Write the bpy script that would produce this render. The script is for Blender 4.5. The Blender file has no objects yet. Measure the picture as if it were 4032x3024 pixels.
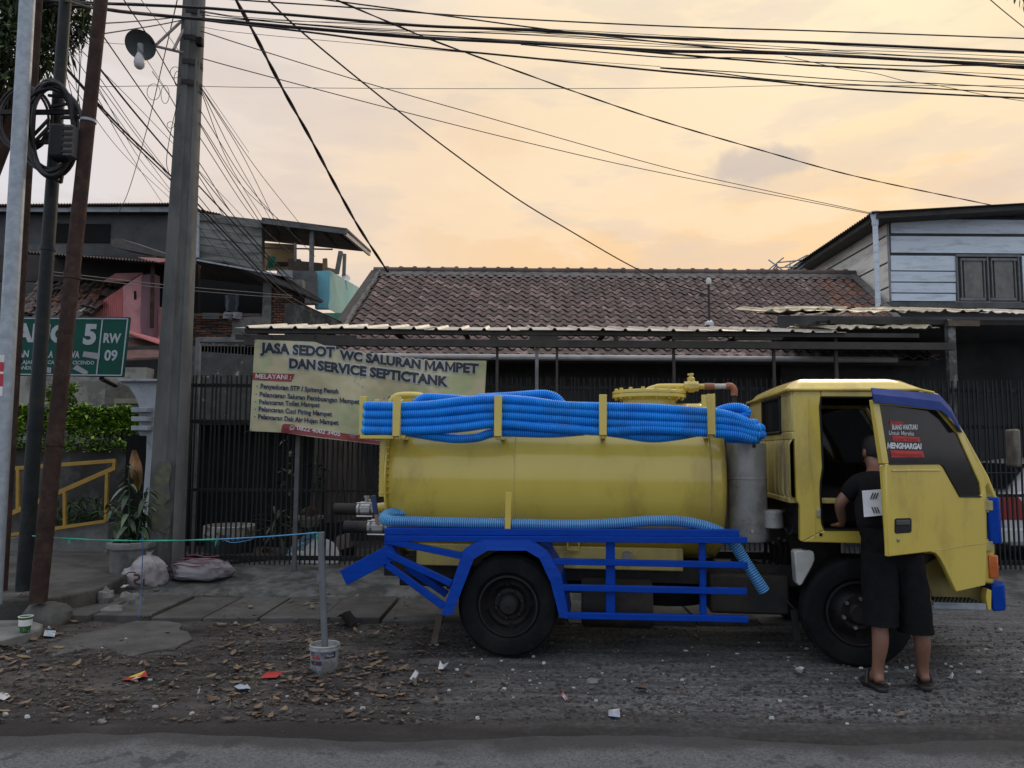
import bpy, bmesh, math, random
from mathutils import Vector, Matrix, noise
R = math.radians
random.seed(7)
SC = bpy.context.scene
COL = SC.collection

# ---------------------------------------------------------------- camera, sky, sun, exposure
F, CX, CY = 3008.0, 2016.0, 1512.0            # measured on the 4032 x 3024 photograph
CAM = Vector((0, 0, 1.55))
MR = Matrix.Rotation(R(95.0), 3, 'X') @ Matrix.Rotation(R(0.4), 3, 'Z')
cd = bpy.data.cameras.new('camera')
cd.sensor_width = 36.0
cd.lens = 36.0 * F / 4032.0
cd.clip_start, cd.clip_end = 0.05, 2000
cam = bpy.data.objects.new('camera', cd)
cam.matrix_world = Matrix.Translation(CAM) @ MR.to_4x4()
COL.objects.link(cam)
SC.camera = cam

def ray(px, py):
    return MR @ Vector(((px - CX) / F, -(py - CY) / F, -1.0))
def W(px, py, Y):                               # point of the photo at depth Y
    d = ray(px, py)
    return CAM + d * (Y / d.y)
def G(px, py, z=0.0):                           # point of the photo on the ground
    d = ray(px, py)
    return CAM + d * ((z - CAM.z) / d.z)
def PL(px, py, P, N):                           # point of the photo on a plane
    d = ray(px, py)
    return CAM + d * ((P - CAM).dot(N) / d.dot(N))

SUN = ray(3330, 260).normalized()               # where the veiled sun glows
world = bpy.data.worlds.new('World')
SC.world = world
world.use_nodes = True
nt = world.node_tree
nt.nodes.clear()
def N_(tree, typ, **kw):
    n = tree.nodes.new(typ)
    for k, v in kw.items():
        setattr(n, k, v)
    return n
def ramp_(tree, stops, interp='EASE'):
    n = tree.nodes.new('ShaderNodeValToRGB')
    cr = n.color_ramp
    cr.interpolation = interp
    while len(cr.elements) < len(stops):
        cr.elements.new(0.5)
    for e, (p, c) in zip(cr.elements, stops):
        e.position = p
        e.color = (c[0], c[1], c[2], 1) if isinstance(c, (tuple, list)) else (c, c, c, 1)
    return n
lk = nt.links.new
tc = N_(nt, 'ShaderNodeTexCoord')
dot = N_(nt, 'ShaderNodeVectorMath', operation='DOT_PRODUCT')
lk(tc.outputs['Generated'], dot.inputs[0])
dot.inputs[1].default_value = SUN
mr = N_(nt, 'ShaderNodeMapRange')
mr.inputs['From Min'].default_value = -1
lk(dot.outputs['Value'], mr.inputs['Value'])
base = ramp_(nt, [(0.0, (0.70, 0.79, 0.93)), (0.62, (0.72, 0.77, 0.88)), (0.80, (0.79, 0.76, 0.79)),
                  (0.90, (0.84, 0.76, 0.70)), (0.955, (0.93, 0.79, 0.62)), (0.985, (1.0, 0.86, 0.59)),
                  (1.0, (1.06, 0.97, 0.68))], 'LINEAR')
lk(mr.outputs['Result'], base.inputs['Fac'])
sep = N_(nt, 'ShaderNodeSeparateXYZ')
lk(tc.outputs['Generated'], sep.inputs[0])
low = ramp_(nt, [(0.0, 0.95), (0.22, 0.92), (0.32, 0.72), (0.44, 0.28), (0.56, 0.05), (0.7, 0.0)], 'LINEAR')
lk(sep.outputs['Z'], low.inputs['Fac'])
warm = ramp_(nt, [(0.0, 0.0), (0.80, 0.0), (0.90, 0.45), (0.96, 1.0), (1.0, 1.0)], 'LINEAR')
lk(mr.outputs['Result'], warm.inputs['Fac'])
mul = N_(nt, 'ShaderNodeMath', operation='MULTIPLY')
lk(low.outputs['Color'], mul.inputs[0]); lk(warm.outputs['Color'], mul.inputs[1])
mixo = N_(nt, 'ShaderNodeMixRGB')
lk(mul.outputs[0], mixo.inputs['Fac']); lk(base.outputs['Color'], mixo.inputs['Color1'])
mixo.inputs['Color2'].default_value = (1.0, 0.66, 0.36, 1)
# thin cloud: project the direction on a flat layer
mp = N_(nt, 'ShaderNodeMapping'); mp.inputs['Scale'].default_value = (1.5, 1.0, 4.2)
mp.inputs['Location'].default_value = (0.7, 0.3, 0.15)
lk(tc.outputs['Generated'], mp.inputs['Vector'])
nz = N_(nt, 'ShaderNodeTexNoise'); nz.inputs['Scale'].default_value = 2.1
nz.inputs['Detail'].default_value = 9; nz.inputs['Roughness'].default_value = 0.58
nz.inputs['Distortion'].default_value = 0.25
lk(mp.outputs[0], nz.inputs['Vector'])
lite = ramp_(nt, [(0.0, 0.0), (0.49, 0.0), (0.56, 0.45), (0.66, 0.7), (1.0, 0.75)])
lk(nz.outputs['Fac'], lite.inputs['Fac'])
ml = N_(nt, 'ShaderNodeMath', operation='MULTIPLY')
lk(lite.outputs['Color'], ml.inputs[0]); lk(warm.outputs['Color'], ml.inputs[1])
mixc = N_(nt, 'ShaderNodeMixRGB'); lk(ml.outputs[0], mixc.inputs['Fac'])
lk(mixo.outputs[0], mixc.inputs['Color1']); mixc.inputs['Color2'].default_value = (1.04, 0.83, 0.58, 1)
nz2 = N_(nt, 'ShaderNodeTexNoise'); nz2.inputs['Scale'].default_value = 3.4
nz2.inputs['Detail'].default_value = 7; nz2.inputs['Roughness'].default_value = 0.55
mp2 = N_(nt, 'ShaderNodeMapping'); mp2.inputs['Scale'].default_value = (1.2, 1.0, 4.5)
mp2.inputs['Location'].default_value = (3.1, 1.7, 0.4)
lk(tc.outputs['Generated'], mp2.inputs['Vector']); lk(mp2.outputs[0], nz2.inputs['Vector'])
dark = ramp_(nt, [(0.0, 0.0), (0.50, 0.0), (0.58, 0.30), (0.70, 0.52), (1.0, 0.55)])
lk(nz2.outputs['Fac'], dark.inputs['Fac'])
mixd = N_(nt, 'ShaderNodeMixRGB'); lk(dark.outputs['Color'], mixd.inputs['Fac'])
lk(mixc.outputs[0], mixd.inputs['Color1']); mixd.inputs['Color2'].default_value = (0.70, 0.60, 0.55, 1)
sky = N_(nt, 'ShaderNodeTexSky', sky_type='NISHITA')
sky.sun_disc = False
sky.sun_elevation = math.asin(SUN.z)
sky.sun_rotation = math.atan2(SUN.x, SUN.y)
bg1 = N_(nt, 'ShaderNodeBackground'); bg1.inputs['Strength'].default_value = 0.05
lk(sky.outputs[0], bg1.inputs['Color'])
bg2 = N_(nt, 'ShaderNodeBackground'); bg2.inputs['Strength'].default_value = 1.0
# one small grey cloud low on the right, and the brighter overhead of a veiled sky
cdir = ray(2955, 655).normalized()
vs_ = N_(nt, 'ShaderNodeVectorMath', operation='SUBTRACT'); lk(tc.outputs['Generated'], vs_.inputs[0]); vs_.inputs[1].default_value = cdir
vm_ = N_(nt, 'ShaderNodeVectorMath', operation='MULTIPLY'); lk(vs_.outputs[0], vm_.inputs[0]); vm_.inputs[1].default_value = (1.0, 1.0, 2.6)
nz3 = N_(nt, 'ShaderNodeTexNoise'); nz3.inputs['Scale'].default_value = 22; nz3.inputs['Detail'].default_value = 7; lk(tc.outputs['Generated'], nz3.inputs['Vector'])
ln_ = N_(nt, 'ShaderNodeVectorMath', operation='LENGTH'); lk(vm_.outputs[0], ln_.inputs[0])
ad_ = N_(nt, 'ShaderNodeMath', operation='MULTIPLY_ADD'); lk(nz3.outputs['Fac'], ad_.inputs[0]); ad_.inputs[1].default_value = .11; lk(ln_.outputs['Value'], ad_.inputs[2])
cr_ = ramp_(nt, [(0.0, .80), (.088, .70), (.128, 0.0), (1.0, 0.0)]); lk(ad_.outputs[0], cr_.inputs['Fac'])
mixe = N_(nt, 'ShaderNodeMixRGB'); lk(cr_.outputs['Color'], mixe.inputs['Fac']); lk(mixd.outputs[0], mixe.inputs['Color1']); mixe.inputs['Color2'].default_value = (.57, .50, .47, 1)
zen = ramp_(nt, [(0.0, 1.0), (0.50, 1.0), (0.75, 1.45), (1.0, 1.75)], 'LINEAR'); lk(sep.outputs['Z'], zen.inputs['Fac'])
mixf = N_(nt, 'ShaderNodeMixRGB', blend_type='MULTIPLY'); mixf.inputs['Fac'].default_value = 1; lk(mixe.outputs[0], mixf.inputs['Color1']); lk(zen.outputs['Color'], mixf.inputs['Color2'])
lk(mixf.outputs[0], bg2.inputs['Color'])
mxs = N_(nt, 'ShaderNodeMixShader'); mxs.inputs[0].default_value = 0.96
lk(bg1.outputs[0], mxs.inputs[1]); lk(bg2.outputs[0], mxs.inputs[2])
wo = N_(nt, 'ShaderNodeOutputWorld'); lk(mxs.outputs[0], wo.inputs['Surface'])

sl = bpy.data.lights.new('sun', 'SUN')
sl.energy, sl.angle, sl.color = 0.7, R(14), (1.0, 0.84, 0.62)
so = bpy.data.objects.new('sun', sl)
so.rotation_euler = SUN.to_track_quat('Z', 'Y').to_euler()
so.location = (6, 14, 12)
COL.objects.link(so)

SC.view_settings.view_transform = 'Standard'
SC.view_settings.look = 'None'
SC.view_settings.exposure = 0.0
SC.view_settings.gamma = 1.0
SC.view_settings.use_curve_mapping = False

# ---------------------------------------------------------------- tagging helpers
def tag(o, label=None, cat=None, group=None, kind=None):
    if label: o['label'] = label
    if cat: o['category'] = cat
    if group: o['group'] = group
    if kind: o['kind'] = kind
    return o
def empty(name, loc=(0, 0, 0), label=None, cat=None, group=None, mat=None):
    o = bpy.data.objects.new(name, None)
    o.empty_display_size = 0.1
    if mat is not None: o.matrix_world = mat
    else: o.location = loc
    COL.objects.link(o)
    return tag(o, label, cat, group)
def kid(o, parent):
    o.parent = parent
    return o

# ---------------------------------------------------------------- mesh builder
def frame(d, up=None):
    d = d.normalized()
    u = Vector(up) if up is not None else (Vector((0, 0, 1)) if abs(d.z) < 0.95 else Vector((0, 1, 0)))
    s = d.cross(u)
    if s.length < 1e-5:
        s = d.cross(Vector((1, 0, 0)))
    s.normalize()
    return d, s, s.cross(d).normalized()
class MB:
    def __init__(self):
        self.v, self.f, self.m = [], [], []
        self.mi = 0
    def add(self, vs, fs):
        b = len(self.v)
        self.v += [tuple(p) for p in vs]
        self.f += [[b + i for i in q] for q in fs]
        self.m += [self.mi] * len(fs)
        return self
    def box(self, lo, hi):
        x0, y0, z0 = lo; x1, y1, z1 = hi
        if x0 > x1: x0, x1 = x1, x0
        if y0 > y1: y0, y1 = y1, y0
        if z0 > z1: z0, z1 = z1, z0
        return self.add([(x0, y0, z0), (x1, y0, z0), (x1, y1, z0), (x0, y1, z0), (x0, y0, z1), (x1, y0, z1), (x1, y1, z1), (x0, y1, z1)],
                        [(0, 3, 2, 1), (4, 5, 6, 7), (0, 1, 5, 4), (1, 2, 6, 5), (2, 3, 7, 6), (3, 0, 4, 7)])
    def beam(self, p, q, w, h, up=None):       # w across, h along 'up'
        p, q = Vector(p), Vector(q)
        d, s, u = frame(q - p, up)
        c = [(-1, -1), (1, -1), (1, 1), (-1, 1)]
        vs = [p + s * (a * w / 2) + u * (b * h / 2) for a, b in c] + [q + s * (a * w / 2) + u * (b * h / 2) for a, b in c]
        return self.add(vs, [(0, 1, 2, 3), (7, 6, 5, 4), (0, 4, 5, 1), (1, 5, 6, 2), (2, 6, 7, 3), (3, 7, 4, 0)])
    def tube(self, pts, r, n=8, cap=True, closed=False, phase=0.0):
        pts = [Vector(p) for p in pts]
        k = len(pts)
        rs = r if isinstance(r, (list, tuple)) else [r] * k
        d0 = (pts[1] - pts[0]).normalized()
        _, s, u = frame(d0)
        vs, fs = [], []
        for i, p in enumerate(pts):
            if closed: t = pts[(i + 1) % k] - pts[i - 1]
            elif i == 0: t = pts[1] - pts[0]
            elif i == k - 1: t = pts[-1] - pts[-2]
            else: t = pts[i + 1] - pts[i - 1]
            if t.length < 1e-9: t = d0.copy()
            t.normalize()
            s = (s - t * s.dot(t))
            if s.length < 1e-6: s = frame(t)[1]
            s.normalize()
            u = s.cross(t)
            for j in range(n):
                a = 2 * math.pi * j / n + phase
                vs.append(p + s * (math.cos(a) * rs[i]) + u * (math.sin(a) * rs[i]))
        for i in range(k if closed else k - 1):
            a0, b0 = i * n, ((i + 1) % k) * n
            for j in range(n):
                fs.append((a0 + j, a0 + (j + 1) % n, b0 + (j + 1) % n, b0 + j))
        if cap and not closed:
            fs.append(tuple(range(n))[::-1]); fs.append(tuple((k - 1) * n + j for j in range(n)))
        return self.add(vs, fs)
    def lathe(self, prof, o=(0, 0, 0), axis=(0, 0, 1), n=24, a0=0.0, cap=True):     # prof: (radius, height)
        o = Vector(o)
        d, s, u = frame(Vector(axis))
        vs, fs = [], []
        for r, h in prof:
            for j in range(n):
                a = 2 * math.pi * j / n + a0
                vs.append(o + d * h + s * (math.cos(a) * r) + u * (math.sin(a) * r))
        k = len(prof)
        for i in range(k - 1):
            for j in range(n):
                fs.append((i * n + j, i * n + (j + 1) % n, (i + 1) * n + (j + 1) % n, (i + 1) * n + j))
        if cap:
            if prof[0][0] > 1e-4: fs.append(tuple(range(n))[::-1])
            if prof[-1][0] > 1e-4: fs.append(tuple((k - 1) * n + j for j in range(n)))
        return self.add(vs, fs)
    def prism(self, poly, vec):                  # polygon of 3D points pushed along vec
        poly = [Vector(p) for p in poly]; vec = Vector(vec); n = len(poly)
        vs = poly + [p + vec for p in poly]
        fs = [tuple(range(n))[::-1], tuple(n + i for i in range(n))]
        for i in range(n):
            j = (i + 1) % n
            fs.append((i, j, n + j, n + i))
        return self.add(vs, fs)
    def grid(self, fn, nu, nv):
        vs = [fn(i / nu, j / nv) for j in range(nv + 1) for i in range(nu + 1)]
        w = nu + 1
        fs = [(j * w + i, j * w + i + 1, (j + 1) * w + i + 1, (j + 1) * w + i) for j in range(nv) for i in range(nu)]
        return self.add(vs, fs)
    def poly(self, pts):
        return self.add(pts, [tuple(range(len(pts)))])
    def blob(self, c, r, seed=0, rough=0.25, n=10, m=7, sc=1.0, flat=None):  # lumpy ellipsoid
        c = Vector(c); vs, fs = [], []
        for i in range(m + 1):
            th = math.pi * i / m
            for j in range(n):
                ph = 2 * math.pi * j / n
                d = Vector((math.sin(th) * math.cos(ph), math.sin(th) * math.sin(ph), math.cos(th)))
                k = 1 + rough * noise.noise(d * sc + Vector((seed * 7.3, seed * 3.1, seed)))
                p = Vector((d.x * r[0] * k, d.y * r[1] * k, d.z * r[2] * k))
                if flat is not None and p.z < flat: p.z = flat
                vs.append(c + p)
        for i in range(m):
            for j in range(n):
                fs.append((i * n + j, (i + 1) * n + j, (i + 1) * n + (j + 1) % n, i * n + (j + 1) % n))
        return self.add(vs, fs)
    def mesh(self, name, mat, smooth=False, ang=35):
        me = bpy.data.meshes.new(name)
        me.from_pydata(self.v, [], self.f)
        for m_ in (mat if isinstance(mat, (list, tuple)) else [mat]):
            me.materials.append(m_)
        if any(self.m):
            me.polygons.foreach_set('material_index', self.m)
        bm = bmesh.new(); bm.from_mesh(me)
        bmesh.ops.recalc_face_normals(bm, faces=bm.faces)
        bm.to_mesh(me); bm.free()
        if smooth:
            me.polygons.foreach_set('use_smooth', [True] * len(me.polygons))
            me.set_sharp_from_angle(angle=R(ang))
        me.update()
        return me
    def build(self, name, mat, parent=None, smooth=False, bevel=0.0, ang=35, segs=2):
        me = self.mesh(name, mat, smooth or bevel > 0, ang)
        o = bpy.data.objects.new(name, me)
        COL.objects.link(o)
        if parent is not None: o.parent = parent
        if bevel > 0:
            b = o.modifiers.new('bevel', 'BEVEL')
            b.width, b.segments, b.limit_method, b.angle_limit = bevel, segs, 'ANGLE', R(30)
            b.harden_normals = False
        return o
def inst(name, me, parent, mat4=None):
    o = bpy.data.objects.new(name, me)
    COL.objects.link(o)
    if parent is not None: o.parent = parent
    if mat4 is not None: o.matrix_local = mat4
    return o
def smooth_path(pts, n=8):                      # Catmull-Rom
    pts = [Vector(p) for p in pts]
    if len(pts) < 3:
        return [pts[0].lerp(pts[-1], i / n) for i in range(n + 1)]
    P = [pts[0] * 2 - pts[1]] + pts + [pts[-1] * 2 - pts[-2]]
    out = []
    for i in range(1, len(P) - 2):
        for k in range(n):
            t = k / n
            a, b, c, d = P[i - 1], P[i], P[i + 1], P[i + 2]
            out.append(0.5 * ((2 * b) + (c - a) * t + (2 * a - 5 * b + 4 * c - d) * t * t + (3 * b - a - 3 * c + d) * t ** 3))
    out.append(pts[-1])
    return out
def resample(pts, step):
    out, acc = [pts[0].copy()], 0.0
    for a, b in zip(pts, pts[1:]):
        L = (b - a).length
        t = step - acc
        while t <= L:
            out.append(a.lerp(b, t / L)); t += step
        acc = (acc + L) % step if L else acc
        acc = L - (t - step)
    return out
def wbox(mb, x0, y0, x1, y1, Y, dY):            # photo rectangle at depth Y, dY deep
    a, b = W(x0, y0, Y), W(x1, y1, Y)
    return mb.box((a.x, Y, a.z), (b.x, Y + dY, b.z))
def wpoly(mb, pts, Y, dY):
    return mb.prism([W(x, y, Y) for x, y in pts], (0, dY, 0))

# ---------------------------------------------------------------- materials
def M(name, c1, c2=None, scale=6.0, rough=0.6, metal=0.0, bump=0.0, bscale=40.0, dirt=None, damt=0.5, dscale=2.0,
      coat=0.0, contrast=(0.35, 0.65), rvar=0.15, stretch=None, spec=0.5, trans=0.0, rand=0.0, dcon=(0.5, 0.62)):
    m = bpy.data.materials.new(name)
    m.use_nodes = True
    t = m.node_tree
    b = t.nodes['Principled BSDF']
    l = t.links.new
    tcn = N_(t, 'ShaderNodeTexCoord')
    vec = tcn.outputs['Object']
    if stretch:
        mpn = N_(t, 'ShaderNodeMapping'); mpn.inputs['Scale'].default_value = stretch
        l(vec, mpn.inputs['Vector']); vec = mpn.outputs[0]
    n1 = N_(t, 'ShaderNodeTexNoise'); n1.inputs['Scale'].default_value = scale
    n1.inputs['Detail'].default_value = 8; n1.inputs['Roughness'].default_value = 0.62
    l(vec, n1.inputs['Vector'])
    c2 = c2 or tuple(x * 0.82 for x in c1)
    r1 = ramp_(t, [(contrast[0], c1), (contrast[1], c2)], 'LINEAR')
    l(n1.outputs['Fac'], r1.inputs['Fac'])
    col = r1.outputs['Color']
    if dirt:
        n2 = N_(t, 'ShaderNodeTexNoise'); n2.inputs['Scale'].default_value = dscale
        n2.inputs['Detail'].default_value = 10; n2.inputs['Roughness'].default_value = 0.7
        l(vec, n2.inputs['Vector'])
        r2 = ramp_(t, [(dcon[0], 0.0), (dcon[1], damt)], 'LINEAR'); l(n2.outputs['Fac'], r2.inputs['Fac'])
        mx = N_(t, 'ShaderNodeMixRGB'); l(r2.outputs['Color'], mx.inputs['Fac'])
        l(col, mx.inputs['Color1']); mx.inputs['Color2'].default_value = (*dirt, 1)
        col = mx.outputs[0]
    if rand:
        oi = N_(t, 'ShaderNodeObjectInfo')
        mr_ = N_(t, 'ShaderNodeMapRange'); mr_.inputs['To Min'].default_value = 1 - rand; mr_.inputs['To Max'].default_value = 1 + rand
        l(oi.outputs['Random'], mr_.inputs['Value'])
        hv = N_(t, 'ShaderNodeHueSaturation'); l(mr_.outputs[0], hv.inputs['Value']); l(col, hv.inputs['Color'])
        col = hv.outputs[0]
    l(col, b.inputs['Base Color'])
    mrr = N_(t, 'ShaderNodeMapRange')
    mrr.inputs['To Min'].default_value = max(0.02, rough - rvar); mrr.inputs['To Max'].default_value = min(1, rough + rvar)
    l(n1.outputs['Fac'], mrr.inputs['Value']); l(mrr.outputs[0], b.inputs['Roughness'])
    b.inputs['Metallic'].default_value = metal
    b.inputs['Specular IOR Level'].default_value = spec
    b.inputs['Coat Weight'].default_value = coat
    b.inputs['Coat Roughness'].default_value = 0.12
    if trans: b.inputs['Transmission Weight'].default_value = trans
    if bump:
        n3 = N_(t, 'ShaderNodeTexNoise'); n3.inputs['Scale'].default_value = bscale
        n3.inputs['Detail'].default_value = 6
        l(vec, n3.inputs['Vector'])
        bp = N_(t, 'ShaderNodeBump'); bp.inputs['Strength'].default_value = bump; bp.inputs['Distance'].default_value = 0.02
        l(n3.outputs['Fac'], bp.inputs['Height']); l(bp.outputs[0], b.inputs['Normal'])
    return m
def glass(name, tint=(0.02, 0.025, 0.03), alpha=0.55, rough=0.05):
    m = bpy.data.materials.new(name); m.use_nodes = True
    t = m.node_tree; b = t.nodes['Principled BSDF']
    n = N_(t, 'ShaderNodeTexNoise'); n.inputs['Scale'].default_value = 5
    r = ramp_(t, [(0.3, tint), (0.8, tuple(x * 1.8 for x in tint))]); t.links.new(n.outputs['Fac'], r.inputs['Fac'])
    t.links.new(r.outputs[0], b.inputs['Base Color'])
    b.inputs['Roughness'].default_value = rough
    b.inputs['Alpha'].default_value = alpha
    b.inputs['Specular IOR Level'].default_value = .3
    return m
YEL = M('yellow_paint', (0.62, 0.485, 0.088), (0.57, 0.44, 0.072), 2.2, 0.24, coat=0.55, bump=0.04, bscale=7, dirt=(0.36, 0.27, 0.06), damt=0.55, dscale=2.2, rvar=.06, stretch=(1, 1, .45))
YELD = M('dusty_yellow_paint', (0.56, 0.46, 0.14), (0.40, 0.34, 0.13), 3.0, 0.5, bump=0.05, bscale=20, dirt=(0.17, 0.13, 0.075), damt=0.75, dscale=2.5, stretch=(1, 1, 0.35))
BLU = M('blue_paint', (0.0005, 0.048, 0.36), (0.0005, 0.036, 0.28), 4, 0.42, bump=0.04, bscale=25, dirt=(0.34, 0.38, 0.45), damt=0.85, dscale=3.2, dcon=(.73, .745), stretch=(1.2, 9, 9), spec=.14)
BLUV = M('blue_visor_plastic', (0.009, 0.042, 0.23), (0.007, 0.034, 0.19), 4, 0.5, spec=.2)
HOSE = M('blue_hose_plastic', (0.004, 0.21, 0.80), (0.004, 0.17, 0.68), 8, 0.42, spec=.22, dirt=(0.02, 0.10, 0.30), damt=.5, dscale=3)
HOSEL = M('light_blue_hose_rib', (0.03, 0.36, 0.92), (0.02, 0.30, 0.84), 8, 0.42, spec=.22, dirt=(0.05, 0.18, 0.40), damt=.5, dscale=3)
HOSEV = M('teal_hose_plastic', (0.02, 0.16, 0.42), (0.015, 0.11, 0.34), 8, 0.35)
HOSER = M('pale_blue_hose_rib', (0.17, 0.46, 0.72), (0.13, 0.38, 0.64), 8, 0.4)
RUB = M('tyre_rubber', (0.005, 0.0065, 0.008), (0.010, 0.011, 0.012), 5, 0.8, bump=0.1, bscale=30, dirt=(0.025, 0.024, 0.022), damt=0.4, dscale=3, spec=.12)
BLK = M('black_metal', (0.008, 0.008, 0.009), (0.015, 0.015, 0.016), 8, 0.6, bump=0.05, spec=.25)
RIM = M('dark_wheel_steel', (0.008, 0.008, 0.009), (0.016, 0.014, 0.014), 8, 0.5, spec=.35)
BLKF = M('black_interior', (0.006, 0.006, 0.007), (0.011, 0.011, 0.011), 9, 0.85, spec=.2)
GREASE = M('greasy_chassis_steel', (0.010, 0.011, 0.013), (0.024, 0.022, 0.020), 6, 0.65, bump=0.1, spec=.3, dirt=(0.07, 0.055, 0.04), damt=0.4)
STEEL = M('stainless_steel', (0.42, 0.42, 0.41), (0.30, 0.30, 0.30), 8, 0.35, metal=0.8)
SILV = M('silver_painted_steel', (0.33, 0.33, 0.32), (0.25, 0.25, 0.245), 4, 0.4, metal=0.2, bump=0.05, bscale=14, dirt=(0.12, 0.11, 0.10), damt=0.6, dscale=5)
GALV = M('galvanised_steel', (0.34, 0.38, 0.42), (0.24, 0.28, 0.32), 14, 0.5, metal=0.3, bump=0.06, bscale=80)
RUST = M('rusty_brown_steel', (0.055, 0.032, 0.026), (0.030, 0.020, 0.018), 9, 0.8, bump=0.25, bscale=40, dirt=(0.09, 0.062, 0.05), damt=0.5, dscale=6, spec=.15)
DPOLE = M('dark_painted_steel', (0.012, 0.016, 0.019), (0.020, 0.025, 0.027), 9, 0.5, bump=0.12, bscale=50, dirt=(0.05, 0.045, 0.04), damt=0.4, dscale=5, spec=.2)
CONC = M('weathered_concrete', (0.20, 0.20, 0.185), (0.12, 0.125, 0.12), 4, 0.85, bump=0.2, bscale=45, dirt=(0.06, 0.062, 0.055), damt=0.7, dscale=2.2)
CPOLE = M('concrete_pole_face', (0.135, 0.137, 0.130), (0.095, 0.098, 0.094), 5, 0.85, bump=0.15, bscale=60, dirt=(0.05, 0.055, 0.055), damt=0.6, dscale=1.8, stretch=(1, 1, 0.4))
WIRE = M('black_cable', (0.012, 0.011, 0.014), None, 8, 0.6)
CORD = M('violet_grey_wire', (0.055, 0.045, 0.065), None, 8, 0.6)
WHT = M('white_paint', (0.70, 0.70, 0.69), (0.58, 0.58, 0.57), 4, 0.55, bump=0.05, dirt=(0.36, 0.34, 0.30), damt=0.4, dscale=4)

# ---------------------------------------------------------------- lettering, laid on a surface
_tc, _adv = {}, {}
def _font(s, bold):
    c = bpy.data.curves.new('lettering', 'FONT')
    c.body = s; c.size = 1.0; c.offset = bold; c.resolution_u = 3
    tmp = bpy.data.objects.new('lettering_tmp', c)
    me = bpy.data.meshes.new_from_object(tmp)
    vs = [v.co.copy() for v in me.vertices]; fs = [tuple(p.vertices) for p in me.polygons]
    bpy.data.objects.remove(tmp); bpy.data.curves.remove(c); bpy.data.meshes.remove(me)
    return vs, fs
def _w(s):
    x = [v.x for v in _font(s, 0)[0]]; return max(x) - min(x)
def glyphs(s, bold):
    if (s, bold) not in _tc:
        if 'M' not in s:
            _tc[(s, bold)] = _font(s, bold)
        else:
            vs, fs, x = [], [], 0.0
            for ch in s:
                if ch not in _adv: _adv[ch] = _w('I' + ch + 'I') - _w('II')
                if ch == 'M':                     # own outline: the built-in one folds over when thickened
                    b = bold; L, Rr, H, st, C = .085 - b, .735 + b, .70 + b, .085 + 2 * b, .41
                    g = [(L, -b), (L, H), (L + .10 + b, H), (C, .26 + b * .6), (Rr - .10 - b, H), (Rr, H), (Rr, -b), (Rr - st, -b), (Rr - st, .52 - b), (C + .035, .10 - b), (C - .035, .10 - b), (L + st, .52 - b), (L + st, -b)]
                    gv, gf = [Vector((p[0], p[1], 0)) for p in g], [tuple(range(len(g)))]
                elif ch == ' ': gv, gf = [], []
                else: gv, gf = _font(ch, bold)
                n = len(vs); vs += [v + Vector((x, 0, 0)) for v in gv]; fs += [tuple(n + i for i in f) for f in gf]
                x += _adv[ch]
            _tc[(s, bold)] = (vs, fs)
    return _tc[(s, bold)]
def px_text(mb, s, p0, p1, h, surf, bold=0.02, up=None, halo=0.0, slant=0.0):
    """p0, p1: ends of the baseline in the photo; h: cap height there; surf(px, py) gives the point on the thing."""
    vs, fs = glyphs(s, bold)
    rx = [v.x for v in glyphs(s, bold)[0]]
    x0, x1 = min(rx), max(rx)
    if halo:
        vs, fs = glyphs(s, bold + halo)
    p0 = Vector((p0[0], p0[1])); p1 = Vector((p1[0], p1[1]))
    a = p1 - p0
    u = Vector(up).normalized() if up else Vector((a.y, -a.x)).normalized()
    out = []
    for v in vs:
        t = (v.x - x0) / (x1 - x0)
        q = p0 + a * t + u * (v.y / 0.70 * h) + a.normalized() * (slant * v.y / 0.70 * h)
        out.append(surf(q.x, q.y))
    mb.add(out, fs)
def px_flat(mb, pts, surf, n=1):                # print patch; outline in the photo
    mb.poly([surf(x, y) for x, y in pts])

# ================================================================ GROUND, ROAD, SLABS
def margin(t, col, sx, y0, y1, c, amt=.85):      # mud washed along the road edge, ragged
    l = t.links.new
    n = N_(t, 'ShaderNodeTexNoise'); n.inputs['Scale'].default_value = 2.3; n.inputs['Detail'].default_value = 8
    a = N_(t, 'ShaderNodeMath', operation='MULTIPLY_ADD'); l(n.outputs['Fac'], a.inputs[0]); a.inputs[1].default_value = .5; l(sx.outputs['Y'], a.inputs[2])
    tc_ = N_(t, 'ShaderNodeTexCoord'); l(tc_.outputs['Object'], n.inputs['Vector'])
    m = N_(t, 'ShaderNodeMapRange'); m.inputs['From Min'].default_value = y0 + .25; m.inputs['From Max'].default_value = y1 + .25; m.inputs['To Max'].default_value = amt
    l(a.outputs[0], m.inputs['Value'])
    x = N_(t, 'ShaderNodeMixRGB'); l(m.outputs[0], x.inputs['Fac']); l(col, x.inputs['Color1']); x.inputs['Color2'].default_value = (*c, 1)
    return x.outputs[0]
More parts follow.
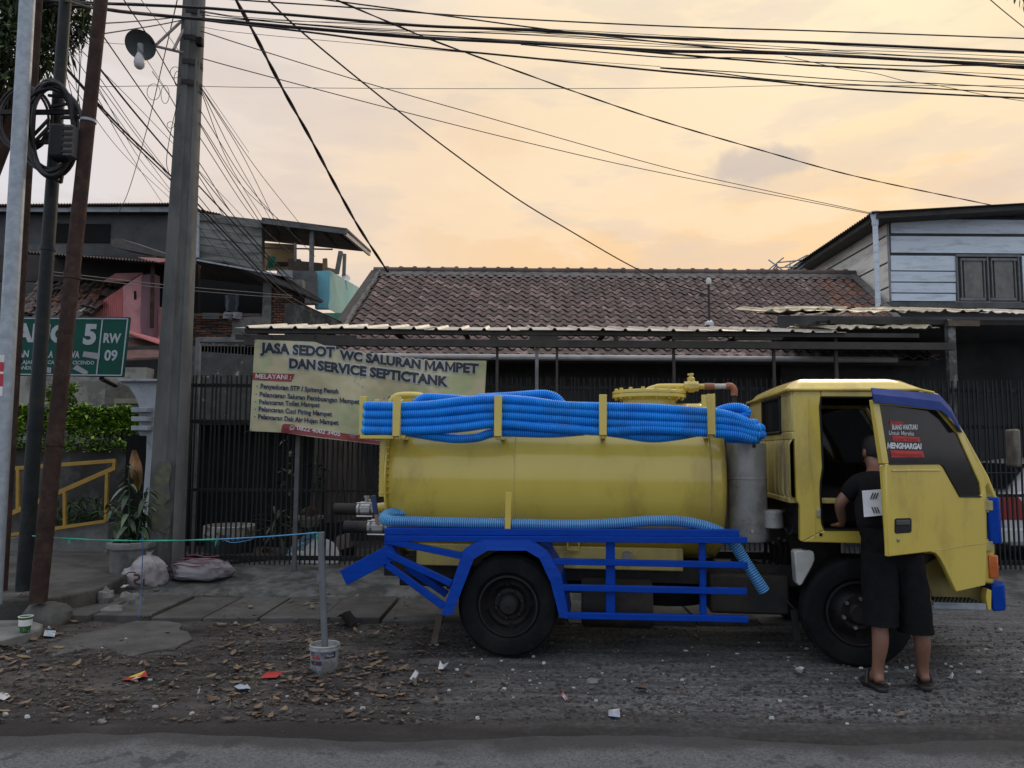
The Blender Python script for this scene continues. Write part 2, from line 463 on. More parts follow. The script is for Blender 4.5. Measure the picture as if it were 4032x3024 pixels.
def ndirt():
    m = M('dirt', (0.082, 0.075, 0.070), (0.038, 0.034, 0.032), 2.6, .95, bump=.7, bscale=55, dirt=(0.018, 0.016, 0.015), damt=.85, dscale=1.1, dcon=(.49, .60), spec=.25)
    t = m.node_tree; l = t.links.new; b = t.nodes['Principled BSDF']
    col = b.inputs['Base Color'].links[0].from_socket
    tcn = N_(t, 'ShaderNodeTexCoord')
    v = N_(t, 'ShaderNodeTexVoronoi'); v.inputs['Scale'].default_value = 55
    l(tcn.outputs['Object'], v.inputs['Vector'])
    sp = N_(t, 'ShaderNodeSeparateColor'); l(v.outputs['Color'], sp.inputs[0])
    thr = ramp_(t, [(0.0, 0.0), (.80, 0.0), (.86, 1.0), (1.0, 1.0)], 'LINEAR'); l(sp.outputs[0], thr.inputs['Fac'])
    dr = ramp_(t, [(0.0, 1.0), (.30, 1.0), (.42, 0.0), (1.0, 0.0)], 'LINEAR'); l(v.outputs['Distance'], dr.inputs['Fac'])
    mu = N_(t, 'ShaderNodeMath', operation='MULTIPLY'); l(thr.outputs[0], mu.inputs[0]); l(dr.outputs[0], mu.inputs[1])
    pc = ramp_(t, [(0.0, (.05, .045, .04)), (.6, (.09, .085, .08)), (.9, (.13, .125, .12)), (1.0, (.22, .22, .21))], 'LINEAR'); l(sp.outputs[1], pc.inputs['Fac'])
    mx = N_(t, 'ShaderNodeMixRGB'); l(mu.outputs[0], mx.inputs['Fac']); l(col, mx.inputs['Color1']); l(pc.outputs[0], mx.inputs['Color2'])
    # gravelly grey to the right, darker leaf mould to the left
    sx = N_(t, 'ShaderNodeSeparateXYZ'); l(tcn.outputs['Object'], sx.inputs[0])
    gr = N_(t, 'ShaderNodeMapRange'); gr.inputs['From Min'].default_value = -1.0; gr.inputs['From Max'].default_value = 1.0
    l(sx.outputs['X'], gr.inputs['Value'])
    ns = N_(t, 'ShaderNodeTexNoise'); ns.inputs['Scale'].default_value = 30; ns.inputs['Detail'].default_value = 8; l(tcn.outputs['Object'], ns.inputs['Vector'])
    gc = ramp_(t, [(.3, (.058, .060, .061)), (.5, (.118, .120, .121)), (.7, (.21, .215, .215))], 'LINEAR'); l(ns.outputs['Fac'], gc.inputs['Fac'])
    gm = N_(t, 'ShaderNodeMath', operation='MULTIPLY'); l(gr.outputs[0], gm.inputs[0]); gm.inputs[1].default_value = .72
    mx2 = N_(t, 'ShaderNodeMixRGB'); l(gm.outputs[0], mx2.inputs['Fac']); l(mx.outputs[0], mx2.inputs['Color1']); l(gc.outputs[0], mx2.inputs['Color2'])
    # dragged tyre streaks: long soft bands slanting across the lot
    mp_ = N_(t, 'ShaderNodeMapping'); mp_.inputs['Rotation'].default_value = (0, 0, R(28)); mp_.inputs['Scale'].default_value = (1.0, 9, 1)
    l(tcn.outputs['Object'], mp_.inputs['Vector'])
    n4 = N_(t, 'ShaderNodeTexNoise'); n4.inputs['Scale'].default_value = 1.3; n4.inputs['Detail'].default_value = 7; l(mp_.outputs[0], n4.inputs['Vector'])
    r4 = ramp_(t, [(.36, .62), (.5, 1.0), (.66, 1.32)], 'LINEAR'); l(n4.outputs['Fac'], r4.inputs['Fac'])
    mx3 = N_(t, 'ShaderNodeMixRGB', blend_type='MULTIPLY'); mx3.inputs['Fac'].default_value = 1; l(mx2.outputs[0], mx3.inputs['Color1']); l(r4.outputs[0], mx3.inputs['Color2'])
    l(margin(t, mx3.outputs[0], sx, 4.78, 4.40, (.026, .023, .021)), b.inputs['Base Color'])
    return m
DIRT = ndirt()
ASPH = M('asphalt', (0.150, 0.153, 0.154), (0.070, 0.072, 0.074), 70.0, .9, bump=.6, bscale=150, contrast=(.38, .62), dirt=(0.042, 0.043, 0.045), damt=.8, dscale=3.6, dcon=(.57, .60))
SLAB = M('paving_concrete', (0.078, 0.077, 0.074), (0.046, 0.046, 0.044), 3.5, .88, bump=.3, bscale=40, dirt=(0.035, 0.032, 0.028), damt=.7, dscale=2.4, rand=.2)
APR = M('apron_concrete', (0.135, 0.137, 0.13), (0.052, 0.055, 0.053), 5.0, .92, bump=.5, bscale=25, dirt=(0.028, 0.031, 0.028), damt=.85, dscale=2.4, dcon=(.48, .58))
WALKM = M('walkway_concrete', (0.085, 0.08, 0.072), (0.045, 0.043, 0.039), 2.4, .92, bump=.4, bscale=25, dirt=(0.024, 0.023, 0.021), damt=.85, dscale=1.6, dcon=(.48, .6))

t_ = ASPH.node_tree; b_ = t_.nodes['Principled BSDF']; c_0 = b_.inputs['Base Color'].links[0].from_socket
tcx = N_(t_, 'ShaderNodeTexCoord'); sxx = N_(t_, 'ShaderNodeSeparateXYZ'); t_.links.new(tcx.outputs['Object'], sxx.inputs[0])
t_.links.new(margin(t_, c_0, sxx, 4.12, 4.24, (.034, .032, .031), .8), b_.inputs['Base Color'])
def gz(x, y):                                    # height of the lot
    z = .018 * noise.noise(Vector((x * 1.1, y * 1.1, 0))) + .007 * noise.noise(Vector((x * 6, y * 6, 3)))
    k = max(0, 1 - abs(y - TRACK(x)) / .5)
    z -= .02 * k * (1 if x > -1 else 0)
    return z
def TRACK(x): return 5.72 - .114 * (x + .04)
def edge_y(x): return 4.30 + .10 * noise.noise(Vector((x * .8, 0, 0))) + .035 * noise.noise(Vector((x * 4, 5, 0)))
m = MB()
def lot(s, t):
    x = -13 + 26 * s
    e = edge_y(x)
    if t < .04:
        y = e - .03 + t / .04 * .13; z = -.05 + (t / .04) * (.05 + gz(x, y))
        return (x, y, z)
    tt = (t - .04) / .96
    y = e + .10 + (13.5 - e) * tt ** 1.35
    return (x, y, gz(x, y))
m.grid(lot, 400, 190)
lot_o = m.build('ground', DIRT, smooth=True, ang=180); tag(lot_o, kind='structure')
m = MB(); m.add([(-300, -120, -.09), (300, -120, -.09), (300, 500, -.09), (-300, 500, -.09)], [(0, 1, 2, 3)])
tag(m.build('terrain', DIRT), kind='structure')
m = MB()
def road_s(s, t):
    x = -40 + 80 * s; y = -4.5 + 9.2 * t
    return (x, y, -.022 + .006 * noise.noise(Vector((x * .7, y * .7, 9))))
m.grid(road_s, 160, 40)
tag(m.build('road', ASPH, smooth=True, ang=180), kind='structure')

# drain slabs in a row
pav = empty('pavement', (0, 0, 0)); pav['kind'] = 'structure'
rnd = random.Random(4)
xs = [-5.35, -4.82, -4.28, -3.76, -3.24, -2.76, -2.26, -1.70, -1.15, -.60, -.05, .52, 1.10, 1.68, 2.25, 2.83, 3.40]
for i, x in enumerate(xs[:-1]):
    w = xs[i + 1] - x - .022
    y0, y1 = 7.02 + rnd.uniform(-.03, .03), 8.02 + rnd.uniform(-.03, .03)
    mb = MB(); c = [(x, y0), (x + w, y0 + rnd.uniform(-.02, .02)), (x + w + .02, y1), (x + .02, y1 + rnd.uniform(-.02, .02))]
    mb.prism([(a, b, -.03) for a, b in c], (0, 0, .065))
    o = mb.build('slab', SLAB, pav, bevel=.008)
    o.rotation_euler = (rnd.uniform(-.004, .004), rnd.uniform(-.002, .002), 0)
# concrete apron rising to the fence
m = MB()
def apron(s, t):
    x = -4.6 + 12 * s; y = 8.16 + .07 * noise.noise(Vector((x * 3, 1, 0))) * (1 - t) + 2.2 * t
    z = -.01 + min(1, t * 8) * .05 + .10 * min(1, t * 2.0) + .014 * noise.noise(Vector((x * 2.5, y * 3, 2))) + .006 * noise.noise(Vector((x * 11, y * 13, 2)))
    return (x, y, z)
m.grid(apron, 160, 44); tag(m.build('driveway', APR, smooth=True, ang=180), kind='structure')
# worn concrete patch in the dirt
def patch(name, px, z, mat):
    ps = []
    for k in range(len(px)):
        a, b = px[k], px[(k + 1) % len(px)]
        for j in range(6):
            q = (a[0] + (b[0] - a[0]) * j / 6, a[1] + (b[1] - a[1]) * j / 6)
            p = G(*q, 0); n_ = noise.noise(p * 5) * .07 + noise.noise(p * 17) * .03
            ps.append((p.x + n_, p.y + n_ * .8, z))
    m = MB(); m.prism([(x, y, z - .06) for x, y, _ in ps], (0, 0, .06))
    return m.build(name, mat, bevel=.006)
tag(patch('concrete_patch', [(190, 2548), (330, 2500), (560, 2448), (700, 2460), (760, 2510), (690, 2560), (600, 2570), (530, 2592), (470, 2570), (330, 2562), (230, 2590)], .017, SLAB), kind='structure')
# raised walkway by the poles
m = MB()
pf = [G(-400, 2470), G(190, 2440), G(372, 2404), G(512, 2330)]
pl = [(p.x, p.y) for p in pf] + [(-2.9, 10.2), (-8, 10.2)]
m.prism([(x, y, -.05) for x, y in pl], (0, 0, .245))
tag(m.build('walkway', WALKM, bevel=.02), kind='structure')
# low kerb slab at the left edge of the photo
m = MB()
kp = [G(-350, 2690), G(0, 2555), G(150, 2512), G(170, 2487), G(110, 2470), G(-350, 2480)]
m.prism([(p.x, p.y, -.05) for p in kp], (0, 0, .115))
tag(m.build('kerb', CONC, bevel=.012), kind='structure')

# ================================================================ LITTER AND LEAVES ON THE GROUND
LEAFM = [M('dry_leaf_%s' % n, c, d, 25, .75) for n, c, d in (('tan', (.17, .12, .08), (.11, .075, .05)), ('brown', (.10, .062, .042), (.065, .045, .033)),
         ('ochre', (.22, .155, .075), (.14, .10, .055)), ('grey', (.10, .085, .07), (.07, .06, .05)), ('dark', (.045, .03, .022), (.03, .022, .018)))]
def leaf_mesh(L, wd, curl, seed):
    r = random.Random(seed)
    mb = MB(); n = 5; vs = []
    for i in range(n + 1):
        t = i / n
        hw = wd * math.sin(math.pi * min(1, t * .92 + .06)) ** .8
        x = L * (t - .5)
        bend = curl * (t - .5) ** 2 * L * 2
        zc = .004 + bend
        for k in (-1, 0, 1):
            vs.append((x, k * hw + r.uniform(-.002, .002), zc + abs(k) * hw * r.uniform(.0, .45)))
    fs = [(i * 3 + k, i * 3 + k + 1, i * 3 + k + 4, i * 3 + k + 3) for i in range(n) for k in (0, 1)]
    mb.add(vs, fs)
    return mb
def in_road(x, y): return y < edge_y(x) - .02
rnd = random.Random(11)
variants = [leaf_mesh(rnd.uniform(.06, .12), rnd.uniform(.013, .022), rnd.uniform(0, .35), k) for k in range(10)]
vmesh = [[v.mesh('dead_leaf', mt, True, 60) for mt in LEAFM[:4]] for v in variants]
def leaf_spot():
    while True:
        px = rnd.choice((rnd.uniform(-50, 1900), rnd.uniform(-50, 1500), rnd.uniform(900, 1750), rnd.uniform(-50, 4080)))
        py = rnd.uniform(2340, 2850)
        dens = 1.0 if px < 1750 else .22
        if py > 2780: dens *= .35
        if px > 1750 and py < 2480: dens *= .5
        if 250 < px < 720 and 2450 < py < 2580: dens *= .15
        if py < 2450 and 500 < px: dens *= .25
        if py < 2500 and px < 480: dens = 0 if px < 170 else dens
        if noise.noise(Vector((px * .006, py * .012, 4))) < -.12: dens *= .35
        if rnd.random() < dens:
            p = G(px, py)
            if not in_road(p.x, p.y): return p
for i in range(290):
    p = leaf_spot()
    o = inst('dead_leaf', rnd.choice(rnd.choice(vmesh)), None)
    k = rnd.uniform(.8, 1.25)
    o.location = (p.x, p.y, gz(p.x, p.y) + .012 + (.03 if 7.0 < p.y < 8.05 and p.x > -5.3 else 0)); o.scale = (k, k, k)
    o.rotation_euler = (rnd.uniform(-.25, .25), rnd.uniform(-.2, .2), rnd.uniform(0, 6.28))
    tag(o, 'dry curled brown leaf fallen on the dirt lot', 'leaf', 'dead leaves scattered on the dirt')
mb = MB()
for i in range(3000):
    p = leaf_spot()
    v = rnd.choice(variants); k = rnd.uniform(.22, .62); a = rnd.uniform(0, 6.28); ca, sa = math.cos(a) * k, math.sin(a) * k
    mb.mi = rnd.choice((0, 1, 3, 3, 3, 4, 4, 4, 4, 4))
    tx, ty = rnd.uniform(-.16, .16), rnd.uniform(-.16, .16)
    z = gz(p.x, p.y) + .006 + (.03 if 7.0 < p.y < 8.05 and p.x > -5.3 else 0)
    mb.add([(p.x + x * ca - y * sa, p.y + x * sa + y * ca, z + zz * k + x * tx * k + y * ty * k) for x, y, zz in v.v], v.f)
tag(mb.build('leaf_litter', LEAFM, smooth=True, ang=60), kind='stuff')
# gravel and white chips
GRV = [M('grey_gravel', (.10, .097, .092), (.055, .052, .05), 30, .9), M('dark_gravel', (.05, .047, .044), (.03, .028, .027), 30, .9), M('white_chip', (.50, .53, .51), (.34, .36, .35), 20, .6), M('brown_gravel', (.085, .06, .045), (.055, .042, .034), 20, .9)]
mb = MB()
def chip(p, r, mi):
    mb.mi = mi
    n = rnd.choice((4, 5, 6)); a0 = rnd.uniform(0, 6.28); h = r * rnd.uniform(.3, .8)
    e = rnd.uniform(.25, .9)
    b = [(p.x + math.cos(a0 + 6.283 * i / n) * r * rnd.uniform(.7, 1.1), p.y + math.sin(a0 + 6.283 * i / n) * r * e * rnd.uniform(.7, 1.1), 0) for i in range(n)]
    z = gz(p.x, p.y)
    vs = [(x, y, z - .003) for x, y, _ in b] + [(p.x + (x - p.x) * .75, p.y + (y - p.y) * .75, z + h) for x, y, _ in b]
    mb.add(vs, [tuple(n + i for i in range(n))] + [(i, (i + 1) % n, n + (i + 1) % n, n + i) for i in range(n)])
for i in range(14000):
    px, py = rnd.uniform(-60, 4090), 2350 + 500 * rnd.random() ** .8
    if px < 1700 and rnd.random() < .55: continue
    p = G(px, py)
    if in_road(p.x, p.y) or (7.0 < p.y < 8.1): continue
    chip(p, rnd.choice((.004, .006, .008, .011, .016)) * rnd.uniform(.7, 1.3), rnd.choice((0, 0, 1, 1, 3)))
for i in range(330):
    px, py = rnd.uniform(1850, 4090), rnd.gauss(2640, 80)
    if rnd.random() < .3: px, py = rnd.uniform(-50, 1900), rnd.uniform(2420, 2830)
    p = G(px, min(max(py, 2420), 2850))
    if in_road(p.x, p.y): continue
    chip(p, rnd.choice((.004, .005, .006, .008, .010, .014, .02)) * rnd.uniform(.8, 1.2), rnd.choice((2, 2, 2, 0)))
tag(mb.build('gravel', GRV), kind='stuff')
# dry grass tufts
STRAW = M('dry_straw', (.24, .20, .12), (.16, .13, .08), 20, .8)
mb = MB()
for (px, py, k) in ((1450, 2715, 12), (1062, 2782, 12), (900, 2790, 10), (990, 2695, 14), (1360, 2640, 18), (1580, 2745, 10), (230, 2480, 6), (800, 2800, 9), (1155, 2700, 10), (480, 2620, 3)):
    c = G(px, py)
    for j in range(k):
        a = rnd.uniform(0, 6.28); L = rnd.uniform(.04, .11); tl = rnd.uniform(.1, 1.3)
        q = c + Vector((rnd.uniform(-.05, .05), rnd.uniform(-.05, .05), .0)); d = Vector((math.cos(a) * math.sin(tl), math.sin(a) * math.sin(tl), math.cos(tl)))
        s = d.cross(Vector((.3, .2, .9))).normalized() * .0022
        mb.add([q - s, q + s, q + d * L], [(0, 1, 2)])
tag(mb.build('dry_grass', STRAW), kind='stuff')
# countable scraps
def scrap(name, label, px, mat, fold=.3, up=.0, cat='wrapper'):
    P = [G(*q) for q in px]
    c = sum(P, Vector()) / len(P); z0 = gz(c.x, c.y) + .012 + up
    mb = MB(); n = len(P)
    rr_ = random.Random(int(px[0][0]))
    rim_ = [Vector((p.x, p.y, z0 + rr_.uniform(0, .03) * fold * 2)) for p in P]
    mid = [Vector((c.x + (p.x - c.x) * .5, c.y + (p.y - c.y) * .5, z0 + rr_.uniform(.0, .025) * fold * 2)) for p in P]
    vs = rim_ + mid + [Vector((c.x, c.y, z0 + .012))]
    fs = [(i, (i + 1) % n, n + (i + 1) % n, n + i) for i in range(n)] + [(n + i, n + (i + 1) % n, 2 * n) for i in range(n)]
    mb.add(vs, fs)
    if isinstance(mat, list):
        mb.m = [i % len(mat) for i in range(len(fs))]
    o = mb.build(name, mat, smooth=True, ang=25)
    return tag(o, label, cat)
c_ = lambda n, c, r=.4: M(n, c, tuple(x * .75 for x in c), 18, r)
REDP, YELP, WHP, BLP, GRP, SIL = c_('red_foil', (.42, .03, .03)), c_('yellow_foil', (.6, .42, .06)), c_('white_film', (.55, .56, .57)), c_('pale_blue_film', (.35, .45, .6)), c_('green_foil', (.03, .18, .08)), c_('silver_film', (.42, .42, .44), .25)
scrap('wrapper', 'torn red and yellow cone shaped snack wrapper on the dirt', [(474, 2680), (505, 2668), (572, 2652), (582, 2668), (560, 2676), (520, 2682)], [REDP, YELP, REDP, YELP, WHP, REDP])
scrap('packet', 'flat red cigarette packet lying left of the paint bucket', [(1020, 2681), (1050, 2660), (1118, 2656), (1090, 2679)], REDP, cat='packet')
scrap('wrapper', 'pale blue white sachet beside the concrete footing', [(170, 2512), (176, 2490), (220, 2490), (214, 2512)], [WHP, BLP, WHP, BLP])
scrap('wrapper', 'green and gold sachet lying on the paving by the rubble', [(576, 2402), (592, 2388), (628, 2382), (630, 2396), (600, 2410)], [GRP, YELP, GRP, SIL, GRP], up=.03)
scrap('wrapper', 'red white blue plastic wrapper beside the tied sack', [(600, 2340), (622, 2330), (650, 2324), (640, 2336), (618, 2342)], [BLP, REDP, WHP, REDP, WHP], up=.02)
scrap('wrapper', 'dark red and yellow torn wrapper by the lying sack', [(640, 2330), (655, 2312), (690, 2308), (705, 2320), (670, 2332)], [REDP, YELP, REDP, REDP, YELP], up=.02)
scrap('wrapper', 'white and silver crumpled film on the rubble stones', [(470, 2366), (485, 2356), (506, 2354), (504, 2362), (484, 2370)], [WHP, SIL, WHP], up=.12)
scrap('plastic_scrap', 'crumpled bluish plastic scrap at the road edge of the dirt', [(920, 2730), (945, 2712), (975, 2712), (988, 2724), (968, 2738), (940, 2738)], [BLP, SIL, BLP, WHP], .9, cat='plastic scrap')
scrap('paper_scrap', 'torn white paper scrap at the left border of the photo', [(-20, 2760), (5, 2738), (30, 2742), (40, 2755), (15, 2764)], WHP, cat='paper scrap')
scrap('paper_scrap', 'crumpled white tissue on leaves left of the rear wheel', [(1724, 2640), (1732, 2620), (1752, 2630), (1768, 2640), (1745, 2645)], WHP, 1.2, cat='paper scrap')
scrap('plastic_scrap', 'clear grey plastic scrap below the rear wheel', [(1612, 2684), (1636, 2668), (1662, 2668), (1650, 2682), (1630, 2690)], SIL, .9, cat='plastic scrap')
scrap('carton', 'small flattened grey carton at the edge of the road', [(2396, 2842), (2396, 2814), (2440, 2814), (2442, 2842)], [SIL, WHP, SIL, BLP], .3, cat='carton')
scrap('wrapper', 'narrow pink and white sachet strip on the gravel', [(2209, 2750), (2216, 2744), (2236, 2770), (2228, 2774)], [c_('pink_foil', (.45, .06, .12)), WHP])
scrap('paper_scrap', 'white scrap standing on the dirt near the dry grass tuft', [(772, 2760), (786, 2756), (784, 2770), (776, 2778)], WHP, 1.5, cat='paper scrap')
scrap('plastic_bag', 'crumpled black plastic bag on leaves behind the bucket', [(1322, 2464), (1345, 2450), (1390, 2452), (1408, 2470), (1380, 2484), (1340, 2478)], BLKF, 2.0, .02, 'plastic bag')
scrap('wrapper', 'white film scrap under the rubble stones', [(418, 2442), (428, 2434), (446, 2438), (440, 2446)], WHP, 1.2)
scrap('paper_scrap', 'white shred by the man and the front wheel', [(3130, 2655), (3150, 2643), (3168, 2650), (3160, 2658)], WHP, .8, cat='paper scrap')
scrap('paper_scrap', 'white shred right of the sandals', [(3730, 2676), (3742, 2664), (3756, 2668), (3750, 2680)], WHP, 1.0, cat='paper scrap')
scrap('leaf', 'large orange brown leaf alone on the gravel', [(2496, 2736), (2510, 2722), (2545, 2720), (2550, 2732), (2528, 2738)], LEAFM[1], .6, cat='leaf')
# rubble stones
STN = M('rubble_stone', (.20, .195, .185), (.12, .118, .11), 8, .9, bump=.4, bscale=30, dirt=(.07, .065, .055), damt=.6, dscale=6)
for lab, px, py, r, sd, zz in (('upright pale rubble stone leaning on another', 396, 2402, (.075, .07, .10), 1, .10), ('flat grey broken stone in front of the rubble', 420, 2432, (.14, .09, .055), 2, .03),
                       ('blocky grey stone in the middle of the rubble heap', 480, 2392, (.085, .07, .075), 3, .05), ('slanting stone at the right of the rubble heap', 524, 2404, (.09, .08, .09), 4, .05),
                       ('mossy stone block left of the pole footing', 8, 2440, (.14, .12, .12), 5, .08), ('rounded stone on gravel below the truck side rail', 2335, 2698, (.05, .04, .026), 6, .01), ('small stone on the road edge at lower left', 394, 2852, (.025, .02, .014), 8, .01)):
    p = G(px, py); mb = MB().blob((p.x, p.y + r[1], zz + gz(p.x, p.y)), r, sd, .55, 9, 6, 1.7, flat=-r[2] * .9)
    tag(mb.build('stone', STN, smooth=True, ang=22), lab, 'stone')

# ================================================================ BUILDINGS
def bil(A, B, C, D):                              # A-B front edge, D-C back edge
    return lambda s, t: (A.lerp(B, s)).lerp(D.lerp(C, s), t)
def corr(mb, A, B, C, D, waves, amp, seg=6, rows=2, trap=False, duty=.82, sag=0.0, sd=0):
    f = bil(A, B, C, D)
    n = (B - A).cross(D - A).normalized()
    if n.z < 0: n = -n
    def fn(s, t):
        if trap:
            ph = (s * waves) % 1
            e = (1 - duty) / 2
            h = max(0, 1 - abs(ph - .5) / e) if abs(ph - .5) < e else 0
            h = min(1, h * 1.5)
        else:
            h = .5 + .5 * math.sin(s * waves * 2 * math.pi)
        p = f(s, t) + n * (amp * h)
        if sag: p.z += sag * noise.noise(Vector((s * 9 + sd, t * 2, sd)))
        return p
    return mb.grid(fn, int(waves * seg), rows)
ROOFM = [M('clay_tile_%s' % n, a, b, 16, .85, bump=.35, bscale=50, dirt=d, damt=.8, dscale=9, dcon=(.46, .56), rand=.28) for n, a, b, d in
         (('brown', (.18, .115, .098), (.10, .07, .062), (.05, .042, .04)), ('pinkish', (.31, .215, .19), (.16, .112, .10), (.06, .05, .047)),
          ('dark', (.10, .074, .067), (.065, .053, .049), (.12, .085, .075)), ('red', (.27, .11, .065), (.17, .08, .055), (.07, .052, .047)))]
DARKW = M('grimy_dark_wall', (.060, .060, .062), (.036, .037, .038), 2.5, .9, bump=.1, dirt=(.07, .068, .06), damt=.5)
GREYW = M('grey_render_wall', (.115, .12, .118), (.075, .078, .078), 2, .9, bump=.1, dirt=(.05, .05, .05), damt=.6)
ZINC = M('zinc_sheet', (.50, .48, .43), (.36, .345, .31), 4, .45, metal=.1, dirt=(.25, .22, .17), damt=.5, dscale=4)
RSTS = M('old_corrugated_sheet', (.075, .068, .065), (.045, .042, .042), 3, .75, bump=.1, dirt=(.13, .11, .10), damt=.5)
BEAMM = M('dark_painted_beam', (.045, .040, .036), (.030, .027, .025), 5, .75, bump=.1)
MORT = M('roof_mortar', (.17, .16, .15), (.10, .095, .09), 12, .9, bump=.4, bscale=60, dirt=(.05, .046, .044), damt=.8, dscale=6)

# ---- tiled house
house = empty('tiled_house', (2, 13, 0), 'low house with a long weathered clay tile roof behind the carport', 'house')
def hk(mb, name, mat, **k):
    o = mb.build(name, mat, **k); o.parent = house; o.matrix_parent_inverse = house.matrix_world.inverted() if False else Matrix.Translation((-2, -13, 0)); return o
RY, EY = 16.5, 12.5
rz, ez = W(2300, 1078, RY).z, W(1800, 1396, EY).z
sl_len = math.hypot(RY - EY, rz - ez)
sd_ = Vector((0, RY - EY, rz - ez)).normalized(); sn_ = Vector((0, -sd_.z, sd_.y))
XL0, XL1, XR0, XR1 = -3.14, -3.0, 6.9, 7.38
NR, PITCH_ = 17, .2
rowl = sl_len / NR
def tile_mb():
    mb = MB(); n = 8
    prof = [(PITCH_ * 1.04 * i / n, .027 * math.sin(2 * math.pi * (i / n) + .5) + (.004 if i in (0, n) else 0)) for i in range(n + 1)]
    vs = []
    for y, dz in ((0, .026), (rowl * 1.12, .0)):
        vs += [(x, y, z + dz) for x, z in prof]
    vs += [(x, .0, z + .010) for x, z in prof]
    w = n + 1
    fs = [(i, i + 1, w + i + 1, w + i) for i in range(n)] + [(2 * w + i, 2 * w + i + 1, i + 1, i) for i in range(n)]
    return mb.add(vs, fs)
tmb = tile_mb()
tmesh = [tmb.mesh('roof_tile', m_, True, 50) for m_ in ROOFM]
rnd = random.Random(21)
stuff = MB(); ntile = 0
HOFF = Matrix.Translation((-2, -13, 0))
for r in range(NR):
    t = r / NR
    x0, x1 = XL0 + (XL1 - XL0) * t, XR0 + (XR1 - XR0) * t
    nc = int((x1 - x0) / PITCH_)
    for c in range(nc + 1):
        x = x0 + c * PITCH_
        red = x > 6.2 and rnd.random() < .6 and t > .3
        k = 3 if red else rnd.choices((0, 1, 2), (5, 3.0 - 1.2 * t, 3))[0]
        o_ = Vector((x, EY, ez)) + sd_ * (r * rowl - .03) + sn_ * rnd.uniform(-.003, .004)
        rot = Matrix((( 1, 0, 0), (0, sd_.y, sn_.y), (0, sd_.z, sn_.z))).to_4x4()
        mt = Matrix.Translation(o_) @ rot @ Matrix.Rotation(rnd.uniform(-.02, .02), 4, 'Z') @ Matrix.Rotation(rnd.uniform(-.012, .012), 4, 'Y')
        if ntile < 298 and r < 6 and -3.2 < x < 7:
            o = inst('roof_tile', tmesh[k], house); o.matrix_parent_inverse = HOFF; o.matrix_basis = mt; ntile += 1
        else:
            stuff.mi = k
            stuff.add([mt @ Vector(v) for v in tmb.v], tmb.f)
o = hk(stuff, 'roof_tiles', ROOFM, smooth=True, ang=50); o['kind'] = 'stuff'
mb = MB(); mb.prism([(XL0 - .02, EY + .05, ez - .04), (XR0, EY + .05, ez - .04), (XR1, RY, rz - .04), (XL1, RY, rz - .04)], (0, .02, -.08))
mb.prism([(XL1, RY, rz - .04), (XR1, RY, rz - .04), (XR1, RY + 4, ez), (XL1, RY + 4, ez)], (0, 0, -.08)); hk(mb, 'roof_deck', BEAMM)
# ridge caps
mb = MB(); mb.prism([(XL1 - .02, RY - .30, rz - .15), (XR1, RY - .30, rz - .15), (XR1, RY - .02, rz + .06), (XL1 - .02, RY - .02, rz + .06)], (0, .1, -.02)); hk(mb, 'ridge_mortar', MORT)
cap = MB().lathe([(.085, 0), (.085, .25), (.10, .25), (.112, .285), (.10, .33), (.085, .33)], (0, 0, 0), (1, 0, 0), 12).mesh('ridge_cap', ROOFM[2], True, 40)
n = int((XR1 - XL1) / .305)
for i in range(n + 1):
    o = inst('ridge_cap', cap, house); o.matrix_parent_inverse = HOFF; o.matrix_basis = Matrix.Translation((XL1 - .05 + i * .305, RY, rz + .035 + rnd.uniform(-.008, .008)))
# left verge
def rp(x, y, up=0.0):
    return Vector((x, y, ez + (y - EY) / (RY - EY) * (rz - ez))) + sn_ * up
mb = MB(); mb.prism([rp(XL0 - .10, EY), rp(XL0 + .06, EY), rp(XL1 + .06, RY), rp(XL1 - .10, RY)], sn_ * .05); hk(mb, 'verge_board', BEAMM)
mb = MB(); pts = [rp(XL0 + .10 + (XL1 - XL0) * k / 24 + rnd.uniform(-.02, .02), EY + (RY - EY) * k / 24, .045) for k in range(25)]
mb.tube(pts, [rnd.uniform(.035, .06) for _ in pts], 7); hk(mb, 'verge_mortar', MORT, smooth=True)
mb = MB(); mb.prism([rp(XR0 + .0, EY, .03), rp(XR0 + .14, EY, .03), rp(XR1 + .14, RY, .03), rp(XR1 - .02, RY, .03)], sn_ * .03); hk(mb, 'verge_flashing', MORT)
# gutter, fascia, walls
mb = MB(); gzv = W(1800, 1405, EY - .08).z
mb.tube([(XL0 - .1, EY - .08, gzv), (XR0 - .6, EY - .08, gzv)], .05, 10); hk(mb, 'gutter', M('pale_gutter', (.42, .41, .40), (.30, .29, .28), 5, .5), smooth=True)
mb = MB(); mb.box((XL0, 13.2, 0), (7.3, 13.4, ez + .4)); mb.box((XL0, 13.4, 0), (XL0 + .2, 17, ez + .3)); hk(mb, 'wall', DARKW)
mb = MB(); mb.box((-1.2, 13.14, .5), (-.1, 13.2, 2.4)); mb.box((1.3, 13.14, .9), (3.2, 13.2, 2.3)); hk(mb, 'shutter', M('dark_wood', (.04, .03, .024), (.025, .02, .017), 9, .7))
